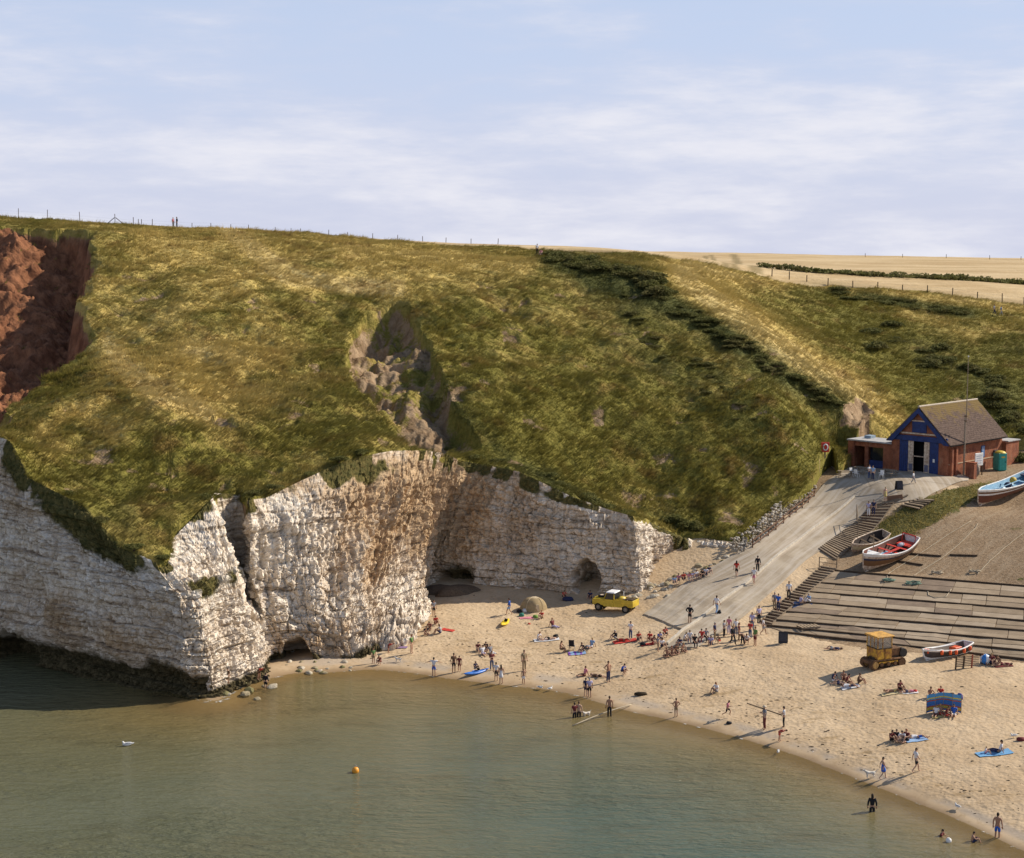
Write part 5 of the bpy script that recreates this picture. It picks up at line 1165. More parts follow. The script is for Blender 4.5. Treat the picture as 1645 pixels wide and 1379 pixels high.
for x_, xt in ((-.90, -.62), (.20, .16)):
    for s in (-1, 1): cab.tube([(x_, s * .76, 1.24), (xt, s * .68, 1.88)], .045, 4)
cab.build('cab_pillars', M_LRY, lr)
for s in (-1, 1): MB().prism([(-.85, 1.27), (.17, 1.27), (.14, 1.86), (-.58, 1.86)], s * .715 - .01, s * .715 + .01).build('side_window', M_GLASS, lr)
MB().add([(-.90, -.74, 1.26), (-.90, .74, 1.26), (-.63, .66, 1.87), (-.63, -.66, 1.87), (-.93, -.74, 1.24), (-.93, .74, 1.24), (-.66, .66, 1.86), (-.66, -.66, 1.86)], [(0,1,2,3),(7,6,5,4),(0,4,5,1),(3,2,6,7),(1,5,6,2),(0,3,7,4)]).build('windscreen', M_GLASS, lr)
MB().bx(.17, .21, -.70, .70, 1.26, 1.86).build('rear_window', M_GLASS, lr)
MB().box((-.22, 0, 1.93), (1.02, 1.52, .12), None, 0, (.9, .88)).build('cab_roof', plain('white_roof', (0.78, 0.78, 0.79), .45, .4, var=.06), lr, bevel=.04)
MB().bx(.24, 2.15, -.74, .74, 1.06, 1.10).build('bed_floor', M_BLACK, lr); MB().bx(2.17, 2.24, -.80, .80, .66, 1.32).build('tailgate', M_LRY, lr, bevel=.015)
MB().ell((.75, 0, 1.28), (.40, .5, .28), 10, 6).build('load_sack', M_YELLOW, lr, True); MB().tube([(.9, .1, 1.2), (.85, .15, 2.0)], .05, 6).build('load_pole', M_WHITE, lr); MB().bx(1.2, 2.0, -.5, .5, 1.1, 1.38).build('load_crate', M_DARKWOOD, lr, bevel=.03); MB().tube([(1.0, -.3, 1.35), (1.6, -.5, 1.3)], .05, 6).build('load_pole', M_CREAM, lr)
MB().bx(-.5, -.25, -.62, -.2, 1.1, 1.5).build('seat_back', M_BLACK, lr, bevel=.04)

# ------------------------------------------------------------------ tent, kayaks, windbreak, barrier
b = on_low(857, 982); te = empty('dome_tent', (b.x, b.y + .6, b.z - .03), .2, 'tan dome tent pitched at the shadow edge below the cliff', 'tent')
dome = MB(); nu_, nv_ = 20, 7; V = []
for j in range(nv_ + 1):
    f = j / nv_
    for i in range(nu_):
        a = 2 * math.pi * i / nu_; pole = 1 + .10 * (1 - f) * math.cos(4 * a) ; r = 1.25 * math.cos(f * math.pi / 2) ** .75 * pole; V.append((r * math.cos(a) * 1.05, r * math.sin(a) * .85, 1.35 * math.sin(f * math.pi / 2)))
Fc = [(j * nu_ + i, j * nu_ + (i + 1) % nu_, (j + 1) * nu_ + (i + 1) % nu_, (j + 1) * nu_ + i) for j in range(nv_) for i in range(nu_)]
dome.add(V, Fc).build('canvas', M_CANVAS, te, True)
MB().ell((0.05, -.03, 1.12), (.62, .5, .26), 12, 4, z0=0).build('vent_cap', M_CANVASL, te, True)
for a in (.8, 2.35, 3.93, 5.5): MB().tube([(1.31 * math.cos(a) * math.cos(f) ** .75, 1.06 * math.sin(a) * math.cos(f) ** .75, 1.36 * math.sin(f)) for f in np.linspace(0, 1.5, 9)], .025, 5).build('pole', M_CANVASL, te)
MB().prism([(-.12, .02), (.42, .02), (.32, .75), (.05, .75)], -1.10, -.98).build('door_flap', M_CANVASL, te)
def kayak(px, py, rz, tilt, mat, name_l, L=2.7, w=.66):
    b = on_low(px, py); e = empty('kayak', b + Vector((0, 0, .14)), rz, name_l, 'kayak'); e.rotation_euler = (tilt, 0, rz)
    V = []; ns = 15; nr = 12
    for i in range(ns):
        t = i / (ns - 1); r = max(math.sin(math.pi * t) ** .75, .03); up = .14 * abs(2 * t - 1) ** 2
        for j in range(nr):
            a = 2 * math.pi * j / nr; V.append(((t - .5) * L, w / 2 * r * math.cos(a), .15 * (r ** .6) * math.sin(a) + up))
    MB().add(V, [(i * nr + j, i * nr + (j + 1) % nr, (i + 1) * nr + (j + 1) % nr, (i + 1) * nr + j) for i in range(ns - 1) for j in range(nr)] + [tuple(range(nr)), tuple(range((ns - 1) * nr, ns * nr))]).build('hull', mat, e, True)
    MB().tube([(.42 * math.cos(a), .20 * math.sin(a), .155) for a in np.linspace(0, 2 * math.pi, 15)], .035, 6, caps=False).build('cockpit_rim', mat, e); MB().ell((0, 0, .10), (.40, .19, .06), 12, 4).build('cockpit', M_BLACK, e); MB().bx(.22, .28, -.15, .15, .12, .36).build('seat_back', M_BLACK, e)
    return e
kayak(811, 1003, math.radians(74), .25, plain('yellow_kayak', (0.72, 0.52, 0.02), .35, .5), 'yellow kayak lying on the sand below the tent'); kayak(765, 1083, math.radians(40), 0, plain('blue_kayak', (0.03, 0.16, 0.55), .35, .5), 'bright blue kayak at the water edge with a child aboard', 2.9)
# striped windbreak: four cloth bays between poles
pts = [on_low(*q) for q in [(1488,1147),(1502,1144),(1515,1142),(1530,1145),(1544,1147)]]
wb = empty('windbreak', tuple(pts[2]), 0, 'striped blue, yellow and red windbreak standing on the sand', 'windbreak')
STR = [(0.10, (0.05, 0.16, 0.42)), (.06, (0.62, 0.36, 0.05)), (.10, (0.62, 0.50, 0.10)), (.07, (0.42, 0.10, 0.05)), (.26, (0.06, 0.18, 0.46)), (.07, (0.40, 0.09, 0.05)), (.07, (0.10, 0.30, 0.52)), (.07, (0.66, 0.54, 0.10)), (.20, (0.10, 0.32, 0.58))]
for i, p in enumerate(pts):
    q = p - pts[2]; MB().tube([q - Vector((0, 0, .1)), q + Vector((0, 0, 1.55))], .022, 5).build('pole', M_PALEWOOD, wb)
for a, b in zip(pts[:-1], pts[1:]):
    a, b = a - pts[2], b - pts[2]; bay = empty('cloth_bay'); bay.parent = wb; z = .06
    nrm = (b - a).cross(Vector((0, 0, 1))).normalized()
    for h, c in STR:
        z1 = z + h * 1.42; V = []
        for k_ in range(7):
            f = k_ / 6; p = a.lerp(b, f) - nrm * (.09 * math.sin(math.pi * f)); V += [p + Vector((0, 0, z)), p + Vector((0, 0, z1))]
        V2 = [v + nrm * .008 for v in V]; n = len(V)
        Fc = [(2 * k_, 2 * k_ + 2, 2 * k_ + 3, 2 * k_ + 1) for k_ in range(6)] + [(n + 2 * k_ + 1, n + 2 * k_ + 3, n + 2 * k_ + 2, n + 2 * k_) for k_ in range(6)]
        MB().add(V + V2, Fc).build('stripe', flat(c, .8), bay); z = z1
# slatted wooden barrier beside the open boat
a, b = on_low(1535, 1076), on_low(1574, 1072); ba = empty('slatted_barrier', tuple(a), 0, 'pale slatted wooden barrier on dark posts near the open boat', 'barrier')
d = b - a
for f, m_ in ((.0, M_DARKWOOD), (.32, M_DARKWOOD), (.66, plain('red_brown_post', (0.30, 0.08, 0.05), .8))):
    p = d * f; MB().tube([p, p + Vector((.05, 0, 1.15))], .07, 6).build('post', m_, ba)
MB().tube([d * .30, d * .38 + Vector((0, .1, 1.0))], .08, 6).build('brace', M_WOOD, ba)
for i in range(6): MB().box(d * .48 + Vector((0, .08, .22 + i * .15)), (d.length * .98, .03, .09), d.to_track_quat('X', 'Z').to_matrix()).build('slat', M_PALEWOOD, ba)
# pallets on the slip edge
b = on_low(1298, 1010); pal = empty('wooden_pallet', b + Vector((0, 0, .1)), .3, 'bleached wooden pallet lying on the lowest slip boards', 'pallet')
for i in range(6): MB().bx(-.9 + i * .34, -.68 + i * .34, -.55, .55, .14, .17).build('slat', M_PALEWOOD, pal)
for y in (-.5, 0, .5): MB().bx(-.9, 1.02, y - .05, y + .05, .0, .14).build('bearer', M_WOOD, pal)
# ropes up the bank and coils at their feet
def rope(pts, r, mat, label):
    q = []
    for (x0, y0), (x1, y1) in zip(pts[:-1], pts[1:]):
        for k_ in range(8): f = k_ / 8; q.append(on_low(x0 + (x1 - x0) * f + random.uniform(-.6, .6), y0 + (y1 - y0) * f) + Vector((0, 0, r + .02)))
    q.append(on_low(*pts[-1]) + Vector((0, 0, r + .02))); return tag(MB().tube(q, r, 5).build('hauling_rope', mat, None, True), label, 'rope')
rope([(1424,934),(1426,924),(1440,914),(1470,896),(1520,862),(1560,838)], .04, M_ROPE, 'pale hauling rope running up the bank from the left coil'); rope([(1468,926),(1480,918),(1510,900),(1540,876),(1566,850),(1571,842)], .04, M_ROPE, 'pale hauling rope in the middle of the three on the bank'); rope([(1570,924),(1590,902),(1615,880),(1645,857),(1660,848)], .04, M_ROPE, 'pale hauling rope on the right running out of frame')
def coil(px, py, mat, label, r=.55):
    b = on_low(px, py); V = []
    for i in range(60): a = i * .62; rr = r * (.55 + .45 * random.random()); V.append((b.x + rr * math.cos(a) * 1.25, b.y + rr * math.sin(a), b.z + .06 + .004 * i * random.random() + .05 * random.random()))
    return tag(MB().tube(V, .045, 4).build('rope_coil', mat, None, True), label, 'rope coil')
coil(1428, 934, M_GROPE, 'green rope coil at the foot of the left hauling rope'); coil(1467, 939, M_GROPE, 'green rope coil at the foot of the middle hauling rope', .65); coil(1506, 922, M_ROPE, 'tangled pale rope coil on bare earth above the boards', .5); coil(1566, 920, M_ROPE, 'pale rope coil at the foot of the right hauling rope', .5)
rope([(1490,950),(1492,958),(1502,962),(1520,960),(1528,948)], .05, M_ROPE, 'short loop of rope lying across the upper slip boards')
# ------------------------------------------------------------------ people: one continuous body per pose, clothes and hair as parts
# local frame: faces -y, feet at z 0, 1.72 m tall
J_STAND = dict(pel=(0,0,.93), bel=(0,-.01,1.08), che=(0,0,1.28), nek=(0,.01,1.46), hed=(0,-.01,1.56),
               shL=(.18,.01,1.41), elL=(.25,.03,1.14), wrL=(.26,-.05,.90), shR=(-.18,.01,1.41), elR=(-.25,.03,1.14), wrR=(-.26,-.05,.90),
               hiL=(.09,0,.90), knL=(.10,-.02,.49), anL=(.11,.02,.08), toL=(.12,-.13,.03), hiR=(-.09,0,.90), knR=(-.10,-.02,.49), anR=(-.11,.02,.08), toR=(-.12,-.13,.03))
def pose(**k): d = dict(J_STAND); d.update(k); return d
def shift(d, dz=0, dy=0): return {k: (v[0], v[1] + dy, v[2] + dz) for k, v in d.items()}
def bendfwd(d, ang, keys=('bel','che','nek','hed','shL','elL','wrL','shR','elR','wrR')):
    c, s = math.cos(ang), math.sin(ang); p = d['pel']; r = dict(d)
    for k in keys:
        y, z = d[k][1] - p[1], d[k][2] - p[2]; r[k] = (d[k][0], p[1] + y * c - z * s, p[2] + y * s * 1 + z * c)
    return r
POSES = {
 'stand': J_STAND,
 'hips': pose(elL=(.36,.06,1.18), wrL=(.20,-.03,1.0), elR=(-.36,.06,1.18), wrR=(-.20,-.03,1.0)),
 'fold': pose(elL=(.25,-.06,1.14), wrL=(.02,-.19,1.20), elR=(-.25,-.06,1.14), wrR=(-.02,-.20,1.17), anL=(.14,.0,.08), toL=(.16,-.15,.03)),
 'walk': pose(knL=(.10,-.20,.52), anL=(.10,-.26,.09), toL=(.11,-.41,.06), knR=(-.10,.02,.49), anR=(-.10,.30,.14), toR=(-.11,.18,.03), elL=(.25,.13,1.16), wrL=(.25,.16,.92), elR=(-.25,-.06,1.15), wrR=(-.24,-.22,.96)),
 'arms': pose(elL=(.42,-.02,1.32), wrL=(.62,-.10,1.24), elR=(-.42,-.02,1.32), wrR=(-.62,-.08,1.26)),
 'hold': pose(elL=(.26,-.08,1.16), wrL=(.16,-.30,1.22), elR=(-.26,-.08,1.16), wrR=(-.16,-.30,1.22)),
 'run': bendfwd(pose(knL=(.10,-.32,.66), anL=(.10,-.22,.28), toL=(.10,-.36,.24), knR=(-.10,.08,.50), anR=(-.10,.42,.36), toR=(-.10,.46,.22), elL=(.28,.20,1.22), wrL=(.26,.06,1.04), elR=(-.28,-.14,1.2), wrR=(-.2,-.34,1.3)), .25),
 'bend': bendfwd(pose(elL=(.22,-.10,1.16), wrL=(.16,-.16,.92), elR=(-.22,-.10,1.16), wrR=(-.16,-.16,.92), anL=(.16,.02,.08), toL=(.18,-.13,.03), anR=(-.16,.02,.08), toR=(-.18,-.13,.03)), 1.25),
}
_s = dict(pel=(0,.10,.12), bel=(0,.12,.27), che=(0,.08,.48), nek=(0,.03,.66), hed=(0,-.01,.76), shL=(.18,.05,.61), elL=(.27,-.10,.42), wrL=(.16,-.32,.42), shR=(-.18,.05,.61), elR=(-.27,-.10,.42), wrR=(-.16,-.32,.42),
          hiL=(.10,.06,.12), knL=(.14,-.34,.46), anL=(.13,-.52,.09), toL=(.14,-.66,.03), hiR=(-.10,.06,.12), knR=(-.14,-.34,.46), anR=(-.13,-.52,.09), toR=(-.14,-.66,.03))
POSES['sit'] = _s
POSES['sitlegs'] = dict(_s, knL=(.14,-.36,.14), anL=(.16,-.76,.09), toL=(.17,-.84,.20), knR=(-.12,-.36,.20), anR=(-.10,-.74,.09), toR=(-.10,-.82,.20), elL=(.27,.22,.36), wrL=(.27,.36,.10), elR=(-.27,.22,.36), wrR=(-.27,.36,.10), che=(0,.20,.47), nek=(0,.22,.65), hed=(0,.19,.76), shL=(.18,.21,.60), shR=(-.18,.21,.60))
POSES['sitside'] = dict(_s, knL=(.30,-.28,.12), anL=(.10,-.46,.08), toL=(.0,-.54,.05), knR=(-.30,-.28,.14), anR=(-.04,-.42,.10), toR=(.06,-.50,.06), che=(0,.03,.48), nek=(0,-.04,.66), hed=(0,-.09,.75), elL=(.26,-.14,.38), wrL=(.14,-.30,.22), elR=(-.26,-.14,.38), wrR=(-.12,-.32,.24), shL=(.18,-.01,.61), shR=(-.18,-.01,.61))
POSES['seat'] = dict(shift(_s, .36), knL=(.12,-.36,.48), anL=(.12,-.36,.09), toL=(.12,-.52,.03), knR=(-.12,-.36,.48), anR=(-.12,-.40,.09), toR=(-.12,-.55,.03), hiL=(.10,.04,.47), hiR=(-.10,.04,.47), wrL=(.12,-.30,.58), wrR=(-.12,-.30,.58))
POSES['lie'] = dict(pel=(0,0,.13), bel=(0,.16,.14), che=(0,.36,.14), nek=(0,.54,.16), hed=(0,.64,.17), shL=(.18,.48,.13), elL=(.34,.34,.08), wrL=(.26,.12,.08), shR=(-.18,.48,.13), elR=(-.36,.56,.10), wrR=(-.18,.72,.10),
                    hiL=(.09,-.04,.12), knL=(.13,-.42,.14), anL=(.14,-.82,.08), toL=(.17,-.90,.20), hiR=(-.09,-.04,.12), knR=(-.16,-.36,.32), anR=(-.10,-.62,.08), toR=(-.10,-.76,.06))
POSES['crouch'] = dict(pel=(0,.14,.34), bel=(0,.10,.48), che=(0,.0,.66), nek=(0,-.07,.83), hed=(0,-.13,.92), shL=(.18,-.03,.78), elL=(.26,-.20,.56), wrL=(.16,-.38,.44), shR=(-.18,-.03,.78), elR=(-.26,-.20,.56), wrR=(-.14,-.40,.34),
                       hiL=(.10,.10,.34), knL=(.18,-.30,.52), anL=(.14,-.06,.09), toL=(.17,-.22,.03), hiR=(-.10,.10,.34), knR=(-.16,-.26,.50), anR=(-.13,-.02,.09), toR=(-.15,-.18,.03))
RAD = dict(pel=.125, bel=.115, che=.135, nek=.055, hed=.055, sh=.062, el=.045, wr=.032, hi=.09, kn=.06, an=.042, to=.034)
def rad(k): return RAD[k if k in RAD else k[:2]]
EDGES = [('pel','bel'),('bel','che'),('che','nek'),('nek','hed')] + [e for s in 'LR' for e in (('che','sh'+s),('sh'+s,'el'+s),('el'+s,'wr'+s),('pel','hi'+s),('hi'+s,'kn'+s),('kn'+s,'an'+s),('an'+s,'to'+s))]
def skin_mesh(name, pts, edges, radii, root, sub=1):
    keys = list(pts); me = bpy.data.meshes.new(name); me.from_pydata([pts[k] for k in keys], [(keys.index(a), keys.index(b)) for a, b in edges], [])
    o = bpy.data.objects.new(name, me); COL.objects.link(o); o.modifiers.new('s', 'SKIN')
    for k, v in zip(keys, me.skin_vertices[0].data):
        r = radii[k]; v.radius = r if isinstance(r, tuple) else (r, r); v.use_root = (k == root)
    m = o.modifiers.new('d', 'SUBSURF'); m.levels = sub; m.render_levels = sub
    dg = bpy.context.evaluated_depsgraph_get(); ev = o.evaluated_get(dg); r = bpy.data.meshes.new_from_object(ev, depsgraph=dg)
    bpy.data.objects.remove(o); bpy.data.meshes.remove(me); r.name = name; r.materials.clear(); r.shade_smooth(); return r
def lerp3(a, b, f): return tuple(a[i] + (b[i] - a[i]) * f for i in range(3))
def join_mb(me, mb):
    """add loose detail (head, hands) to the body mesh"""
    bm = bmesh.new(); bm.from_mesh(me); vs = [bm.verts.new(v) for v in mb.V]
    for f in mb.F:
        try: bm.faces.new([vs[i] for i in f])
        except ValueError: pass
    bmesh.ops.recalc_face_normals(bm, faces=bm.faces); bm.to_mesh(me); bm.free(); me.shade_smooth(); return me
def hand(mb, el, wr, side):
    el, wr = Vector(el), Vector(wr); d = (wr - el).normalized(); a = d.cross(Vector((0, 0, 1)));
    if a.length < .2: a = d.cross(Vector((0, 1, 0)))
    a.normalize(); n = a.cross(d)
    R = Matrix((d, a, n)).transposed(); mb.box(wr + d * .045, (.09, .08, .03), R)
    for i, (o, l) in enumerate(((-.030, .062), (-.010, .074), (.011, .070), (.031, .055))):
        p = wr + d * .088 + a * o; mb.tube([p, p + d * l * .55 - n * .006, p + d * l - n * .026], [.010, .009, .007], 4)
    p = wr + d * .03 + a * .042 * side; mb.tube([p, p + (d * .6 + a * side * .7) * .035, p + (d * .85 + a * side * .45) * .07], [.012, .011, .008], 4)
_meshes = {}
def pose_meshes(nm):
    if nm in _meshes: return _meshes[nm]
    P = POSES[nm]; body = skin_mesh('body_' + nm, P, EDGES, {k: rad(k) for k in P}, 'pel')
    up = (Vector(P['hed']) - Vector(P['nek'])).normalized(); hc = Vector(P['hed']) + up * .05; fwd = Vector((0, -1, 0)); fwd = (fwd - up * fwd.dot(up)).normalized() if abs(up.y) < .9 else Vector((0, 0, 1))
    rt = fwd.cross(up).normalized(); R = Matrix((rt, -fwd, up)).transposed()
    mb = MB(); mb.ell(hc, (.074, .092, .112), 12, 10, R=R); mb.ell(hc + fwd * .092 - up * .012, (.014, .022, .024), 6, 4, R=R)
    for s in (-1, 1): mb.ell(hc + rt * .075 * s - up * .01, (.012, .022, .032), 6, 4, R=R); mb.ell(hc + rt * .030 * s + fwd * .080 + up * .006, (.012, .012, .008), 6, 4, R=R)
    mb.ell(hc + fwd * .082 - up * .05, (.026, .012, .007), 6, 4, R=R)
    for s, sg in (('L', 1), ('R', -1)): hand(mb, P['el' + s], P['wr' + s], sg)
    body = join_mb(body, mb)
    hair = MB().ell(hc + up * .012 - fwd * .014, (.084, .098, .112), 12, 6, R=R, z0=-.05).ell(hc - fwd * .05 - up * .03, (.068, .052, .085), 10, 6, R=R).mesh('hair', None, True)
    long = MB().ell(hc + up * .012 - fwd * .014, (.084, .098, .112), 12, 6, R=R, z0=-.05).ell(hc - fwd * .055 - up * .10, (.085, .05, .17), 10, 6, R=R).mesh('hair', None, True)
    hat = MB().ell(hc + up * .035, (.09, .105, .10), 12, 5, R=R, z0=0).ell(hc + up * .04, (.15, .17, .012), 12, 4, R=R).mesh('hat', None, True)
    t = {k: P[k] for k in ('bel', 'che')}; t['pel'] = lerp3(P['pel'], P['bel'], .1); t['nek'] = lerp3(P['che'], P['nek'], .75); te = [('pel', 'bel'), ('bel', 'che'), ('che', 'nek')]
    rr = dict(pel=.150, bel=.135, che=.152, nek=.075)
    tl = dict(t); tle = list(te); rl = dict(rr)
    for s in 'LR':
        t['sh' + s] = P['sh' + s]; t['el' + s] = lerp3(P['sh' + s], P['el' + s], .72); te += [('che', 'sh' + s), ('sh' + s, 'el' + s)]; rr['sh' + s] = .078; rr['el' + s] = .068
        tl['sh' + s] = P['sh' + s]; tl['el' + s] = P['el' + s]; tl['wr' + s] = lerp3(P['el' + s], P['wr' + s], .9); tle += [('che', 'sh' + s), ('sh' + s, 'el' + s), ('el' + s, 'wr' + s)]; rl['sh' + s] = .08; rl['el' + s] = .066; rl['wr' + s] = .05
    top = skin_mesh('shirt', t, te, rr, 'che'); coat = skin_mesh('jacket', tl, tle, rl, 'che')
    b = {'pel': P['pel'], 'bel': lerp3(P['pel'], P['bel'], .45)}; be = [('pel', 'bel')]; br = dict(pel=.142, bel=.130); tr_ = dict(b); tre = list(be); trr = dict(br)
    for s in 'LR':
        b['hi' + s] = P['hi' + s]; b['kn' + s] = lerp3(P['hi' + s], P['kn' + s], .85); be += [('pel', 'hi' + s), ('hi' + s, 'kn' + s)]; br['hi' + s] = .105; br['kn' + s] = .088
        tr_['hi' + s] = P['hi' + s]; tr_['kn' + s] = P['kn' + s]; tr_['an' + s] = P['an' + s]; tre += [('pel', 'hi' + s), ('hi' + s, 'kn' + s), ('kn' + s, 'an' + s)]; trr['hi' + s] = .105; trr['kn' + s] = .078; trr['an' + s] = .062
    shorts = skin_mesh('shorts', b, be, br, 'pel'); trous = skin_mesh('trousers', tr_, tre, trr, 'pel')
    sk = dict(che=P['che'], bel=P['bel'], pel=P['pel'], hem=lerp3(P['pel'], lerp3(P['knL'], P['knR'], .5), .95)); skirt = skin_mesh('dress', sk, [('che', 'bel'), ('bel', 'pel'), ('pel', 'hem')], dict(che=.15, bel=.135, pel=.165, hem=.24), 'che')
    _meshes[nm] = dict(body=body, hair=hair, long=long, hat=hat, shirt=top, jacket=coat, shorts=shorts, trousers=trous, dress=skirt); return _meshes[nm]
SKIN = [(0.46, 0.27, 0.18), (0.52, 0.33, 0.23), (0.38, 0.21, 0.135), (0.30, 0.16, 0.10)]
HAIR = dict(dk=(0.03, 0.02, 0.014), br=(0.09, 0.05, 0.025), bl=(0.36, 0.25, 0.11), rd=(0.20, 0.07, 0.025), gy=(0.32, 0.30, 0.28))
CL = dict(white=(0.72, 0.71, 0.72), lav=(0.46, 0.42, 0.60), black=(0.018, 0.018, 0.022), navy=(0.03, 0.035, 0.085), blue=(0.035, 0.12, 0.48), red=(0.52, 0.055, 0.04), pink=(0.60, 0.22, 0.28), green=(0.12, 0.22, 0.07), grey=(0.24, 0.24, 0.26),
          khaki=(0.28, 0.21, 0.13), yellow=(0.62, 0.50, 0.20), maroon=(0.16, 0.035, 0.035), denim=(0.07, 0.10, 0.19), lblue=(0.25, 0.38, 0.58), brown=(0.13, 0.075, 0.045), cream=(0.58, 0.50, 0.38))
CW = dict(lav='lilac', lblue='pale blue', khaki='khaki', denim='denim')
_n = [0]; rp_ = random.Random(21)
def person(px, py, ps, rz, top, bot, label, h=1.0, hair='br', g='low', dz=0.0, skin=None, z=None):
    """top/bot: 'white' shirt, 'white_j' long sleeves, 'white_d' dress, '' bare; bot: colour = shorts, colour_t = trousers"""
    M = pose_meshes(ps); _n[0] += 1
    if z is not None: p = Vector(Pz(px, py, z))
    elif g == 'low': p = on_low(px, py)
    elif g == 'sea': p = Vector(Pz(px, py, 0.0))
    else: p = on_hill(px, py)
    e = empty('person', p + Vector((0, 0, dz)), math.radians(rz), label, 'person', 'people at the cove'); e.scale = (h, h, h)
    def part(n, me, c, rough=.8):
        o = bpy.data.objects.new(n, me); COL.objects.link(o); o.parent = e
        if len(me.materials) == 0: me.materials.append(None)
        o.material_slots[0].link = 'OBJECT'; o.material_slots[0].material = flat(c, rough); return o
    part('body', M['body'], SKIN[rp_.randrange(3)] if skin is None else SKIN[skin], .6)
    if hair == 'hat': part('hat', M['hat'], CL['cream'])
    elif hair: part('hair', M['long' if hair.endswith('l') and hair != 'bl' else 'hair'], HAIR[hair[:2]], .6)
    if top:
        c, _, k = top.partition('_'); part({'': 'shirt', 'j': 'jacket', 'd': 'dress'}[k], M[{'': 'shirt', 'j': 'jacket', 'd': 'dress'}[k]], CL[c])
    if bot:
        c, _, k = bot.partition('_'); part('trousers' if k == 't' else 'shorts', M['trousers' if k == 't' else 'shorts'], CL[c])
    return e
R0 = .1   # paving lies a little above the ground sheet
# --- forecourt and steps
person(1396,771,'fold',30,'white','denim_t','person in white shirt standing in shade before the café window',.98,dz=.08)
person(1402,773,'stand',-40,'lblue','navy_t','person in pale blue shirt and dark trousers before the café',1.0,dz=.08)
person(1467,778,'walk',60,'white_j','grey_t','small person in white clothes walking before the open boathouse door',.80,'bl',dz=.08)
person(1422,807,'stand',20,'yellow_d','','person in pale yellow dress standing at the top of the steps',.95,'bl',dz=.1)
person(1395,832,'stand',0,'lav','white_t','person in lilac top and white trousers on the upper steps',.97,'dk',dz=.2)
person(1403,831,'stand',-10,'navy','navy_t','person in navy clothes beside a lilac top on the upper steps',1.03,'dk',dz=.2)
# --- on the ramp
person(1183,929,'walk',160,'red','black','person in red top and black shorts walking up the ramp',1.0,'dkl',dz=R0)
person(1217,921,'stand',170,'black_j','black_t','person in black standing highest on the lower ramp',1.0,'dk',dz=R0)
person(1211,940,'walk',-20,'white','pink','person in white with pink shorts walking down the ramp',1.0,'dk',dz=R0)
person(1108,1003,'hips',150,'black_j','black','person in black wetsuit standing at the foot of the ramp',1.05,'dk',dz=R0)
person(1151,988,'walk',140,'white','lblue_t','person in white shirt carrying a dark bag up the ramp',1.05,'dk',dz=R0)
person(1267,967,'walk',-10,'white','black_t','person in white top and black trousers on the lower steps',1.08,'br',dz=.2)
person(1244,982,'stand',10,'grey','khaki_t','person in grey top second up the lower steps',.98,'gy',dz=.2)
person(1250,985,'stand',-30,'blue','navy_t','person in blue shirt on the lower steps',1.0,'dk',dz=.2)
person(1219,1004,'stand',20,'lav','black_t','person in lilac top at the foot of the lower steps',1.02,'dk',dz=.1)
person(1208,1014,'stand',-20,'lav','denim_t','person in lilac shirt and jeans just below the steps',1.02,'br',dz=.05)
person(1284,972,'sitlegs',-70,'lav','denim_t','person in lilac top sitting left of a pair on the slip boards',.95,'dk',dz=.1)
person(1299,969,'sit',-60,'lblue','white_t','person in pale blue sitting right of a pair on the slip boards',.95,'gy',dz=.1)
# --- sitting along the rock foot beside the ramp
for px, py, c, b, hr, w in [(1090,938,'pink','grey','dkl','in pink and grey'),(1107,936,'pink','white','rd','in pink and white'),(1119,932,'white','lav','br','in white in the middle'),(1128,931,'black','black','dk','in black right of the middle'),(1139,925,'navy','denim','dk','rightmost and in navy'),(1098,936,'red','navy','dk','in red between the two in pink'),(1113,934,'lav','white','gy','in lilac beside the one in white'),(1134,928,'white','denim','bl','in white beside the one in navy'),(1083,942,'lblue','grey','dk','in pale blue at the far left end')]:
    person(px, py, 'sit', rp_.uniform(-40, 40), c, b, 'person sitting on the wall below the chalk, ' + w, .92, hr, dz=.25)
# --- by the foot of the ramp
person(1013,1027,'hold',-30,'white','denim_t','person in white top standing behind a red towel group',1.0,'dk')
person(988,1027,'sit',-60,'black_j','grey','person in black sitting alone left of the red towel group',.95,'gy')
person(1003,1030,'lie',80,'red','red','person lying on a red towel near the ramp foot',.95,'br')
person(1026,1029,'sit',20,'red','navy','person in red sitting behind the red towel',.95,'rd')
person(1044,1029,'sit',-20,'red','maroon','person in red top sitting nearest the ramp lip',.95,'dk')
person(1059,1031,'crouch',30,'blue','denim','person in blue crouching beside the red-topped group',.9,'dk')
person(1050,1034,'sitside',50,'maroon','red','person in maroon sitting in front of the red-topped group',.9,'dkl')
person(1057,1047,'stand',100,'grey','khaki','person standing in grey just left of the path end',.85,'br')
for i, (px, py, c, hr) in enumerate([(1071,1055,'','br'),(1079,1052,'','rd'),(1086,1050,'brown','dk'),(1097,1047,'','bl')]):
    person(px, py, 'sitside', -30 + 20 * i, c, 'brown', ['bare-chested person sitting at the low end of the path','bare-chested red-haired person second from the path end','person in brown third from the path end','fair-haired bare-chested person fourth from the path end'][i], .95, hr, skin=2)
person(1108,1034,'seat',-10,'white','grey_t','person in white perched on the path kerb',.95,'br',dz=.05)
person(1116,1040,'seat',10,'black','black_t','person in black perched on the path kerb',.98,'dk')
person(1127,1032,'seat',-30,'red','maroon_t','person in red perched on the path edge above the black one',1.0,'dk')
person(1134,1031,'seat',20,'grey','black_t','person in grey perched beside the red top on the path edge',1.0,'dk')
person(1163,1024,'hold',60,'grey','black_t','person in grey at the left of the crowd below the steps',.95,'dk')
person(1171,1019,'stand',-30,'pink','lav_t','person in pink standing behind the crowd below the steps',.98,'br')
person(1155,1034,'crouch',-60,'brown','red','child in brown crouching left of the crowd below the steps',.75,'br')
person(1177,1036,'walk',30,'black_j','black_t','person in black walking at the front of the crowd',1.03,'dk')
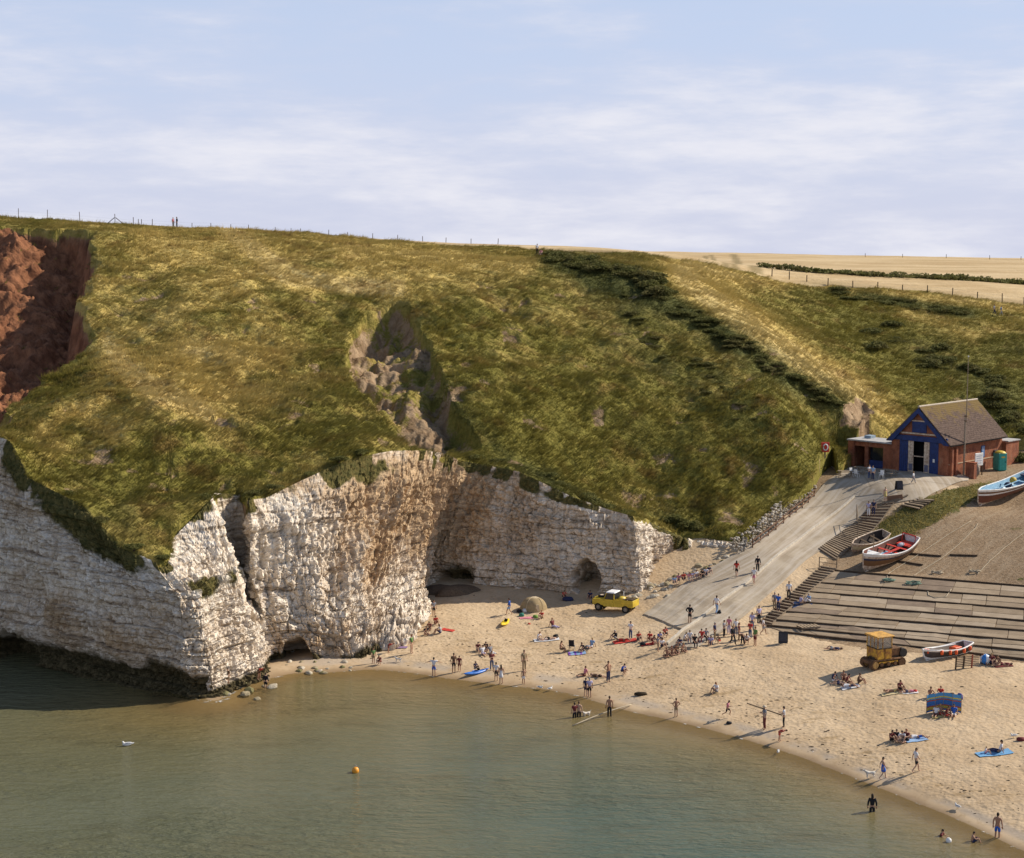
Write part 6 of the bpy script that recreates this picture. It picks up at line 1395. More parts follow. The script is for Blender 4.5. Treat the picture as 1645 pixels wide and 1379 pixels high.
person(1187,1030,'stand',80,'maroon','brown_t','person in maroon in the middle of the crowd',1.0,'rd')
person(1193,1036,'bend',-40,'brown','black_t','person in brown bending down in the crowd',1.0,'br')
person(1199,1035,'crouch',0,'white','brown','person in white crouching at the right of the crowd',.95,'dkl')
person(1213,1038,'stand',-60,'green','maroon','person in dark green at the right edge of the crowd',1.06,'br')
person(1339,1044,'lie',-100,'navy','grey','person in navy lying on the sand below the slip boards',.98,'dk')
for px, py, ps, rz, c, b, hr, w in [(1064,1040,'sit',30,'white','navy','dk','in white sitting behind the path end row'),(1092,1038,'sit',-40,'navy','grey','br','in navy sitting above the path end row'),(1101,1030,'sitside',60,'white','khaki','bl','in white beside the kerb sitters'),(1142,1036,'sit',-20,'lav','denim','dkl','in lilac sitting right of the kerb sitters'),(1148,1028,'stand',60,'navy','khaki_t','gy','in navy standing left of the crowd below the steps'),
        (1182,1022,'stand',10,'white','denim_t','br','in white standing at the back of the crowd'),(1205,1026,'fold',-40,'red','denim_t','dk','in red with folded arms in the crowd'),(1226,1020,'walk',80,'white','grey','bl','in white walking away from the crowd'),(1068,1024,'crouch',20,'red','navy','rd','in red crouching between the towels and the path'),(950,1040,'sitlegs',-30,'lblue','white','bl','in pale blue sitting right of the dark chair'),
        (776,1052,'sitlegs',20,'white','lav','br','in white sitting in front of three above the kayak'),(1475,1186,'lie',80,'white','blue','br','in white lying on a pale blue towel'),(1350,1100,'lie',-100,'','navy','bl','in navy shorts lying before the group under the tractor'),(1532,1150,'sitlegs',-20,'blue','white','dk','in blue sitting at the right end of the windbreak')]:
    person(px, py, ps, rz, c, b, 'person ' + w, .96, hr)
# --- middle of the beach
person(818,988,'walk',-100,'blue_j','lblue','person in bright blue hooded top walking near the tent',.98,'dk')
person(870,994,'sit',-30,'red','khaki','red-haired person sitting in front of the tent',.92,'rd')
person(889,1008,'sitlegs',40,'maroon','lav_t','person in maroon leaning back alone below the tent',.98,'rd')
person(866,1029,'sitside',50,'white','grey','person in white sitting on a white towel',.95,'rd')
person(884,1028,'lie',-75,'','black','person stretched out on the white towel',.95,'dk')
person(902,1048,'seat',70,'','brown','person in swimwear sitting in a low beach chair',.95,'brl',dz=-.12)
person(936,1047,'sitside',-60,'black','black','person in black sitting right of the empty chair',.98,'dk')
person(768,1046,'sit',20,'maroon','grey','person in maroon sitting leftmost of three above the kayak',.95,'dk')
person(781,1045,'sitside',-20,'black','navy','person in black sitting in the middle of three above the kayak',.95,'dk')
person(789,1050,'sitlegs',30,'grey','white_t','person in grey with white trousers rightmost of three above the kayak',.95,'dk')
person(790,1077,'fold',20,'maroon','denim_t','person in maroon top and jeans standing above the kayak',1.03,'br')
person(797,1094,'stand',170,'white','black','person in white shirt and black shorts at the water edge',.98,'dk')
person(805,1099,'stand',190,'white_d','red','person in white dress and red shorts at the water edge',1.0,'dkl')
person(842,1078,'stand',30,'khaki','khaki_t','tall person in khaki standing above a child at the water edge',1.12,'br')
person(841,1099,'stand',10,'','white','bare-chested child at the water edge below the khaki figure',.80,'br')
person(938,1086,'sitlegs',-60,'pink','maroon','person in pink sitting at the left of the beach hollow',.95,'br')
person(961,1088,'lie',60,'brown','black','person in brown reclining beside the pink one',.98,'dk')
person(977,1096,'hips',40,'','navy_t','bare-chested person in navy trousers standing on the sand slope',1.10,'dk',skin=2)
person(1001,1084,'crouch',60,'blue','navy','person in blue crouching right of the bare-chested one',.95,'dk')
person(941,1119,'stand',150,'navy','navy','person in navy standing left of a pair on wet sand',.95,'dk')
person(947,1121,'stand',190,'lav','black','person in lilac standing right of a pair on wet sand',1.02,'gy')
person(1150,1113,'sit',-50,'white','grey','person in white sitting alone in the middle of the sand',1.0,'rd')
# --- left end under the cliff
person(697,990,'stand',20,'grey','black','person in grey standing at the foot of the chalk buttress',.95,'dk')
person(700,1003,'sit',20,'red','maroon','person in red sitting highest by the chalk buttress',.95,'dk')
person(690,1012,'sitside',-20,'maroon','brown','person in maroon sitting lower by the chalk buttress',.95,'dk')
person(684,1020,'sitside',30,'black','brown','person in black sitting nearest the water by the chalk buttress',.95,'br')
person(706,1018,'sit',-70,'white','navy','person in white sitting beside a red towel under the cliff',1.0,'dk')
person(624,1049,'bend',80,'red','maroon','child in red bending near the cliff foot',.8,'rd')
person(661,1050,'stand',60,'green','','person in green standing over a purple towel',1.05,'rd')
person(600,1066,'stand',30,'green','khaki','child in green at the foot of the cliff',.85,'br')
person(610,1068,'crouch',-30,'maroon','maroon','child in maroon crouching by the water near the cliff',.85,'br')
person(697,1086,'arms',180,'white','blue','person in white top with arms out at the water edge',1.02,'dk',dz=-.05)
person(729,1081,'stand',20,'brown','black','tall person in brown standing at the water edge',1.05,'dk',skin=2)
person(738,1079,'stand',-10,'maroon','maroon','child in maroon beside the tall brown figure',.85,'br')
person(764,1079,'sit',40,'navy','grey','child in navy sitting in the blue kayak',.8,'dk',dz=.2)
person(366,1101,'stand',-30,'brown','khaki','person in brown standing on rocks at the headland tip',.9,'dk',z=.4)
person(416,1092,'bend',60,'red','brown','person in red climbing on the rocks under the headland',.95,'br',z=.5)
person(427,1105,'stand',160,'black_j','black','person in black wading beside the headland rocks',.95,'dk',g='sea',dz=-.3)
# --- in the water
person(923,1153,'stand',200,'maroon','black_t','person in maroon wading left of a pair',1.0,'dk',g='sea',dz=-.45)
person(930,1152,'stand',170,'','black_t','bare-chested person wading right of a pair',1.02,'br',g='sea',dz=-.45)
person(979,1151,'stand',190,'','black_t','bare-chested person in black trousers wading by the white line',1.08,'br',g='sea',dz=-.15,skin=2)
person(1086,1152,'hips',200,'','khaki','bare-chested person in khaki shorts at the water edge',.92,'br',skin=2)
person(1168,1153,'run',70,'pink','black','child in pink running along the pebbles',.85,'dk')
person(1228,1172,'hold',-80,'grey','maroon_t','person in grey top and maroon trousers holding a long plank',1.12,'hat')
person(1259,1169,'hold',-100,'white','black_t','person in white top and black trousers at the plank end',1.0,'dk')
person(1252,1191,'bend',60,'red','red','child in red bending over at the water edge',.85,'br')
person(1401,1304,'stand',170,'black_j','black_t','person in black wetsuit wading deep',1.1,'dkl',g='sea',dz=-.65)
person(1602,1346,'stand',150,'','blue','bare-chested person in bright blue shorts at the lower right',1.12,'dk',g='sea',dz=-.25,skin=2)
person(1564,1352,'sit',80,'','navy','pale child sitting in the shallows at the lower right',.85,'dk',g='sea',dz=-.12)
person(1514,1343,'sit',60,'maroon','black','swimmer with head and shoulders above the water',.95,'dk',g='sea',dz=-.42)
person(1418,1252,'walk',95,'blue_d','','person in bright blue tunic walking a white dog',.95,'dk')
person(1471,1241,'walk',95,'white','black','person in white shirt and dark shorts walking on wet sand',1.05,'br')
# --- right of the beach
person(1340,1095,'sitside',40,'navy','white','person in navy sitting leftmost in the group under the tractor',.98,'dk')
person(1355,1094,'sit',-10,'','maroon','bare-chested person sitting in the group under the tractor',1.0,'br',skin=2)
person(1362,1098,'sitside',60,'maroon','brown','person in maroon sitting centrally in the group under the tractor',.92,'dk')
person(1366,1104,'lie',70,'white','navy','person in white lying in front of the group under the tractor',.98,'dk')
person(1381,1098,'sit',60,'brown','brown','person in brown sitting rightmost of the group under the tractor',.95,'br')
person(1446,1110,'sit',30,'maroon','black','person in maroon sitting between two sunbathers left of windbreak',1.0,'br')
person(1434,1112,'lie',95,'','yellow','sunbather in yellow lying left of the windbreak',.98,'bl')
person(1459,1113,'lie',-80,'pink','navy','sunbather in pink lying just left of the windbreak',.95,'dkl')
person(1495,1121,'sit',10,'','maroon','bare-backed person sitting behind the striped windbreak on the left',1.0,'br',skin=2)
person(1511,1119,'sit',-20,'red','grey','person in red sitting behind the middle of the striped windbreak',.95,'rd')
person(1503,1150,'sitlegs',-30,'white','maroon','person in white sitting against the windbreak on the left',.92,'dk')
person(1512,1149,'sitlegs',10,'','red','bare-chested person leaning on the windbreak middle',.95,'bl',skin=2)
person(1522,1151,'sitside',50,'maroon','red','person in maroon sitting in front of the windbreak on the right',.92,'br')
person(1433,1191,'sit',30,'maroon','black','person in maroon sitting leftmost of the lower sand group',.95,'dk')
person(1449,1192,'sitside',-20,'white','grey','person in white sitting in the middle of the lower sand group',1.0,'dk')
person(1456,1191,'sit',-50,'maroon','black','person in dark red sitting behind the white top, lower sand group',1.05,'rd')
person(1440,1189,'sit',0,'black','lav','person in black between two others, lower sand group',.92,'dk')
person(1604,1209,'sitlegs',-110,'white','navy_t','person in white sitting on the pale blue mat',1.05,'dk')
person(1584,1211,'sit',70,'white','pink','toddler in white on the pale blue mat',.6,'bl')
person(1578,1067,'sit',40,'white','denim','person in white sitting behind the beach ball',1.0,'rd')
person(1593,1068,'sit',10,'maroon','navy','person in maroon sitting tallest by the slip edge',1.12,'bl')
person(1604,1069,'sitside',-60,'brown','khaki','person in brown sitting right of the group by the slip edge',.98,'br')
person(1612,1069,'lie',-95,'maroon','maroon','person in maroon lying at the right of the slip edge group',.95,'dk')
# --- in the shade under the back wall
person(948,962,'sit',-20,'navy','navy','person in navy sitting in shade at the cave mouth',.95,'dk')
person(906,963,'crouch',30,'red','black','person in red crouching in shade left of the cave',.9,'dk')
# --- on the cliff top
person(283,361,'stand',60,'pink','grey_t','person in pink on the cliff top skyline',1.0,'bl',g='hill',dz=.1)
person(289,361,'stand',-60,'black_j','black_t','person in black beside a pink figure on the skyline',1.06,'dk',g='hill',dz=.1)
person(863,411,'stand',20,'white','black_t','person in white standing on the cliff path by the dark bushes',.95,'dk',g='hill',dz=.2)
person(869,413,'sit',-20,'pink','navy','person in pink sitting on the cliff path by the dark bushes',1.0,'br',g='hill',dz=.3)
person(1597,506,'walk',90,'white','navy_t','person in white on the far valley path, on the left',.95,'br',g='hill',dz=.1)
person(1608,508,'walk',90,'lblue','grey_t','person in pale blue on the far valley path, on the right',.95,'dk',g='hill',dz=.1)
# ------------------------------------------------------------------ bushes, hedge, fences
def leaf_cloud(seed, n, rx, ry, rz, leaf=.16, lobes=7):
    R = np.random.default_rng(seed); c = R.normal(size=(lobes, 3)) * .38; c[:, 2] = np.abs(c[:, 2]) * .8 + .15; rr = .38 + .3 * R.random(lobes)
    k_ = R.integers(0, lobes, n); d = R.normal(size=(n, 3)); d /= np.linalg.norm(d, axis=1, keepdims=True); d[:, 2] = np.abs(d[:, 2]) * 1.2 - .25
    p = (c[k_] + d * (rr[k_] * (0.72 + .36 * R.random(n)))[:, None]) * np.array([rx, ry, rz])
    a = R.normal(size=(n, 3)); a /= np.linalg.norm(a, axis=1, keepdims=True); b = np.cross(a, R.normal(size=(n, 3))); b /= np.linalg.norm(b, axis=1, keepdims=True)
    s = leaf * (.6 + .8 * R.random(n))[:, None]
    V = np.stack([p - a * s, p + b * s * .55, p + a * s, p - b * s * .55], 1); return V.reshape(-1, 3), np.arange(4 * n).reshape(-1, 4)
BUSH = [np_mesh('foliage', *leaf_cloud(40 + i, 1500, 1.0, 1.0, .85, .10, 11), False) for i in range(4)]
STEM = MB().tube([(0, 0, -.4), (.05, 0, .25), (.3, .1, .6)], [.09, .07, .03], 5).tube([(0, 0, 0), (-.2, .1, .5)], [.06, .025], 5).tube([(0, 0, 0), (.05, -.25, .55)], [.06, .025], 5).mesh('stem', M_DARKWOOD)
for m_ in BUSH: m_.materials.append(M_FOLI)
rb_ = random.Random(9)
def bush(px, py, r, label, g='hill', hz=1.0, grp='bushes on the slopes'):
    b = on_hill(px, py) if g == 'hill' else on_low(px, py)
    e = empty('bush', b - Vector((0, 0, .1)), rb_.uniform(0, 6.28), label, 'bush', grp); e.scale = (r * rb_.uniform(1.0, 1.5), r * rb_.uniform(.9, 1.3), r * hz * .85)
    link('foliage', rb_.choice(BUSH), None, e); link('stem', STEM, None, e)
def scrub(line, width, n, r0, r1, label, grp, hz=.8):
    L_ = np.array(line, float); sg = np.concatenate([[0], np.cumsum(np.hypot(*np.diff(L_, axis=0).T))])
    for i in range(n):
        t_ = sg[-1] * (i + rb_.random()) / n; x = np.interp(t_, sg, L_[:, 0]); y = np.interp(t_, sg, L_[:, 1]); bush(x + rb_.uniform(-width, width), y + rb_.uniform(-.5, .5) * width, rb_.uniform(r0, r1), label, hz=hz * rb_.uniform(.7, 1.2), grp=grp)
scrub([(888,414),(930,424),(968,436)], 12, 22, .8, 1.9, 'dark bush in the thicket at the crest right of the two sitters', 'thicket at the crest')
scrub([(985,430),(1030,446),(1075,482)], 14, 24, .8, 2.0, 'rounded dark bush in the clump along the near ridge top', 'clump on the near ridge')
scrub([(1085,492),(1150,530),(1220,572),(1300,624),(1345,650)], 15, 44, .55, 1.35, 'low dark bush on the spur below the golden grass strip', 'bushes on the spur', .65)
scrub([(1000,480),(1070,560),(1150,610),(1200,680)], 26, 26, .4, 1.1, 'low scrubby bush scattered on the near slope left of the spur', 'scrub on the near slope', .6)
scrub([(1330,470),(1440,486),(1560,502)], 12, 22, .6, 1.5, 'dark bush along the top of the far valley slope', 'bushes along the valley top', .7)
scrub([(1390,530),(1480,570),(1580,600),(1640,620)], 34, 26, .6, 1.7, 'dark green bush on the far valley slope behind the boathouse', 'bushes on the valley slope', .75)
scrub([(1590,640),(1620,670),(1640,690)], 14, 12, .8, 1.8, 'dark bush in the thicket just behind the boathouse roof end', 'thicket behind the boathouse', .9)
for px, py, r in [(872,766,1.1),(900,782,1.0),(930,799,1.2),(948,810,1.3),(968,815,1.0),(1002,826,.9),(1085,838,1.2),(1100,846,1.3),(1120,850,1.0),(800,742,.9),(760,735,.9),(720,722,.7),(545,740,.8),(580,728,.7),(500,762,.6),(440,790,.7),(410,792,.6),(330,800,.7),(262,896,.6),(215,880,.8),(160,838,.8),(110,795,.7),(70,772,.6)]: bush(px, py, r, 'small bush hanging over the top edge of the chalk', hz=.8, grp='bushes along the chalk edge')
bush(1636, 742, 1.7, 'dense dark bush growing beside the teal toilet', 'low', 1.1)
# hedge between the fields
hl = [hit(px, py, lambda x, y: HILL_T(x, y), 300, 700, 3000) for px, py in [(1232,438),(1300,440),(1400,444),(1500,449),(1560,452),(1645,458),(1720,462)]]
hq, hL = resample(hl, 70); VV, FF = [], []; nn_ = 0; R_ = np.random.default_rng(4)
for i, q in enumerate(hq):
    v, f = leaf_cloud(200 + i, 130, 2.8, 2.2, .35 + .4 * R_.random() + (.25 if 25 < i < 60 else 0), .3, 4); VV.append(v + q); FF.append(f + nn_); nn_ += len(v)
me = np_mesh('hedge', np.concatenate(VV), np.concatenate(FF), False); tag(link('field_hedge', me, M_FOLI), 'long dark hedge dividing the two pale fields on the right', 'hedge')
def fence(pts, label, h=1.25, wires=True, hill=True, r=.07):
    P = [on_hill(px, py) if hill else Vector(hit(px, py, lambda x, y: HILL_T(x, y), 262, 800, 3000)) for px, py in pts]
    t = empty('post_and_wire_fence', tuple(P[0]), 0, label, 'fence')
    for q in P: MB().tube([q - P[0] - Vector((0, 0, .4)), q - P[0] + Vector((rb_.uniform(-.06, .06), 0, h * rb_.uniform(.85, 1.12)))], r, 5).build('post', M_DARKWOOD, t)
    if wires:
        for f in (.45, .85): MB().tube([q - P[0] + Vector((0, 0, h * f)) for q in P], .007, 3).build('wire', M_METAL, t)
    return t
def crest(px):
    """the skyline of the hill straight above a picture column"""
    Y = np.linspace(200, 275, 600); X = (px - CX) / F_PX * Y; Z = zhill(X, Y); pxx, pyy = proj(np.stack([X, Y, Z], -1)); i = int(np.argmin(pyy)); return Vector((X[i], Y[i] - .0, Z[i]))
def crest_fence(pxs, label, h):
    P = [crest(p) for p in pxs]; t = empty('post_and_wire_fence', tuple(P[0]), 0, label, 'fence')
    for k_, q in enumerate(P): MB().tube([q - P[0] - Vector((0, 0, .4)), q - P[0] + Vector((rb_.uniform(-.08, .08), 0, h[k_] if isinstance(h, list) else h))], .055, 5).build('post', M_DARKWOOD, t)
    if isinstance(h, list):
      for f in (.5, .9): MB().tube([q - P[0] + Vector((0, 0, f)) for q in P], .006, 3).build('wire', M_METAL, t)
    return t, P
fc_, P_ = crest_fence([-40,0,36,82,134,190,219,227,232,249,312,342,374,403], 'post and wire fence along the cliff top on the left', [1.3,1.3,1.4,1.5,1.6,1.7,1.4,1.1,1.1,1.2,.9,.9,.8,.8])
q = P_[5] - P_[0]
for s in (-1, 1): MB().tube([q + Vector((s * 1.3, 0, .1)), q + Vector((s * .1, 0, 1.1))], .06, 5).build('brace', M_DARKWOOD, fc_)
crest_fence([445,470,485,530,560,600,640,680,717,757,800], 'thin line of fence posts along the middle of the crest', .7)
# the three left on the skyline get their feet on the crest
for o in [o for o in COL.objects if o.get('category') == 'person' and 'skyline' in o.get('label', '')]:
    px = 283 if 'pink on' in o['label'] else 289; c_ = crest(px); o.location = (c_.x, c_.y - .3, c_.z - .05)
fence([(1240,444),(1268,449),(1296,453),(1330,458),(1370,462),(1410,465),(1450,468),(1490,471),(1530,475),(1570,480),(1610,485),(1645,490)], 'fence posts along the lower edge of the right-hand field', 1.3, hill=False, r=.09)
fence([(1140,410),(1178,407),(1240,434),(1330,412),(1390,413),(1450,414),(1520,415),(1590,417),(1640,418)][4:], 'distant fence posts along the far field skyline', 1.4, False, hill=False, r=.09)

# ------------------------------------------------------------------ small things on sand and sea
def lump(name, p, r, mat, label, cat, seed=1, sub=2, grp=None):
    bm = bmesh.new(); bmesh.ops.create_icosphere(bm, subdivisions=sub, radius=1.0); R = random.Random(seed)
    for v in bm.verts: v.co = Vector((v.co.x * r[0], v.co.y * r[1], max(v.co.z, -.4) * r[2])) * (1 + .18 * math.sin(v.co.x * 5 + seed) * math.cos(v.co.y * 4 + seed) + R.uniform(-.1, .1))
    me = bpy.data.meshes.new(name); bm.to_mesh(me); bm.free(); me.shade_smooth(); me.materials.append(mat); o = link(name, me); o.location = p; return tag(o, label, cat, grp)
def towel(px, py, rz, c, label, w=.75, l=1.6, c2=None):
    b = on_low(px, py); n = 10; V = []; R = random.Random(px)
    for i in range(n):
        for j in range(5):
            x, y = (i / (n - 1) - .5) * l, (j / 4 - .5) * w; X = b.x + x * math.cos(rz) - y * math.sin(rz); Y = b.y + x * math.sin(rz) + y * math.cos(rz); V.append((X, Y, zl(X, Y) + .035 + R.uniform(0, .03)))
    k_ = len(V); V += [(v[0], v[1], v[2] - .012) for v in V]; m = MB(); Fc = [(i * 5 + j, (i + 1) * 5 + j, (i + 1) * 5 + j + 1, i * 5 + j + 1) for i in range(n - 1) for j in range(4)]
    m.add(V, Fc + [tuple(k_ + q for q in f[::-1]) for f in Fc]); m.M = [(1 if (c2 and (f[0] // 5) % 3 == 0) else 0) for f in Fc] * 2
    return tag(m.build('beach_towel', [flat(c, .9)] + ([flat(c2, .9)] if c2 else []), None, True), label, 'towel')
for a in [(1004,1031,.1,CL['red'],'long red towel with a person lying on it',.9,2.2),(878,1029,.1,CL['white'],'white towel under two people in mid beach',.9,2.4),(927,1050,.1,CL['lblue'],'blue and violet striped towel in front of the empty chair',.8,1.6,(0.25,0.10,0.45)),(720,1013,-.5,CL['red'],'red towel beside the person in white under the cliff',.6,1.3),
          (640,1041,-.1,(0.25,0.16,0.30),'dull purple towel behind the person in green',.6,1.7),(846,993,.1,CL['pink'],'pink towel spread below the tent',.7,1.4),(1366,1104,.1,CL['white'],'white towel in front of the group under the tractor',.7,1.5),(1470,1190,.3,CL['lblue'],'pale blue towel right of the lower sand group',.9,1.8),
          (1597,1212,.15,(0.16,0.36,0.60),'pale blue beach mat under a person and toddler',1.0,2.6),(1512,1152,.0,CL['yellow'],'yellow towel in front of the striped windbreak',.6,1.4),(1432,1114,.1,(0.62,0.50,0.28),'sandy yellow towel under the left sunbather',.7,1.7),(1460,1114,-.1,CL['white'],'white towel under the sunbather in pink',.6,1.5),
          (1040,1036,.05,CL['red'],'small red towel near the ramp lip group',.6,1.2),(1612,1070,.1,CL['maroon'],'dull red towel at the slip edge on the right',.7,1.6),(1288,973,.1,CL['denim'],'blue mat under the pair on the slip boards',.8,2.0)]: towel(*a)
def bag(px, py, c, label, r=(.28, .22, .24)): b = on_low(px, py); return lump('bag', b + Vector((0, 0, r[2] * .35)), r, flat(c, .8), label, 'bag', px % 13)
for a in [(834,984,CL['black'],'black bag left of the pink towel'),(843,983,CL['white'],'white bag near the tent entrance'),(838,990,(0.05,0.22,0.16),'dark green bag left of the pink towel'),(860,993,(0.16,0.30,0.06),'green bag beside the red-haired person'),(850,1003,CL['red'],'small red bag alone below the pink towel',(.14,.12,.1)),(893,1024,CL['black'],'black bag at the end of the white towel'),
          (944,1042,CL['grey'],'grey bag right of the person in black'),(1033,1037,CL['black'],'black bag in front of the red-topped group'),(1527,1121,CL['black'],'black bag behind the right half of the windbreak',(.4,.3,.3)),(1542,1124,(0.05,0.05,0.22),'dark blue bag at the right end of the windbreak',(.25,.25,.4)),(912,965,CL['navy'],'dark blue heap of bags left of the cave',(.6,.4,.3)),(958,968,CL['navy'],'dark bags right of the seated person at cave',(.5,.35,.35)),
          (1156,986,CL['black'],'black bag carried on the ramp',(.16,.3,.3)),(1470,1112,CL['red'],'red bag beside the sunbather in pink',(.2,.15,.15)),(616,1041,CL['red'],'red bag beside the bending child',(.3,.2,.18)),(1171,1163,CL['black'],'black bag at the pebble edge below the running child',(.25,.2,.15)),(1640,1190,CL['maroon'],'dark bag at the right edge of the sand',(.35,.25,.2))]: bag(*a)
lump('seaweed_heap', on_low(1030, 1117) + Vector((0, 0, .1)), (.55, .25, .2), flat((0.05, 0.036, 0.02), .9), 'black seaweed heap on the lower sand slope', 'seaweed', 3)
b = on_low(919, 1044); ch = empty('folding_chair', b, 2.9, 'empty black folding chair on the middle of the beach', 'chair')
MB().box((0, 0, .36), (.5, .46, .03)).build('seat', flat(CL['black']), ch); MB().box((0, .26, .68), (.5, .03, .62), Matrix.Rotation(-.2, 3, 'X')).build('backrest', flat(CL['black']), ch)
for s in (-1, 1): MB().tube([(s * .25, -.24, 0), (s * .25, .28, .42), (s * .25, .36, .98)], .018, 5).build('side_frame', M_METAL, ch); MB().tube([(s * .25, .30, 0), (s * .25, -.22, .40)], .018, 5).build('leg', M_METAL, ch)
b = on_low(1583, 1067); bb = empty('beach_ball', b + Vector((0, 0, .42)), .4, 'large blue and white beach ball in front of the slip edge group', 'ball')
m = MB(); m.ell((0, 0, 0), (.45, .45, .45), 12, 10); me = m.mesh('ball', [flat((0.05, 0.22, 0.60), .4), flat((0.75, 0.78, 0.8), .4)], True)
for p_ in me.polygons: p_.material_index = int((math.atan2(p_.center.y, p_.center.x) + math.pi) / (math.pi / 3)) % 2
link('shell', me, None, bb); MB().tube([(0, 0, .44), (0, 0, .47)], .05, 8).build('valve', M_WHITE, bb)
# plank carried by two people
pa, pb = Vector(Py(1200,1130,on_low(1228,1172).y)), Vector(Py(1256,1149,on_low(1258,1169).y)); d = pb - pa
tag(MB().box((pa + pb) / 2, (d.length, .22, .06), d.to_track_quat('X', 'Z').to_matrix()).build('long_plank', M_DARKWOOD, None, bevel=.01), 'long dark plank carried between two people on wet sand', 'plank')
a, b = Vector(Pz(920,1166,.05)), on_low(1014, 1134) + Vector((0, 0, .1)); tag(MB().tube([a + (b - a) * f + Vector((0, 0, .12 * math.sin(3.1 * f))) for f in np.linspace(0, 1, 10)], .05, 6).build('mooring_line', M_ROPE, None, True), 'pale mooring line running from the sand into the water', 'rope')
# dogs
def dog(px, py, rz, c, label, s=1.0, z=None):
    b = on_low(px, py) if z is None else Vector(Pz(px, py, 0)) + Vector((0, 0, z))
    P = dict(rump=(.26,0,.40), mid=(0,0,.39), che=(-.24,0,.41), nek=(-.38,0,.52), hed=(-.46,0,.60), muz=(-.60,0,.57), tail=(.40,0,.46), tt=(.52,0,.60))
    E = [('rump','mid'),('mid','che'),('che','nek'),('nek','hed'),('hed','muz'),('rump','tail'),('tail','tt')]; Rr = dict(rump=.10, mid=.10, che=.125, nek=.075, hed=.075, muz=.04, tail=.03, tt=.016)
    for n_, y in (('L', .075), ('R', -.075)):
        P.update({'s' + n_: (-.25, y, .34), 'k' + n_: (-.22, y, .17), 'p' + n_: (-.25, y, .02), 'h' + n_: (.26, y, .33), 'n' + n_: (.18, y, .22), 'o' + n_: (.30, y, .13), 'q' + n_: (.27, y, .02)})
        E += [('che', 's' + n_), ('s' + n_, 'k' + n_), ('k' + n_, 'p' + n_), ('rump', 'h' + n_), ('h' + n_, 'n' + n_), ('n' + n_, 'o' + n_), ('o' + n_, 'q' + n_)]
        Rr.update({'s' + n_: .05, 'k' + n_: .032, 'p' + n_: .028, 'h' + n_: .07, 'n' + n_: .05, 'o' + n_: .028, 'q' + n_: .028})
    me = skin_mesh('body', P, E, Rr, 'che'); me.materials.append(flat(c, .9)); e = empty('dog', b, rz, label, 'dog'); e.scale = (s, s, s); link('body', me, None, e)
    for y in (-.05, .05): MB().prism([(-.47, .64), (-.40, .66), (-.42, .54)], y - .012, y + .012).build('ear', flat(tuple(q * .6 for q in c), .9), e)
    MB().ell((-.635, 0, .575), (.016, .018, .014), 6, 4).build('nose', M_BLACK, e); return e
dog(1398,1250,.1,(0.66,0.62,0.55),'white dog walking ahead of the person in blue tunic',1.0); dog(942,1150,.6,(0.60,0.55,0.48),'pale dog standing in the shallows beside the wading pair',.95,-.15); dog(640,1064,-.3,(0.62,0.58,0.52),'white dog standing by the water under the cliff',.8)
# gulls, buoy, floats
def gull(px, py, rz, label, s=1.0, sea=True):
    p = Vector(Pz(px, py, 0.02)) if sea else on_low(px, py) + Vector((0, 0, .14)); e = empty('seagull', p, rz, label, 'gull', 'gulls on the water and sand'); e.scale = (s, s, s)
    MB().ell((0, 0, .08), (.24, .10, .10), 10, 7).ell((-.20, 0, .20), (.055, .05, .055), 8, 6).tube([(-.14, 0, .12), (-.19, 0, .19)], [.06, .045], 8).build('body', M_WHITE, e, True)
    MB().ell((.06, 0, .13), (.22, .11, .05), 10, 5).build('wings', flat((0.42, 0.43, 0.45)), e, True); MB().tube([(-.25, 0, .195), (-.32, 0, .18)], [.016, .006], 5).build('beak', M_YELLOW, e); MB().prism([(.18, .10), (.36, .13), (.34, .09), (.18, .06)], -.05, .05).build('tail', M_WHITE, e)
    if not sea:
        for y in (-.04, .04): MB().tube([(0, y, .0), (0, y, -.14)], .012, 4).build('leg', M_YELLOW, e)
gull(204, 1198, .3, 'white gull floating on the sea at the left', 1.5)
for i, (px, py) in enumerate([(1310,1212),(1250,1209),(868,1108),(884,1110),(1538,1300),(1628,1186)]): gull(px, py, i * 1.3, 'small white gull resting along the water edge', 1.0, py > 1200 and px < 1400)
b = Vector(Pz(571,1241,0)); bu = empty('mooring_buoy', b, 0, 'round orange mooring buoy floating on the sea', 'buoy'); MB().ell((0, 0, .14), (.27, .27, .27), 12, 9).build('float', plain('orange_buoy', (0.80, 0.33, 0.03), .45, .4), bu, True); MB().tube([(.09 * math.cos(a), 0, .46 + .09 * math.sin(a)) for a in np.linspace(0, 6.28, 10)], .02, 5, caps=False).build('eye_ring', M_METAL, bu)
b = Vector(Pz(1524,1353,0)); bl_ = empty('white_ball', b, 0, 'small white ball floating between the two bathers at lower right', 'ball'); MB().ell((0, 0, .10), (.19, .19, .19), 10, 8).build('shell', M_WHITE, bl_, True); MB().tube([(.1 * math.cos(a), .1 * math.sin(a), .26) for a in np.linspace(0, 6.28, 10)], .012, 4, caps=False).build('seam', flat((.3, .3, .3)), bl_)
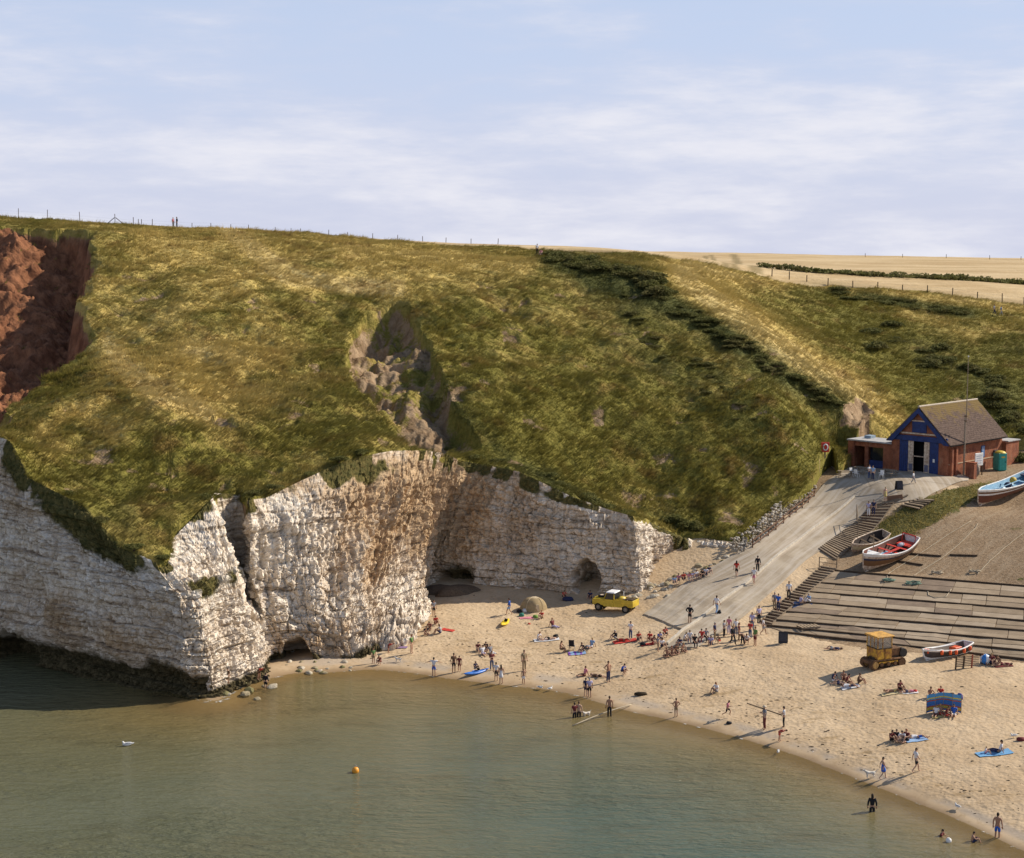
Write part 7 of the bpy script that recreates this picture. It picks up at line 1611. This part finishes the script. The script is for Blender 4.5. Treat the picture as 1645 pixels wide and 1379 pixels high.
# ------------------------------------------------------------------ rocks under the cliff
RK = [bpy.data.meshes.new('rock') for _ in range(4)]
for i, me in enumerate(RK):
    bm = bmesh.new(); bmesh.ops.create_icosphere(bm, subdivisions=2, radius=1.0); R = random.Random(i + 50); q = [Vector((R.uniform(-1, 1), R.uniform(-1, 1), R.uniform(-1, 1))).normalized() for _ in range(9)]
    for v in bm.verts:
        for n_ in q:
            t_ = v.co.dot(n_) - .72
            if t_ > 0: v.co -= n_ * t_
    bm.to_mesh(me); bm.free(); me.shade_flat(); me.materials.append(plain('weed_rock_%d' % i, [(0.30, 0.25, 0.16), (0.42, 0.37, 0.28), (0.20, 0.18, 0.085), (0.52, 0.46, 0.36)][i], .9, .15, var=.35))
def rock(px, py, r, label, i, z=None, grp='rocks at the cliff foot'):
    p = on_low(px, py) if z is None else Vector(Pz(px, py, z)); o = link('rock', RK[i % 4]); o.location = p; o.scale = (r * rb_.uniform(.8, 1.3), r * rb_.uniform(.8, 1.2), r * rb_.uniform(.5, .8)); o.rotation_euler = (0, 0, rb_.uniform(0, 6)); tag(o, label, 'rock', grp)
for i in range(20): rock(rb_.uniform(448, 580), rb_.uniform(1062, 1084), rb_.uniform(.15, .42), 'weedy rock at the water line below the second buttress', i, grp='weedy rocks below the buttress')
for i in range(14): rock(rb_.uniform(352, 440), 1126 - (rb_.random() * 8) - .42 * (i * 6), rb_.uniform(.2, .6), 'wet rock at the foot of the headland tip', i, .05, grp='wet rocks at the headland')
for i in range(26): rock(rb_.uniform(1012, 1078), 962 - rb_.uniform(0, 26), rb_.uniform(.15, .5), 'fallen white chalk block beside the yellow pickup', 3 if i % 3 else 1, grp='fallen chalk by the pickup')
for i in range(22): rock(rb_.uniform(1045, 1190), 0, .1, '', 1) if False else rock((t_ := 1046 + i * 6.4), 946 - (t_ - 1046) * .42 + rb_.uniform(-5, 5), rb_.uniform(.2, .5), 'pale rock along the foot of the low chalk by the ramp', i, grp='rocks along the ramp foot')
# dark bank of wet shingle against the back wall
lump('shingle_mound', on_low(728, 957) + Vector((0, 1.2, -.1)), (3.0, 1.9, .95), plain('dark_wet_shingle', (0.14, 0.098, 0.064), .9, .15, var=.3, scale=6), 'dark mound of damp shingle in the corner of the cove', 'shingle mound', 5, 3)
# flint and weed scraps scattered on the sand: nobody could count them
R_ = np.random.default_rng(8); n_ = 5200; sx_ = R_.uniform(-14, 62, n_); sy_ = R_.uniform(103, 165, n_); sz_ = zlow(sx_, sy_); ok = (sz_ > .18) & (sz_ < 2.6) & (R_.random(n_) < np.clip(1.5 - sz_ * .62, .12, 1)) & ~in_poly(sx_, sy_, BANK); sx_, sy_, sz_ = sx_[ok], sy_[ok], sz_[ok]; n_ = len(sx_)
base = np.array([(-1, -.7, 0), (1, -.8, 0), (.8, .8, 0), (-.9, .7, 0), (0, 0, .7)]); fcs = np.array([(0, 1, 4), (1, 2, 4), (2, 3, 4), (3, 0, 4)]); an = R_.random(n_) * 6.28; ss = .03 + .09 * R_.random(n_) ** 2.5
bx_ = base[None, :, 0] * np.cos(an)[:, None] - base[None, :, 1] * np.sin(an)[:, None]; by_ = base[None, :, 0] * np.sin(an)[:, None] + base[None, :, 1] * np.cos(an)[:, None]
V = np.stack([sx_[:, None] + bx_ * ss[:, None] * (1 + R_.random(n_))[:, None], sy_[:, None] + by_ * ss[:, None], sz_[:, None] + base[None, :, 2] * ss[:, None] * .7], -1).reshape(-1, 3)
tag(link('beach_scraps', np_mesh('beach_scraps', V, (np.arange(n_)[:, None, None] * 5 + fcs[None]).reshape(-1, 3), False), plain('weed_and_flint', (0.085, 0.058, 0.034), .9, .1, var=.5)), 'scattered flints and dry weed on the sand', 'flints', kind='stuff')
# tufts on the turf above the slip
R_ = np.random.default_rng(12); n_ = 60000; tx_ = R_.uniform(30, 62, n_); ty_ = R_.uniform(160, 194, n_); tz_ = zlow(tx_, ty_); qx, qy = proj(np.stack([tx_, ty_, tz_], -1))
tw = np.clip(px_blobs(qx, qy, [(1500,815,70,22,-18,1.0),(1450,845,50,18,-25,1.0),(1560,790,60,10,-18,.7),(1400,870,40,10,-35,.6)]), 0, 1) + .25 * fbm(tx_ / 1.5, ty_ / 1.5, o=3, s=151)
ok = (tw > .5) & in_poly(tx_, ty_, BANK); tx_, ty_, tz_ = tx_[ok], ty_[ok], tz_[ok]; n_ = len(tx_); h_ = .10 + .22 * R_.random(n_); a_ = R_.random(n_) * 6.28; w_ = .035
V = np.stack([np.stack([tx_ - w_ * np.cos(a_), ty_ - w_ * np.sin(a_), tz_], 1), np.stack([tx_ + w_ * np.cos(a_), ty_ + w_ * np.sin(a_), tz_], 1), np.stack([tx_ + .15 * R_.normal(size=n_), ty_ + .15 * R_.normal(size=n_), tz_ + h_], 1)], 1).reshape(-1, 3)
tag(link('bank_grass', np_mesh('bank_grass', V, np.arange(3 * n_).reshape(-1, 3), False, dict(dry=np.full(3 * n_, .42), dark=np.full(3 * n_, .15), soil=np.zeros(3 * n_), rnd=np.repeat(R_.random(n_), 3))), MAT_BLADE), 'short tufted grass on the bank above the slip', 'grass', kind='stuff')
